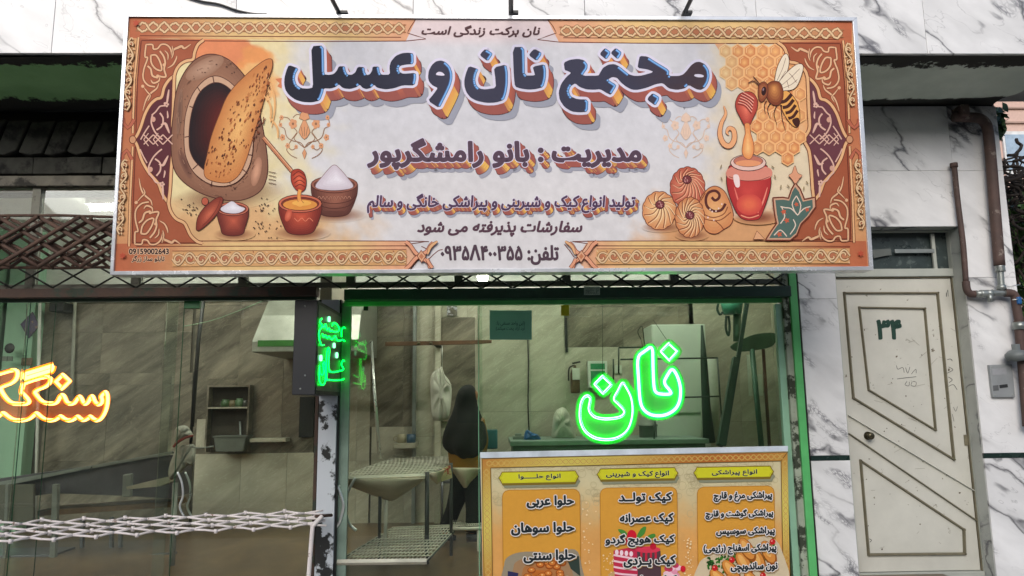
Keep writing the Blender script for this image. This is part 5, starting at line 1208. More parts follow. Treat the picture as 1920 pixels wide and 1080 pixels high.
G0 = ground
def ground(x, y): c = G0(x, y); return tuple(min(252, q * 1.015) for q in c)
def uvp(u, v):                                   # board coordinates 0..1 to photo pixels
    a = (iTL[0] + (iTR[0] - iTL[0]) * u, iTL[1] + (iTR[1] - iTL[1]) * u); b = (iBL[0] + (iBR[0] - iBL[0]) * u, iBL[1] + (iBR[1] - iBL[1]) * u)
    return (a[0] + (b[0] - a[0]) * v, a[1] + (b[1] - a[1]) * v)
def puv(x, y):
    u, v = .5, .5
    for _ in range(6):
        p = uvp(u, v); u += (x - p[0]) / (1354 + 59 * v); v += (y - p[1]) / 468
    return u, v
A = Art(smap, .0003, ink, GA)
nx, ny = 300, 110
pts = [uvp(i / nx, j / ny) for j in range(ny + 1) for i in range(nx + 1)]
A._add(pts, [(j * (nx + 1) + i, j * (nx + 1) + i + 1, (j + 1) * (nx + 1) + i + 1, (j + 1) * (nx + 1) + i) for j in range(ny) for i in range(nx)], [ground(*p) for p in pts])
A.flush('printed_sheet', sb)
TAN, BRN, RED, MAR, LIT = (228, 178, 130), (112, 54, 40), (176, 100, 78), (92, 44, 52), (226, 192, 150)
def UV(pts): return [puv(*p) for p in pts]
def T(uv, mu=False, mv=False): return [uvp(1 - u if mu else u, 1 - v if mv else v) for u, v in uv]
# ---- border bands (board coordinates; mirrored)
u_in = puv(257, 300)[0]; v_top = puv(700, 62)[1]; v_bot = 1 - puv(700, 458)[1]; v_bot = .105
def grad_band(x, y):                             # ink of the border: brick at the corners, gold in between
    u, v = puv(x, y); t = sm(0, .16, min(u, 1 - u)); c = mixc((186, 106, 74), (228, 192, 134), t)
    c = mixc(c, (226, 168, 132), sm(.30, .38, u) * sm(.70, .62, u)); return tuple(q * (1 + .05 * ns(x, y, 12, 3)) for q in c)
A = Art(smap, .0006, ink, GA)
def strip(u0, u1, v0, v1, fn, n=40):
    P = [uvp(u0 + (u1 - u0) * i / n, v) for v in (v0, v1) for i in range(n + 1)]
    A._add(P, [(i, i + 1, i + n + 2, i + n + 1) for i in range(n)], [fn(*p) for p in P])
VT, VB = .088, .895
uL = .0135
for mu in (0, 1):
    s = lambda u: 1 - u if mu else u
    # vertical side band in short pieces so the ink can change
    n = 30; P = [uvp(s(u), v / n) for u in (0, .0245) for v in range(n + 1)]
    A._add(P, [(i, i + 1, i + n + 2, i + n + 1) for i in range(n)], [mixc((190, 114, 80), (216, 164, 114), .5 + .5 * math.sin(p[1] * .02)) for p in P])
# top bands with slanted inner ends, bottom bands
def band_strip(x0, x1, top, bot, i0=0, i1=0):    # columns of ink; i0/i1 = slanted ends (offset of the lower corner)
    n = 60; P = []
    for k in range(n + 1):
        t = k / n
        for j in range(4):
            v = j / 3; xa = x0 + i0 * v; xb = x1 + i1 * v; x = xa + (xb - xa) * t; y = top(x) + (bot(x) - top(x)) * v; P.append((x, y))
    A._add(P, [(k * 4 + j, k * 4 + j + 1, k * 4 + j + 5, k * 4 + j + 4) for k in range(n) for j in range(3)], [grad_band(*p) for p in P])
ty = lambda x: 33.5 + 8 * (x - 243) / 1354
by = lambda x: 508.5 - 8.5 * (x - 215) / 1413
band_strip(243, 780, ty, lambda x: 72 + (x - 262) * .010, 0, -19); band_strip(1027, 1597, ty, lambda x: 79 + (x - 1048) * .0075, 21, 0)
band_strip(218, 765, lambda x: 457 - (x - 217) * .009, by, -2, 8); band_strip(1102, 1624, lambda x: 452, by, -8, 2)
for P_ in ([(762, 454), (772, 457), (778, 468), (790, 481), (778, 497), (768, 505), (764, 505)], [(1105, 453), (1098, 458), (1092, 468), (1081, 482), (1090, 497), (1098, 503), (1104, 503)]): A.poly(P_, (228, 178, 146))
for L, cl in (([(262, 76), (761, 77), (764, 62), (771, 49), (779, 37)], 0), ([(262, 67), (752, 70)], 0), ([(1576, 82), (1048, 79), (1043, 62), (1035, 47), (1027, 38)], 0), ([(1572, 74), (1056, 71)], 0),
              ([(256, 462), (764, 461)], 0), ([(250, 452), (764, 452), (772, 457), (778, 468), (800, 486), (812, 478), (822, 470), (830, 468)], 0), ([(770, 505), (780, 492), (800, 470), (790, 462)], 0),
              ([(1600, 453), (1112, 452), (1102, 457), (1094, 468), (1080, 484), (1068, 470), (1058, 458)], 0), ([(1594, 462), (1112, 461)], 0)):
    A.stroke(cr(L, 3, False) if len(L) > 2 else L, 1.6, BRN)
# guilloche: two crossing wavy ribbons with dark outlines and lozenges
def guil(path, amp, per, w, c1=LIT, c2=(128, 84, 56), fill=(196, 140, 100)):
    """path(s)->(point, normal) in pixels for s in pixels"""
    L, f = path
    n = int(L / per)
    per = L / n
    for k in range(n):
        p, nn, tt = f((k + .5) * per)
        rx, ry = per * .30, amp * .62
        P = [(p[0] + tt[0] * rx * math.cos(a) + nn[0] * ry * math.sin(a), p[1] + tt[1] * rx * math.cos(a) + nn[1] * ry * math.sin(a)) for a in [i * math.pi / 6 for i in range(12)]]
        A.poly(P, mixc(fill, (180, 104, 78), random.random() * .6))
    for sg in (1, -1):
        Q = []
        m_ = n * 10
        for i in range(m_ + 1):
            s_ = L * i / m_; p, nn, tt = f(s_); o = amp * sg * math.sin(math.pi * s_ / per) * (1 + .12 * math.sin(s_ * .9)) + .6 * math.sin(s_ * .37 + sg)
            Q.append((p[0] + nn[0] * o, p[1] + nn[1] * o))
        A.stroke(Q, w + 2.0, c2); A.stroke(Q, w, c1)
    for k in range(n + 1):                       # small leaf tips between the loops
        p, nn, tt = f(min(k * per, L - .1))
        for sg in (1, -1):
            q = (p[0] + nn[0] * amp * .85 * sg, p[1] + nn[1] * amp * .85 * sg)
            A.poly([(q[0] - tt[0] * per * .22, q[1] - tt[1] * per * .22), (q[0] - nn[0] * amp * .4 * sg, q[1] - nn[1] * amp * .4 * sg), (q[0] + tt[0] * per * .22, q[1] + tt[1] * per * .22), (q[0] + nn[0] * amp * .12 * sg, q[1] + nn[1] * amp * .12 * sg)], (170, 116, 80))
def vine(path, amp, per, w, c1=LIT, c2=(128, 84, 56), fill=(190, 128, 92)):
    L, f = path; n = max(2, int(L / per)); per = L / n
    def pt(s_, o): p, nn, tt = f(min(max(s_, 0), L)); return (p[0] + nn[0] * o, p[1] + nn[1] * o)
    main = [pt(L * i / (n * 8), amp * .8 * math.sin(math.pi * (L * i / (n * 8)) / per)) for i in range(n * 8 + 1)]
    A.stroke(main, w + 2, c2)
    for k in range(n):
        sg = -1 if k % 2 == 0 else 1; c0 = (k + .5) * per; R = amp * .78
        A.poly([pt(c0 + R * .62 * math.cos(a), sg * -.08 * amp + R * .62 * math.sin(a)) for a in [i * math.pi / 6 for i in range(12)]], mixc(fill, (176, 96, 72), random.random() * .7))
        sp = [pt(c0 + R * (1.05 - .11 * i) * math.cos(.6 + i * .75) * .95, sg * (-.10 * amp + R * (1.0 - .11 * i) * math.sin(.6 + i * .75))) for i in range(9)]
        A.stroke(cr(sp, 3), w + 1.6, c2); A.stroke(cr(sp, 3), w * .85, c1)
        for j in range(3):
            a = random.uniform(0, 6.28); q = pt(c0 + per * .42 * (1 if j else -1), sg * amp * random.uniform(.3, .9)); A.poly([(q[0] + 3.2 * math.cos(a), q[1] + 3.2 * math.sin(a)), (q[0] + 1.5 * math.cos(a + 1.6), q[1] + 1.5 * math.sin(a + 1.6)), (q[0] - 3 * math.cos(a), q[1] - 3 * math.sin(a)), (q[0] + 1.2 * math.cos(a - 1.6), q[1] + 1.2 * math.sin(a - 1.6))], (164, 106, 74) if j % 2 else c1)
    A.stroke(main, w, c1)
def seg(a, b):
    L = math.hypot(b[0] - a[0], b[1] - a[1]); t = ((b[0] - a[0]) / L, (b[1] - a[1]) / L); nn = (-t[1], t[0])
    return L, (lambda s_: ((a[0] + t[0] * s_, a[1] + t[1] * s_), nn, t))
guil(seg((258, 51), (758, 54)), 8.5, 20, 3.6); guil(seg((1052, 58), (1578, 63)), 8.5, 20, 3.6)
for a_, b_ in (((324, 486), (762, 483)), ((1118, 482), (1592, 480))):
    A.poly([(a_[0], a_[1] - 14), (b_[0], b_[1] - 14), (b_[0], b_[1] + 14), (a_[0], a_[1] + 14)], (214, 164, 112)); vine(seg(a_, b_), 14, 21, 3.0)
    A.stroke([(a_[0], a_[1] - 15), (b_[0], b_[1] - 15)], 1, BRN)
for L in (([(248, 72), (243, 150), (239, 208)]), ([(236, 300), (230, 370), (226, 440)]), ([(1588, 82), (1594, 140), (1597, 200)]), ([(1606, 300), (1612, 370), (1614, 430)])):
    vine(seg(L[0], L[-1]), 6.5, 20, 2.6)
for c in ((232, 480), (1612, 476), (257, 45)):
    A.poly([(c[0] + (7 if i % 2 else 3.5) * math.cos(i * math.pi / 6), c[1] + (7 if i % 2 else 3.5) * math.sin(i * math.pi / 6)) for i in range(12)], (186, 84, 62))
# cross ornaments by the telephone line
def Xorn(cx, mir):
    f = lambda L: [(cx + (x * -1 if mir else x), y) for x, y in L]
    for L, w in (([(-30, 454), (-22, 460), (-12, 474), (0, 484), (12, 492), (16, 503)], 6), ([(-30, 505), (-22, 498), (-12, 486), (0, 478), (10, 472), (16, 462), (22, 456)], 6), ([(10, 486), (14, 494), (20, 503)], 5)):
        A.ostroke(cr(f(L), 5), w, (226, 160, 128), BRN, 1.1)
    A.poly(f([(-1, 469), (9, 481), (0, 494), (-9, 481)]), BRN); A.poly(f([(-1, 471), (7.5, 481), (0, 492), (-7.5, 481)]), (222, 170, 136)); A.poly(f([(-.5, 476), (4, 481.5), (0, 487), (-5, 481.5)]), (196, 126, 92))
    A.ostroke(cr(f([(11, 478), (13, 472), (15, 466), (20, 460), (27, 455), (30, 453)]), 4), 5, (228, 178, 132), BRN, 1, taper=1)
Xorn(791, False); Xorn(1089, True)
A.flush('printed_border', sb)
# ---- corner panels with arabesques and the dark side medallion
A = Art(smap, .0012, ink, GA)
outer = [(382, 75), (371, 84), (365, 98), (362, 111), (350, 114), (339, 120), (331, 130), (327, 142)]
br1 = [(327, 142), (317, 150), (308, 164), (303, 182), (293, 186), (282, 196), (272, 214), (264, 238), (257, 254), (250, 262)]
br2 = [(250, 262), (257, 272), (265, 298), (278, 322), (290, 336), (298, 346), (303, 360), (308, 370), (316, 381)]
inner = [(327, 142), (326, 165), (325, 205), (324, 240), (334, 262), (325, 284), (321, 320), (319, 355), (316, 381)]
botc = [(316, 381), (320, 396), (330, 410), (345, 418), (351, 428), (358, 442), (370, 453), (380, 456)]
for mu in (0, 1):
    M = lambda L: T(UV(L), mu)
    def shade_brick(x, y): u, v = puv(x, y); return mixc((150, 78, 54), (180, 102, 72), sm(.1, .5, abs(v - .5)) if False else .5 + .4 * ns(x, y, 60, 2))
    A.poly(M([(262, 72)] + [(384, 75)] + outer + br1 + [(251, 262)]), None, shade_brick); A.poly(M([(249, 262)] + br2 + botc + [(383, 457), (246, 458)]), None, shade_brick)
    A.poly(M(inner + br2[::-1][1:] + br1[::-1][1:]), MAR if not mu else (108, 62, 70))
    for L in ([(266, 76), (378, 76)], [(265, 76), (258, 150), (255, 250)], [(254, 275), (250, 380), (248, 455)], [(248, 455), (374, 456)]):
        A.stroke(M(L), 2.2, BRN)
    for L, w in ((outer, 5), (br1, 5), (br2, 5), (inner, 5), (botc, 5)):
        A.ostroke(M(cr(L, 5)), w, TAN, BRN, 1.4)
    A.ostroke(M([(260, 70), (252, 150), (249, 250)]), 3.4, TAN, BRN, 1.1); A.ostroke(M([(249, 275), (244, 380), (242, 462)]), 3.4, TAN, BRN, 1.1)
    A.ell(*M([(249, 262)])[0], 7, 8, BRN); A.ell(*M([(249, 262)])[0], 5.6, 6.5, (206, 150, 112))
    for L in ([(231, 222), (232, 232), (240, 240), (246, 234), (252, 224)], [(229, 300), (230, 290), (238, 282), (243, 290), (248, 300)]): A.ostroke(M(L), 5.5, (186, 104, 80), BRN, 1)
    cA = [([(274, 84), (286, 84), (288, 92), (296, 91), (302, 84), (312, 84), (320, 92), (323, 106)], 3, 0), ([(274, 84), (272, 106), (277, 109), (270, 130), (269, 148), (278, 160), (291, 163)], 3, 0),
          ([(283, 104), (293, 104), (301, 118), (303, 132), (292, 129), (284, 118), (283, 104)], 3.2, 0), ([(300, 96), (307, 106), (310, 118), (308, 130), (311, 144), (298, 143)], 3.4, 0), ([(322, 106), (326, 94), (333, 90), (341, 87), (346, 91), (358, 83)], 4.5, 1), ([(314, 128), (324, 122), (330, 112), (332, 105)], 3, 1),
          ([(277, 124), (283, 130), (286, 142), (296, 146)], 3.6, 0), ([(298, 156), (294, 166), (282, 176), (274, 188), (268, 208)], 3.4, 1), ([(270, 164), (276, 172), (282, 180), (277, 190)], 2.6, 1), ([(323, 86), (325, 100), (322, 110)], 2.4, 1), ([(309, 95), (315, 102), (315, 113)], 2.6, 1), ([(283, 150), (288, 156), (298, 152), (300, 144)], 3.4, 1)]
    for mv in (0, 1):
        Q = lambda L: T([(u, (v - .0) * 1.0) for u, v in UV(L)], mu, mv)
        for L, w, tp in cA: A.ostroke(Q(cr(L, 5)), w, (226, 178, 138), (112, 56, 44), .9, taper=tp)
        for p in ((308, 122), (296, 143), (268, 162)): A.ell(*Q([p])[0], 3, 3, (226, 178, 138))
        cB = [([(317, 168), (315, 182), (313, 196)], 4, 1), ([(312, 192), (308, 198), (300, 200), (292, 210), (285, 216)], 2.6, 0), ([(286, 216), (284, 230), (290, 246), (298, 256), (305, 262)], 2.8, 0), ([(300, 212), (306, 222), (304, 236), (294, 244)], 3, 0), ([(302, 234), (310, 232), (314, 240), (318, 250)], 5, 1), ([(314, 208), (315, 218), (314, 222)], 3, 1), ([(280, 236), (272, 248), (264, 262)], 2.4, 0)]
        for L, w, tp in cB: A.stroke(Q(cr(L, 5)), w, (222, 178, 160), taper=tp)
        for a in range(5): A.ell(Q([(312, 196)])[0][0] + 3.4 * math.cos(a * 1.256), Q([(312, 196)])[0][1] + 3.4 * math.sin(a * 1.256), 2, 2, (222, 178, 160))
        A.ell(*Q([(288, 224)])[0], 4, 5, (210, 160, 140))
    for k in range(3):                           # knot in the middle of the medallion
        for sg in (-1, 1):
            A.stroke(M([(270 + k * 18, 262 - 9 * sg), (288 + k * 18, 262 + 9 * sg)]), 2.2, (222, 178, 160))
            if k < 2: A.stroke(M([(279 + k * 18, 250 * 1.0 + (24 if sg > 0 else 0)), (270 + k * 18, 262), (288 + k * 18, 262)][:2]), 1.8, (222, 178, 160))
    A.flush('printed_corner_panel', sb)

# ---- faint floral medallions
def flor(cx, cy, s_, c1, c2, nm):
    global A
    A = Art(smap, .0010, ink, GA)
    for sx in (-1, 1):
        f = lambda L: [(cx + x * sx * s_, cy + y * s_) for x, y in L]
        for L in ([(0, 30), (10, 22), (20, 12), (14, 0), (22, -10)], [(0, 30), (8, 20), (24, 16), (34, 8), (38, -6), (44, -10)], [(22, -10), (30, -26), (44, -28), (48, -16)], [(14, 0), (30, 24), (24, 34), (14, 28)], [(30, 26), (34, 34), (26, 44), (14, 50)], [(0, -30), (14, -34), (22, -28)]):
            A.stroke(cr(f(L), 5), 1.3 * s_ + .3, c2)
        for (x, y, r) in ((22, -16, 9), (42, 10, 6), (46, -14, 4), (32, 26, 5), (44, -28, 4.5), (16, 28, 4)):
            p = f([(x, y)])[0]
            for a in range(5): A.ell(p[0] + r * .5 * math.cos(a * 1.256 + .6), p[1] + r * .62 * math.sin(a * 1.256 + .6), r * .42 * s_, r * .5 * s_, c1, n=8)
            A.ell(*p, r * .25, r * .3, c2, n=8)
    for L in ([(0, -28), (8, -10), (11, 0), (5, 10), (0, 14), (-5, 10), (-11, 0), (-8, -10)], [(0, 32), (4, 40), (0, 52), (-4, 40)], [(0, -42), (7, -36), (10, -26), (0, -22), (-10, -26), (-7, -36)]):
        P = [(cx + x * s_, cy + y * s_) for x, y in L]; A.poly(P, c1); A.stroke(P, 1, c2, True)
    for k in range(3): A.stroke([(cx - 6 + k * 6, cy - 10), (cx - 3 + k * 3, cy + 8)], 1, c2)
    A.flush(nm, sb)
flor(571, 248, .98, (222, 158, 116), (150, 110, 84), 'printed_floral_medallion'); flor(1286, 250, .92, (230, 200, 180), (214, 186, 168), 'printed_floral_medallion')
A = Art(smap, .0010, ink, GA); A.poly([(1272, 190), (1279, 199), (1283, 206), (1292, 192), (1300, 188)], (150, 150, 160)); A.poly([(516, 148), (530, 146), (528, 166), (520, 162), (524, 156)], (214, 130, 90)); A.poly([(1340, 82), (1362, 82), (1356, 92), (1350, 104), (1348, 94)], (224, 170, 130)); A.flush('printed_small_marks', sb)

# ---- bread oven, bread
OUT = (78, 40, 36)
A = Art(smap, .0016, ink, GA)
A.softell(430, 366, 106, 30, (120, 84, 62), ground, .85, -.12)
oven = cr([(326, 215), (331, 175), (343, 143), (362, 117), (385, 104), (408, 104), (430, 114), (450, 133), (468, 158), (481, 190), (489, 225), (496, 262), (501, 300), (500, 330), (490, 355), (468, 370), (440, 376), (405, 371), (370, 358), (342, 338), (327, 315), (322, 280), (323, 245)], 5, True)
A.grow(oven, 1.8, OUT)
A.shade(oven, (408, 250), (212, 160, 126), (138, 96, 76), 18)
A.softell(384, 128, 40, 16, (196, 158, 134), (156, 116, 94), .7, -.5); A.softell(481, 322, 9, 28, (222, 166, 136), (168, 120, 96), .8, .2); A.softell(347, 308, 8, 30, (92, 58, 50), (140, 98, 80), .7, -.4); A.softell(337, 210, 5, 44, (100, 70, 60), (146, 108, 88), .6, .08)
for k in range(40):
    a = random.uniform(0, 6.28); r = random.uniform(.93, 1.0); x, y = 410 + 80 * r * math.cos(a), 240 + 130 * r * math.sin(a)
    if 325 < x < 498: A.stroke([(x, y), (x + 7 * math.sin(a), y - 12 * math.cos(a) * .8)], .7, random.choice([(176, 132, 106), (120, 82, 66)]))
for i in range(60):
    a = random.uniform(0, 6.28); r = random.uniform(.86, 1.0); x, y = 410 + 76 * r * math.cos(a), 240 + 128 * r * math.sin(a) 
    A.ell(x, y, random.uniform(.7, 1.8), random.uniform(.6, 1.2), (90, 60, 52), n=6)
rim = cr([(347, 275), (347, 235), (352, 205), (364, 175), (384, 152), (402, 144), (420, 148), (440, 163), (458, 190), (472, 240), (474, 280), (466, 315), (446, 340), (420, 349), (392, 344), (366, 325), (352, 300)], 6, True)
A.grow(rim, 1.4, OUT); A.shade(rim, (410, 250), (150, 108, 86), (204, 164, 136), 6)
hole = cr([(356, 270), (357, 235), (364, 200), (378, 172), (400, 157), (420, 160), (440, 178), (456, 210), (463, 250), (462, 290), (450, 318), (425, 334), (398, 328), (372, 308), (360, 290)], 6, True)
A.grow(hole, 1.4, OUT); A.shade(hole, (432, 232), (124, 34, 26), (34, 20, 26), 14)
for a, b in (((400, 144), (402, 158)), ((371, 164), (377, 174)), ((356, 200), (364, 203)), ((347, 258), (357, 256)), ((362, 318), (373, 308)), ((397, 350), (399, 334)), ((432, 345), (430, 331)), ((464, 325), (452, 315)), ((474, 292), (462, 290))): A.stroke([a, b], 1.8, OUT)
br = cr([(509, 112), (498, 114), (478, 128), (458, 146), (440, 164), (425, 186), (415, 210), (404, 238), (396, 262), (390, 290), (384, 318), (388, 334), (410, 342), (432, 341), (450, 326), (462, 300), (472, 268), (480, 240), (488, 214), (494, 192), (500, 170), (503, 150), (510, 130), (511, 118)], 4, True)
A.grow(br, 1.3, (110, 62, 40)); A.shade(br, (450, 240), (238, 184, 116), (200, 128, 74), 16)
for i in range(150):
    t = random.random(); cxl = 398 + (500 - 398) * t; cyl = 330 - 205 * t; wd = 36 * math.sin(math.pi * min(1, t * .9 + .12)) ** .6
    o = random.uniform(-1, 1) * wd; x, y = cxl + o * .9 + 22 * math.sin(math.pi * t) * .55, cyl + o * .42
    rr = random.uniform(.9, 2.0); A.ell(x, y, rr * random.uniform(.6, 1), rr * random.uniform(1.4, 2.6), random.choice([(120, 62, 38), (96, 52, 40), (160, 88, 52)]), rot=.35, n=8)
for i in range(46):
    t = random.random(); x, y = 404 + 90 * t + random.uniform(-14, 22), 322 - 190 * t + random.uniform(-14, 14); A.stroke([(x, y), (x + random.uniform(2, 5), y - random.uniform(3, 8))], .8, (190, 110, 66))
A.flush('printed_bread_oven', sb)
# ---- bowls, honey dipper, seeds
A = Art(smap, .0016, ink, GA)
def bowl(cx, cy, rx, ry, hb, fw, c1, c2, rimc, inn):
    bd = cr([(cx - rx, cy), (cx - rx * .97, cy + hb * .3), (cx - rx * .78, cy + hb * .68), (cx - fw, cy + hb * .93), (cx, cy + hb), (cx + fw, cy + hb * .93), (cx + rx * .78, cy + hb * .68), (cx + rx * .97, cy + hb * .3), (cx + rx, cy)], 5)
    A.softell(cx + 3, cy + hb * .95, rx * 1.35, hb * .24, (120, 70, 50), ground, .8); A.grow(bd, 1.4, OUT); A.shade(bd, (cx + rx * .05, cy + hb * .45), c1, c2, 9)
    A.ell(cx, cy, rx + 1.4, ry + 1.4, OUT); A.ell(cx, cy, rx, ry, rimc); A.ell(cx, cy + .5, rx * .9, ry * .82, OUT); A.ell(cx, cy + .8, rx * .87, ry * .76, inn)
bowl(627, 346, 43, 15, 60, 24, (164, 104, 84), (94, 54, 48), (150, 92, 76), (110, 66, 58))
sal = cr([(592, 350), (606, 330), (620, 314), (628, 310), (636, 316), (650, 332), (662, 350), (640, 356), (612, 356)], 5, True); A.grow(sal, 1.1, (140, 110, 110)); A.shade(sal, (632, 336), (236, 230, 238), (208, 196, 206), 6)
for k in range(9): A.ostroke(cr([(596 + k * 7, 372 + 4 * math.sin(k * .4)), (599 + k * 7, 368), (602 + k * 7, 373)], 3), 1.2, (190, 130, 108), OUT, .5)
A.stroke(cr([(588, 368), (600, 377), (627, 382), (655, 377), (667, 368)], 4), 1, OUT); A.stroke(cr([(591, 378), (604, 387), (627, 391), (652, 387), (664, 377)], 4), 1, OUT)
A.poly([(606, 396), (648, 396), (645, 403), (627, 406), (609, 403)], (100, 58, 50))
bowl(563, 382, 40, 16, 58, 22, (206, 90, 66), (120, 44, 38), (206, 110, 84), (130, 56, 42))
A.ell(563, 384, 32, 10, (224, 148, 72)); A.ell(566, 381, 18, 5, (240, 180, 90))
A.stroke(cr([(558 - 2 + i * 7 - 4, 410 + (5 if i % 2 else -1)) for i in range(6)], 4), 1.3, (226, 130, 100)); A.softell(541, 404, 6, 12, (232, 130, 100), (190, 80, 60), .7, .3)
A.ostroke([(494, 258), (548, 322)], 6, (196, 128, 92), OUT, 1.1); A.stroke([(496, 258), (549, 321)], 1.5, (232, 176, 138))
dp = cr([(548, 322), (560, 318), (570, 325), (574, 340), (572, 354), (564, 360), (554, 354), (547, 340)], 5, True); A.grow(dp, 1.2, OUT); A.shade(dp, (562, 338), (230, 110, 78), (170, 62, 46), 5)
for k in range(4): A.stroke(cr([(549 + k * 1.5, 330 + k * 7), (560 + k, 322 + k * 8), (572, 330 + k * 7)], 4), 1.6, (110, 40, 34))
A.ostroke(cr([(563, 356), (561, 366), (562, 376), (567, 383)], 4), 6, (236, 160, 84), (150, 80, 50), .8); A.poly(cr([(556, 384), (563, 377), (570, 384), (563, 388)], 3, True), (242, 178, 92))
# lidded salt pot
bowl(437, 392, 29, 12, 50, 18, (190, 92, 70), (112, 48, 42), (198, 110, 88), (120, 60, 50))
sal = cr([(414, 392), (424, 384), (436, 378), (448, 386), (460, 392), (446, 400), (424, 399)], 5, True); A.shade(sal, (438, 389), (236, 232, 240), (214, 206, 214), 4)
lid = cr([(369, 428), (372, 408), (384, 390), (402, 375), (414, 370), (418, 376), (412, 394), (398, 412), (380, 428), (372, 432)], 5, True); A.grow(lid, 1.3, OUT); A.shade(lid, (394, 402), (202, 104, 78), (134, 58, 46), 7); A.ell(385, 378, 7, 8, OUT); A.ell(385, 378, 5.8, 6.8, (186, 92, 70))
A.stroke(cr([(380, 424), (396, 408), (408, 390), (414, 374)], 4), 1.2, (120, 50, 42))
for i in range(64):
    x, y = random.choice([(random.gauss(358, 9), random.gauss(393, 8)), (random.gauss(492, 16), random.gauss(428, 9)), (random.gauss(496, 8), random.gauss(386, 9))]); A.ell(x, y, 1.5, 1.1, (70, 46, 40), random.uniform(0, 3), 7)
for k in range(4): A.stroke([(504, 322 + k * 7), (518, 325 + k * 7)], 1.2, (120, 92, 74))
for L in ([(500, 140), (512, 170), (516, 200), (510, 240)], [(506, 220), (520, 240), (522, 260)], [(496, 180), (508, 200), (508, 230)]): A.stroke(cr(L, 5), 4, (232, 178, 120), taper=1)
A.flush('printed_bowls_and_honey', sb)

# ---- honeycomb, bee, dipper, jar, tile ornament
A = Art(smap, .0014, ink, GA)
for row in range(16):
    for c_ in range(9):
        x = 1360 + c_ * 23.2 + (11.6 if row % 2 else 0); y = 96 + row * 20.2; 
        ok = (y < 175 and x > 1352 and x + y * .3 < 1530) or (y >= 175 and x > 1405 + (y - 175) * .10 and y < 285 and x < 1512) or (y >= 285 and y < 318 and abs(x - 1478) < 14)
        if not ok or (x < 1380 and y > 170) or x > 1505 - (8 if y < 110 else 0): continue
        fad = sm(1350, 1400, x) * .8 + .2; H = lambda r: [(x + r * math.sin(i * math.pi / 3), y + r * 1.08 * math.cos(i * math.pi / 3)) for i in range(6)]
        A.poly(H(13.4), mixc((226, 204, 164), (240, 184, 126), fad)); A.shade(H(10.9), (x + 1, y + 2), mixc((230, 206, 160), (240, 178, 112), fad * random.uniform(.7, 1)), mixc((218, 180, 130), (214, 132, 84), fad * random.uniform(.6, 1)), 4)
        A.stroke([(x - 7, y + 3), (x - 7, y - 5), (x - 1, y - 9)], 1, (250, 214, 160))
for P_ in ([(1348, 258), (1350, 240), (1357, 218), (1360, 205), (1356, 198)],): pass
A.ostroke(cr([(1356, 199), (1360, 214), (1352, 232), (1349, 252), (1356, 270), (1368, 274), (1376, 262), (1375, 246), (1367, 241), (1362, 248), (1366, 254)], 6), 9, (236, 172, 124), BRN, 1.1, taper=1)
dpr = cr([(1400, 173), (1412, 177), (1419, 190), (1418, 206), (1410, 224), (1404, 236), (1396, 236), (1388, 222), (1380, 206), (1379, 192), (1386, 178)], 5, True); A.grow(dpr, 1.2, OUT); A.shade(dpr, (1398, 205), (232, 120, 98), (176, 70, 60), 7)
for k in range(5): A.stroke(cr([(1382 + k * 2, 196 - k * 5), (1396 + k * 2, 200 - k * 4), (1408 + k, 214 - k * 6)], 4), 2.2, (136, 52, 48)); A.stroke(cr([(1383 + k * 2, 193 - k * 5), (1397 + k * 2, 197 - k * 4), (1409 + k, 211 - k * 6)], 4), 1.2, (250, 190, 168))
jar_n = cr([(1365, 318), (1362, 335), (1364, 355), (1372, 380), (1384, 404), (1396, 412), (1412, 413), (1424, 408), (1434, 384), (1442, 358), (1444, 336), (1438, 318), (1430, 310), (1375, 310)], 5, True)
A.softell(1420, 408, 46, 14, (130, 70, 52), ground, .85)
A.grow(jar_n, 1.4, OUT); A.shade(jar_n, (1402, 362), (208, 76, 70), (176, 52, 54), 12); A.poly(cr([(1364, 334), (1402, 340), (1443, 334), (1438, 314), (1370, 314)], 4, True), (222, 142, 124)); A.stroke(cr([(1366, 332), (1385, 338), (1402, 340), (1425, 338), (1442, 332)], 4), 1.2, (130, 60, 56))
A.poly(cr([(1374, 330), (1384, 330), (1386, 350), (1378, 350)], 4, True), (244, 220, 216)); A.stroke(cr([(1376, 352), (1384, 378), (1396, 400)], 4), 3, (232, 120, 106), taper=1); A.stroke(cr([(1438, 352), (1430, 378), (1420, 400)], 4), 3, (238, 140, 120), taper=1); A.stroke(cr([(1388, 404), (1404, 409), (1422, 404)], 4), 2, (238, 160, 130)); A.softell(1404, 384, 24, 20, (236, 120, 84), (208, 76, 70), .8)
A.ell(1402, 306, 34, 16, OUT); A.ell(1402, 306, 32.6, 14.6, (232, 196, 184)); A.ell(1402, 303, 28, 11, OUT); A.ell(1402, 303, 27, 10, (196, 120, 100)); A.ell(1402, 307, 24, 6, (232, 156, 112))
drip = cr([(1396, 234), (1404, 234), (1406, 250), (1411, 268), (1412, 284), (1408, 296), (1402, 299), (1394, 294), (1391, 282), (1394, 262), (1397, 250)], 5, True); A.grow(drip, 1.1, (150, 84, 60)); A.shade(drip, (1401, 280), (250, 196, 130), (232, 150, 92), 5)
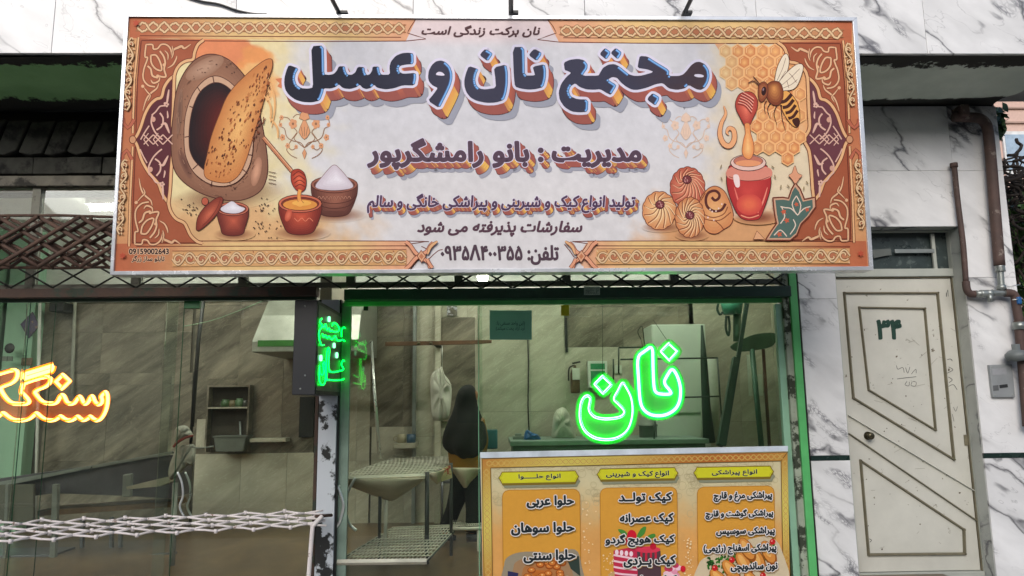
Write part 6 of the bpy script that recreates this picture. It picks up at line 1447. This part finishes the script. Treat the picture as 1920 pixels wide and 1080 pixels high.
# bee
for W_, rot in (([(1452, 156), (1456, 130), (1466, 108), (1474, 103), (1478, 116), (1474, 136), (1460, 158)], 0), ([(1452, 168), (1470, 142), (1490, 124), (1502, 122), (1504, 132), (1496, 156), (1486, 168), (1466, 171)], 0)):
    P_ = cr(W_, 5, True); A.grow(P_, 1.1, OUT); A.poly(P_, (236, 220, 196))
for L in ([(1456, 152), (1466, 130), (1472, 110)], [(1460, 154), (1472, 134)], [(1458, 166), (1480, 148), (1498, 130)], [(1462, 168), (1482, 160), (1494, 150)], [(1474, 152), (1478, 166)], [(1484, 144), (1492, 156)], [(1478, 138), (1486, 146)]): A.stroke(cr(L, 3), .9, (130, 100, 88))
ab = cr([(1466, 175), (1474, 172), (1484, 180), (1494, 196), (1498, 216), (1496, 236), (1488, 238), (1476, 226), (1466, 208), (1462, 192)], 5, True); A.grow(ab, 1.2, OUT); A.poly(ab, (230, 166, 90))
for k in range(4):
    t = k / 4; cx_, cy_ = 1472 + 18 * t, 186 + 40 * t; A.stroke(cr([(cx_ - 11 + t * 3, cy_ + 7), (cx_, cy_ + 4), (cx_ + 11 - t * 3, cy_ - 8)], 4), 6.5 - k * .3, (74, 40, 34))
A.poly(cr([(1484, 226), (1496, 222), (1497, 236), (1490, 238)], 4, True), (70, 38, 32))
th = cr([(1438, 160), (1448, 154), (1460, 156), (1466, 168), (1466, 186), (1458, 198), (1446, 196), (1438, 186), (1436, 172)], 5, True); A.grow(th, 1.1, OUT); A.shade(th, (1450, 166), (214, 146, 84), (128, 66, 44), 6)
hd_ = cr([(1422, 162), (1430, 155), (1437, 160), (1438, 174), (1434, 186), (1426, 192), (1421, 182)], 5, True); A.grow(hd_, 1.1, OUT); A.shade(hd_, (1428, 170), (196, 124, 80), (140, 76, 52), 4); A.ell(1431, 172, 4.6, 8.5, (52, 28, 30), .15); A.ell(1430, 169, 1.4, 2.6, (150, 120, 130), .15)
for L in ([(1424, 160), (1416, 150), (1411, 145)], [(1422, 162), (1412, 153), (1402, 157)]): A.stroke(cr(L, 4), 1.8, (90, 46, 44))
for L in ([(1436, 190), (1432, 200), (1434, 215)], [(1444, 194), (1438, 206), (1443, 224)], [(1456, 198), (1450, 214), (1456, 236)], [(1464, 198), (1465, 222), (1472, 248)]): A.stroke(cr(L, 4), 2.4, (74, 40, 40), taper=2)
for x, y, r in ((1351, 313, .9), (1448, 314, -.4), (1452, 332, .2), (1352, 336, .1), (1463, 351, .6), (1477, 350, -.2), (1506, 354, .5), (1512, 343, -.1)): A.ell(x, y, 1.2, 4, (150, 130, 96), r - .5, 8)
# turquoise tile ornament
tt = [(1449, 373), (1466, 372), (1478, 374), (1484, 356), (1490, 346), (1498, 356), (1506, 376), (1526, 372), (1527, 388), (1514, 406), (1500, 420), (1492, 440), (1480, 450), (1436, 450), (1446, 434), (1456, 420), (1452, 400)]
A.grow(tt, 2.6, BRN); A.poly(tt, (206, 160, 132)); c_ = (1484, 412); A.poly([(c_[0] + (x - c_[0]) * .9, c_[1] + (y - c_[1]) * .92) for x, y in tt], (84, 108, 100))
for L in ([(1492, 368), (1484, 384), (1494, 404), (1500, 386), (1492, 368)], [(1494, 404), (1482, 392), (1470, 390), (1462, 388)], [(1494, 404), (1506, 392), (1518, 388)], [(1464, 388), (1470, 406), (1462, 420)], [(1480, 440), (1490, 424), (1486, 412)], [(1450, 442), (1462, 432), (1474, 444)]): A.stroke(cr(L, 4), 2.0, (228, 206, 188))
for x, y, r in ((1492, 384, 5), (1468, 398, 6), (1474, 414, 6), (1460, 440, 6), (1512, 394, 5)): A.poly([(x + (r if i % 2 else r * .5) * math.cos(i * .628), y + (r if i % 2 else r * .5) * math.sin(i * .628)) for i in range(10)], (198, 96, 70))
P_ = cr([(1489, 312), (1484, 325), (1478, 330), (1483, 336), (1490, 345), (1497, 336), (1502, 330), (1494, 325)], 4, True); A.grow(P_, .8, BRN); A.poly(P_, (222, 158, 124)); P_ = [(1412, 449), (1418, 434), (1432, 449)]; A.grow(P_, .8, BRN); A.poly(P_, (226, 170, 128))
A.flush('printed_bee_and_honey_jar', sb)
# ---- four pastries
A = Art(smap, .0016, ink, GA)
def cookie(cx, cy, rx, ry, c1, c2, n, sw, cc):
    P_ = []
    for i in range(n * 8):
        a = 2 * math.pi * i / (n * 8); f = 1 + .05 * abs(math.sin(n * a / 2)); P_.append((cx + rx * f * math.cos(a), cy + ry * f * math.sin(a)))
    A.softell(cx + 4, cy + ry * .92, rx * 1.25, ry * .3, (120, 70, 52), ground, .75); A.grow(P_, 1.4, (110, 56, 44)); A.shade(P_, (cx + 2, cy - ry * .15), c1, c2, 8)
    for i in range(n):
        a = 2 * math.pi * i / n; L = [(cc[0] + 6 * math.cos(a), cc[1] + 6 * math.sin(a)), (cx * .5 + cc[0] * .5 + rx * .55 * math.cos(a + sw * .5), cy * .5 + cc[1] * .5 + ry * .55 * math.sin(a + sw * .5)), (cx + rx * math.cos(a + sw), cy + ry * math.sin(a + sw))]
        A.stroke(cr(L, 4), 1.5, (130, 70, 50)); L2 = [(x + 2, y + 1.5) for x, y in L]; A.stroke(cr(L2, 4), 1.4, mixc(c1, (250, 220, 180), .5), taper=1)
    A.ell(*cc, 9, 8.5, (70, 32, 36)); A.ell(*cc, 7.6, 7, (120, 58, 62))
    for i in range(9): A.ell(cc[0] + random.uniform(-5, 5), cc[1] + random.uniform(-5, 5), 1.2, 1.2, (196, 140, 136), n=6)
cookie(1289, 352, 31, 37, (232, 148, 116), (192, 100, 80), 14, 1.1, (1288, 337)); cookie(1236, 395, 30, 34, (246, 212, 160), (218, 150, 102), 12, .8, (1237, 384)); 
P_ = cr([(1312, 380), (1324, 358), (1340, 350), (1356, 358), (1366, 376), (1374, 402), (1370, 420), (1356, 430), (1342, 438), (1326, 434), (1318, 418)], 5, True); A.grow(P_, 1.5, (110, 56, 44)); A.shade(P_, (1340, 396), (236, 180, 122), (212, 140, 92), 7)
for L in ([(1318, 410), (1336, 414), (1352, 412), (1370, 398)], [(1338, 412), (1350, 422), (1356, 430)], [(1316, 384), (1318, 400), (1336, 408), (1356, 402), (1364, 388)], [(1314, 376), (1322, 362)]): A.stroke(cr(L, 5), 1.7, (130, 66, 46))
A.stroke(cr([(1334, 370), (1340, 376), (1347, 372), (1348, 364), (1340, 358), (1328, 362), (1323, 374), (1326, 388), (1338, 396), (1352, 394), (1360, 382)], 6), 5, (94, 48, 44))
for x, y in ((1353, 383), (1347, 391), (1335, 397), (1342, 396), (1331, 393), (1327, 408), (1338, 413)): A.ell(x, y, 1.6, 1.8, (240, 210, 200), n=7)
cookie(1293, 408, 26, 36, (246, 208, 156), (212, 140, 94), 15, 1.2, (1293, 404))
A.flush('printed_pastries', sb)

# ---- lettering
def nav(x, y): return mixc(mixc((30, 33, 50), (62, 62, 82), sm(560, 900, x)), (78, 60, 64), sm(1180, 1300, x) * .8)
def s675(ox, oy, k_, L): return [(ox + x / k_, oy + y / k_) for x, y in L]
SH = []
SH.append(s675(520, 70, 6.75, [(432, 118), (590, 108), (596, 300), (598, 475), (655, 482), (715, 470), (755, 430), (780, 372), (858, 372), (868, 430), (895, 478), (945, 480), (990, 450), (1020, 378), (1105, 385), (1112, 440), (1135, 485), (1175, 472), (1200, 430), (1210, 376), (1290, 376), (1298, 440), (1320, 480), (1428, 478), (1420, 380), (1440, 310), (1500, 240), (1580, 205), (1660, 200), (1725, 210), (1728, 345), (1640, 350), (1560, 365), (1535, 400), (1550, 445), (1595, 468), (1755, 455), (1760, 520), (1740, 615), (1590, 612), (1480, 650), (1380, 665), (1310, 655), (1260, 640), (1228, 605), (1190, 645), (1130, 662), (1080, 645), (1045, 605), (1010, 635), (930, 660), (860, 655), (820, 640), (783, 600), (740, 635), (680, 655), (592, 652), (585, 700), (545, 805), (440, 830), (330, 825), (230, 795), (150, 735), (105, 670), (90, 590), (95, 510), (120, 420), (150, 355), (275, 400), (235, 470), (225, 540), (250, 610), (310, 650), (390, 655), (457, 640), (445, 400)]))
o2 = lambda L: s675(790, 70, 6.75, L)
SH.append(o2([(250, 297), (310, 320), (365, 375), (393, 450), (395, 530), (375, 610), (340, 690), (300, 770), (232, 905), (85, 808), (150, 730), (212, 645), (150, 620), (100, 570), (85, 510), (95, 430), (130, 360), (185, 310)]))
SH.append(o2([(602, 368), (727, 410), (700, 460), (682, 540), (695, 610), (740, 655), (810, 665), (945, 645), (935, 520), (918, 388), (1075, 348), (1095, 450), (1095, 600), (1075, 720), (1045, 800), (940, 832), (820, 835), (700, 810), (620, 765), (570, 700), (545, 620), (545, 540), (565, 460)]))
SH.append(o2([(810, 152), (900, 205), (895, 235), (842, 312), (742, 235), (760, 200)]))
SH.append(o2([(1155, 130), (1303, 127), (1307, 320), (1310, 490), (1440, 488), (1425, 440), (1408, 378), (1560, 345), (1578, 420), (1575, 520), (1545, 635), (1450, 662), (1360, 668), (1260, 655), (1185, 630), (1170, 500)]))
SH.append(o2([(1430, 150), (1520, 200), (1515, 235), (1460, 308), (1362, 237), (1380, 200)]))
o3 = lambda L: s675(1030, 70, 6.0, L)
SH.append(o3([(160, 290), (230, 258), (320, 247), (390, 262), (430, 310), (425, 360), (395, 400), (372, 438), (550, 437), (565, 410), (600, 350), (660, 312), (730, 305), (790, 335), (850, 385), (900, 425), (960, 440), (1040, 435), (1175, 395), (1100, 365), (990, 350), (1000, 280), (1015, 215), (1100, 220), (1200, 285), (1348, 375), (1342, 440), (1450, 440), (1500, 425), (1540, 385), (1590, 320), (1640, 285), (1690, 280), (1750, 310), (1790, 370), (1800, 440), (1785, 510), (1750, 570), (1700, 598), (1650, 590), (1565, 540), (1520, 580), (1430, 597), (1340, 580), (1275, 520), (1200, 530), (1100, 570), (1000, 595), (930, 595), (860, 560), (800, 510), (760, 462), (710, 450), (655, 480), (750, 540), (745, 565), (690, 655), (640, 630), (570, 588), (500, 595), (420, 592), (340, 565), (290, 522), (240, 555), (217, 610), (240, 670), (310, 700), (437, 705), (432, 842), (340, 850), (250, 840), (170, 790), (115, 710), (103, 620), (130, 530), (190, 450), (245, 405), (200, 382), (172, 375)]))
SH.append(o3([(625, 125), (682, 165), (685, 190), (640, 258), (567, 200), (580, 170)])); SH.append(o3([(745, 125), (808, 170), (805, 200), (768, 255), (692, 190), (700, 165)])); SH.append(o3([(1160, 632), (1232, 675), (1230, 710), (1190, 775), (1102, 712), (1110, 680)]))
SH = [chaikin(s_, .18, 1) for s_ in SH]
A = Art(smap, .0026, ink, GA)
D = (9.5, 17)
def shadcol(x, y): return mixc(ground(x, y), (118, 120, 138), .5)
for s_ in SH: A.grow([(x + 19, y + 29) for x, y in s_], 4, (160, 162, 176), True)
def side(n_):                                    # ink of the printed side faces by the way they turn
    r = max(0, n_[0]); d = max(0, n_[1]); return mixc((164, 92, 84), (236, 186, 96), sm(.35, .8, r * (d > .25)) )
def outward(P):
    n = len(P); ar = sum(P[i][0] * P[(i + 1) % n][1] - P[(i + 1) % n][0] * P[i][1] for i in range(n)); sg = 1 if ar > 0 else -1; out = []
    for i in range(n):
        a, b = P[i], P[(i + 1) % n]; l = math.hypot(b[0] - a[0], b[1] - a[1]) or 1; out.append(((b[1] - a[1]) / l * sg, -(b[0] - a[0]) / l * sg))
    return out
def extrude(shapes, D, d, c_dark=(74, 44, 52), steps=9):
    for s_ in shapes: A.grow([(x + D[0], y + D[1]) for x, y in s_], d + 1.1, c_dark)
    for k in range(steps, 0, -1):
        t = k / steps
        for s_ in shapes:
            nr = outward(s_); n = len(s_); P = []; Fc = []; H = []; Cc = []
            A.poly([(x + D[0] * t, y + D[1] * t) for x, y in s_], (164, 92, 84)) if k == steps else None
            for i in range(n):
                a, b = s_[i], s_[(i + 1) % n]; q = nr[i]
                if q[0] * D[0] + q[1] * D[1] < -4: continue
                o = len(P); c = side(q); c = mixc(c, (226, 120, 84), .45 * (1 - t)) if q[0] > .3 else c
                for u_, v_ in ((a, .0), (b, .0), (b, d), (a, d)):
                    P.append((u_[0] + q[0] * v_ + D[0] * t, u_[1] + q[1] * v_ + D[1] * t)); Cc.append(c)
                Fc.append((o, o + 1, o + 2, o + 3)); H += [(i % 13) * 1.5e-6] * 4
            A._add(P, Fc, Cc, H)
extrude(SH, D, 4.6, steps=14)
for s_ in SH: A.grow(s_, 4.9, (222, 217, 236))
for s_ in SH:
    n = len(s_); A.poly(s_, None, nav); nr = outward(s_)
    P = []; Fc = []; Cc = []; H = []             # blue highlight inside the right-facing edges
    for i in range(n):
        q = nr[i]
        if q[0] < .5 or q[1] > .8: continue
        a, b = s_[i], s_[(i + 1) % n]
        for r0, r1, c in ((.3, 5.2, (60, 100, 160)), (1.2, 4.0, (128, 180, 236))):
            o = len(P); P += [(a[0] - q[0] * r0, a[1] - q[1] * r0), (b[0] - q[0] * r0, b[1] - q[1] * r0), (b[0] - q[0] * r1, b[1] - q[1] * r1), (a[0] - q[0] * r1, a[1] - q[1] * r1)]; Cc += [c] * 4; Fc.append((o, o + 1, o + 2, o + 3)); H += [(2e-5 if r0 > 1 else 1e-5) + (i % 7) * 1e-6] * 4
    if P: A._add(P, Fc, Cc, H); A.h += 3e-5
for L in (o2([(178, 480), (200, 450), (235, 440), (275, 455), (305, 490), (240, 492)]), o3([(1618, 437), (1640, 420), (1690, 418), (1738, 435), (1730, 455), (1660, 456)])): A.poly(chaikin(L, .25, 2), (226, 220, 238))
A.flush('printed_title', sb)
def relief(body, box, off, gr, D, face, shear=0, steps=3, edge=(222, 214, 234)):
    G = A.fit(body, box, off, shear); g = gr * G[5]; E = G[3]; r = G[4] + g
    A.lay(G, g, (164, 164, 178), D[0] * 1.5, D[1] * 1.7)
    A.lay(G, g + .9, (86, 54, 60), D[0], D[1])
    A.lay(G, g, (164, 90, 82), D[0], D[1])
    for k in range(steps, 0, -1):
        t = k / steps; V = []; F_ = []; C_ = []; H = []
        for i, (a, b, n, q) in enumerate(E):
            if n[0] * D[0] + n[1] * D[1] < 0: continue
            c = side(n); o = len(V)
            for p, w in ((a, 0), (b, 0), (b, 1), (a, 1)): V.append((p[0] + n[0] * r * w + D[0] * t, p[1] + n[1] * r * w + D[1] * t)); C_.append(c)
            F_.append((o, o + 1, o + 2, o + 3)); H += [(i % 13) * 1.5e-6] * 4
        A._add(V, F_, C_, H); A.h += 2e-5
    # joining band between the side faces: swept quads
    V = []; F_ = []; C_ = []; H = []
    for i, (a, b, n, q) in enumerate(E):
        if n[0] * D[0] + n[1] * D[1] < .2 * math.hypot(*D): continue
        c = side(n); o = len(V)
        for p, t in ((a, 0), (b, 0), (b, 1), (a, 1)): V.append((p[0] + n[0] * r + D[0] * t, p[1] + n[1] * r + D[1] * t)); C_.append(c)
        F_.append((o, o + 1, o + 2, o + 3)); H += [(i % 13) * 1.5e-6] * 4
    A._add(V, F_, C_, H); A.h += 2e-5
    A.lay(G, g, edge); A.lay(G, 0, face)
A = Art(smap, .0020, ink, GA)
relief('مدیریت : بانو رامشگرپور', (688, 259, 1203, 319), .05, .030, (9.5, 10.5), (88, 68, 84))
A.flush('printed_manager_line', sb)
A = Art(smap, .0020, ink, GA)
relief('تولید انواع کیک و شیرینی و پیراشکی خانگی و سالم', (688, 363, 1192, 400), .035, .030, (5, 7), (84, 62, 88), shear=.12)
A.flush('printed_products_line', sb)
for args, kw in ((('نان برکت زندگی است', (790, 47, 1013, 70, .003), (88, 60, 64)), dict(off=.04, shear=.25)), (('سفارشات پذیرفته می شود', (782, 414, 1092, 444), (92, 64, 78)), dict(off=.04, shear=.25)),
                 (('تلفن: ۰۹۳۵۸۴۰۰۳۵۵', (826, 459, 1048, 497), (84, 66, 78)), dict(off=.034)), (('09159002643', (242, 466, 317, 477), (60, 40, 40)), dict(off=.035, grow=.07, gcol=(228, 190, 156), fa=False)),
                 (('تابلو ساز زرگر', (247, 479, 309, 492), (70, 46, 42)), dict(off=.035, grow=.07, gcol=(228, 190, 156)))):
    A = Art(smap, .0020, ink, GA); A.text(*args, **kw); A.flush('printed_line', sb)

# ================================================================ menu board
random.seed(9)
YM = YW - .03
def mmap(x, y, h=0): p = at(x, y, YM); return p + Vector((0, -h, 0))
mbd = thing('menu_board', 'yellow and orange printed menu board with three columns in front of the glass', 'menu board', tuple(at(1190, 1080, YM)))
def mq(pts, y0, y1, nm, mat): m = MB(); m.prism([at(x, y, YM) + Vector((0, y0, 0)) for x, y in pts], (0, y1 - y0, 0)); return m.build(nm, mat, mbd, bevel=.001)
mq([(900, 848), (1476, 836), (1487, 1420), (912, 1420)], .001, .02, 'board', plain('menu_backing', rgb(180, 184, 190), .5))
mq([(900, 848), (1477, 836), (1477, 846), (900, 859)], -.006, 0, 'white_edge_strip', plain('white_strip', rgb(206, 216, 228), .4, bump=0))
def mx(u, v): # board coordinates: u 0..1, v px below the top edge
    return (901 + 575 * u + (v * .019 + 0) * (1), 858 - 12 * u + v)
A = Art(mmap, .0004, attr_mat('menu_ink', .45, .03, .15), GA)
def mg(x, y):
    n = ns(x, y, 30, 5); c = mixc((206, 196, 158), (216, 160, 92), sm(900, 1020, y + n * 20)); return tuple(v * (1 + .03 * n) for v in c)
nx, ny = 70, 70; P = [mx(i / nx, j * 560 / ny) for j in range(ny + 1) for i in range(nx + 1)]
A._add(P, [(j * (nx + 1) + i, j * (nx + 1) + i + 1, (j + 1) * (nx + 1) + i + 1, (j + 1) * (nx + 1) + i) for j in range(ny) for i in range(nx)], [mg(*p) for p in P])
for i in range(240):                             # pale interlaced medallion pattern
    x, y = random.uniform(925, 1455), random.uniform(868, 905 + random.random() * 70); r = random.uniform(4, 9)
    A.stroke([(x + r * math.cos(a * .785), y + r * math.sin(a * .785)) for a in range(8)], .7, (188, 176, 138), True)
def fr_c(x, y): t = .5 + .5 * math.sin(x * .012 + y * .018 + 1.3); return mixc((206, 190, 96), (176, 104, 50), t)
def bandm(a, b, c, d, n=36):
    P = []
    for k in range(n + 1):
        t = k / n; P.append((a[0] + (b[0] - a[0]) * t, a[1] + (b[1] - a[1]) * t)); P.append((d[0] + (c[0] - d[0]) * t, d[1] + (c[1] - d[1]) * t))
    A._add(P, [(2 * k, 2 * k + 2, 2 * k + 3, 2 * k + 1) for k in range(n)], [fr_c(*p) for p in P])
bandm((903, 861), (1476, 848), (1464, 864), (920, 877)); bandm((903, 861), (920, 877), (928, 1420), (911, 1420)) if False else None
bandm((903, 861), (912, 1420), (929, 1420), (920, 877)); bandm((1476, 848), (1487, 1420), (1474, 1420), (1464, 864))
for L in ([(903, 860), (1477, 848)], [(920, 877), (1464, 864)], [(904, 861), (913, 1420)], [(920, 877), (929, 1420)], [(1464, 864), (1474, 1420)], [(1476, 848), (1464, 864)]): A.stroke(L, 1.3, (110, 86, 40))
def gl_(a, b, amp, per):
    L, f = seg(a, b); n = int(L / per)
    for sg in (1, -1):
        Q = [];
        for i in range(n * 8 + 1):
            s_ = L * i / (n * 8); p, nn, t_ = f(s_); o = amp * sg * math.sin(math.pi * s_ / per); Q.append((p[0] + nn[0] * o, p[1] + nn[1] * o))
        A.stroke(Q, 1.6, (222, 196, 110)); A.stroke(Q, .6, (150, 96, 44))
gl_((912, 869), (1468, 856), 4.5, 11); gl_((912, 880), (920, 1400), 4.5, 11); gl_((1471, 864), (1480, 1400), 4, 11)
def plaque(x0, y0, x1, y1, sk, txt, tb):
    f = lambda L: [(x, y + sk * (x - x0)) for x, y in L]
    O = [(x0, (y0 + y1) / 2), (x0 + 3, y0 + 6), (x0 + 6, y0), (x1 - 6, y0), (x1 - 3, y0 + 6), (x1, (y0 + y1) / 2), (x1 - 3, y1 - 6), (x1 - 6, y1), (x0 + 6, y1), (x0 + 3, y1 - 6)]
    A.poly(f([(x + 4, y + 9) for x, y in O]), (138, 140, 116)); A.poly(f([(x + .5, y + 4.5) for x, y in O]), (122, 104, 40)); A.grow(f(O), 1.6, (130, 110, 40)); A.poly(f(O), (206, 204, 46)); A.stroke(f([(x * .97 + .03 * (x0 + x1) / 2, y) for x, y in O]), .6, (150, 140, 40), True)
    A.text(txt, (*tb, sk), (30, 38, 52), off=.04, grow=.03, gcol=(214, 216, 150))
plaque(936, 886, 1084, 906, -.018, 'انواع حلـــــوا', (972, 889, 1051, 901.5)); plaque(1120, 880, 1270, 899, -.018, 'انواع کیک و شیرینی', (1136, 884, 1254, 898)); plaque(1301, 877, 1449, 896, -.018, 'انواع پیراشکی', (1334, 881, 1419, 894))
def card(x0, y0, x1, y1):
    r = 12; P = [(x0 + r, y0)] + [(x1 - r + r * math.sin(a), y0 - 2 + r - r * math.cos(a)) for a in (0, .5, 1, 1.57)] + [(x1 + 5, y1), (x0 + 5, y1)] + [(x0 + r - r * math.cos(a), y0 + r - r * math.sin(a)) for a in (0, .5, 1, 1.57)]
    A.poly(P, (212, 154, 62)); A.stroke(P, 1.4, (180, 124, 44), True)
card(942, 919, 1087, 1420); card(1125, 915, 1269, 1420); card(1307, 913, 1451, 1420)
# food pictures on the cards
A.shade(cr([(945, 1060), (955, 1042), (985, 1034), (1040, 1036), (1078, 1030), (1090, 1060), (1086, 1110), (950, 1110)], 4, True), (1015, 1080), (188, 106, 44), (150, 140, 120), 4)
for i in range(34):
    x, y = random.uniform(956, 1078), random.uniform(1046, 1110); A.ell(x, y, 8, 6, (150, 76, 30)); A.ell(x, y - 1, 6, 4, (206, 122, 56)); A.ell(x, y - 1.5, 2, 1.4, (232, 190, 120), n=6)
A.poly([(1062, 1046), (1085, 1042), (1088, 1080), (1070, 1066)], (52, 66, 60)); A.poly([(952, 1070), (972, 1074), (966, 1100), (952, 1100)], (52, 50, 90))
ck = [(1150, 1032), (1190, 1024), (1236, 1030), (1240, 1110), (1150, 1110)]
A.poly(ck, (190, 48, 78)); A.poly([(1194, 1032), (1238, 1032), (1240, 1110), (1196, 1110)], (84, 62, 70))
for k in range(6): A.stroke(cr([(1150, 1040 + k * 11), (1166, 1043 + k * 11), (1194, 1048 + k * 10)], 3), 3.6, (236, 200, 212)); 
for k in range(4): A.ell(1156 + k * 9, 1035 + k, 3.4, 5, (240, 214, 224)); A.stroke([(1202 + k * 9, 1034), (1202 + k * 9, 1044 + (k * 7) % 13)], 4, (196, 40, 66))
A.ell(1214, 1030, 24, 6, (216, 60, 86)); A.ell(1184, 1004, 9, 11, (206, 30, 52)); A.ell(1170, 1014, 8, 8, (180, 28, 50)); A.ell(1224, 1024, 6, 6, (190, 30, 54))
for L in ([(1194, 1004), (1202, 990), (1211, 987), (1208, 1000), (1198, 1008)], [(1158, 992), (1170, 994), (1176, 1002), (1166, 1002)], [(1214, 1004), (1226, 1000), (1228, 1006), (1216, 1010)]): A.poly(cr(L, 3, True), (74, 140, 60))
for i in range(14): A.ell(1262 + random.uniform(-14, 14), 1070 + random.uniform(-14, 14), 6, 5, random.choice([(226, 150, 176), (196, 60, 96), (240, 200, 214)])); 
A.ell(1280, 1066, 5, 6, (200, 30, 50)); A.poly([(1140, 1076), (1152, 1070), (1152, 1110), (1140, 1110)], (196, 160, 110))
A.poly(cr([(1308, 1060), (1330, 1040), (1360, 1030), (1400, 1012), (1440, 1006), (1464, 1030), (1470, 1110), (1310, 1110)], 4, True), (206, 190, 160))
for i in range(220): x = random.uniform(1326, 1450); A.ell(x, 1058 - (x - 1326) * .22 + random.gauss(4, 9), 3.2, 2.2, random.choice([(44, 96, 36), (60, 120, 44), (34, 74, 30)]), random.uniform(0, 3), 6)
for x, y, r in ((1348, 1086, 0), (1370, 1070, .1), (1394, 1056, .2), (1420, 1050, .3), (1440, 1036, .3), (1400, 1030, .2), (1376, 1098, .1), (1410, 1092, .2)):
    A.ell(x, y, 12, 25, (150, 84, 30), -.75 + r); A.ell(x - 1, y - 2, 10, 22, (212, 140, 66), -.75 + r); A.ell(x - 3, y - 5, 5, 14, (232, 176, 100), -.75 + r)
for x, y in ((1371, 1049), (1339, 1064), (1447, 1015), (1429, 1078)): A.ell(x, y, 5.5, 5.5, (196, 34, 40)); A.ell(x - 1.5, y - 1.5, 1.6, 1.6, (240, 150, 140), n=7)
for i in range(90):
    x, y = random.choice([(random.gauss(1100, 7), random.uniform(940, 1100)), (random.uniform(1130, 1150), random.uniform(1030, 1100)), (random.gauss(1290, 5), random.uniform(1000, 1100))]); r = random.choice([.8, 1.2, 1.8]); A.ell(x, y, r, r, (238, 214, 168), n=7)
dk, wh = (38, 46, 50), (226, 222, 222)
def mt(t_, b, off=.05):
    G = A.fit(t_, (*b, -.018), off, 0); A.lay(G, 1.2, (156, 124, 76), 1.2, 1.6); A.lay(G, 1.5, wh); A.lay(G, 0, dk)
for t_, b in (('حلوا عربی', (987, 929, 1076, 953)), ('حلوا سوهان', (958, 979, 1077, 1004)), ('حلوا سنتی', (981, 1030, 1079, 1056)), ('حلوا زعفرانی', (970, 1082, 1080, 1104)),
              ('کیک تولــد', (1159, 923, 1259, 945)), ('کیک عصرانه', (1161, 962, 1262, 984)), ('کیک هویج گردو', (1134, 1001, 1264, 1026)), ('کیک یــزدی', (1168, 1041, 1266, 1064)), ('کیک ساده', (1180, 1078, 1268, 1100)),
              ('پیراشکی مرغ و قارچ', (1336, 922, 1446, 941)), ('پیراشکی گوشت و قارچ', (1321, 955, 1448, 974)), ('پیراشکی سوسیس', (1341, 988, 1451, 1006)), ('پیراشکی اسفناج (رژیمی)', (1317, 1020, 1454, 1040)), ('نون ساندویچی', (1368, 1053, 1456, 1073))):
    mt(t_, b)
A.flush('menu_print', mbd)
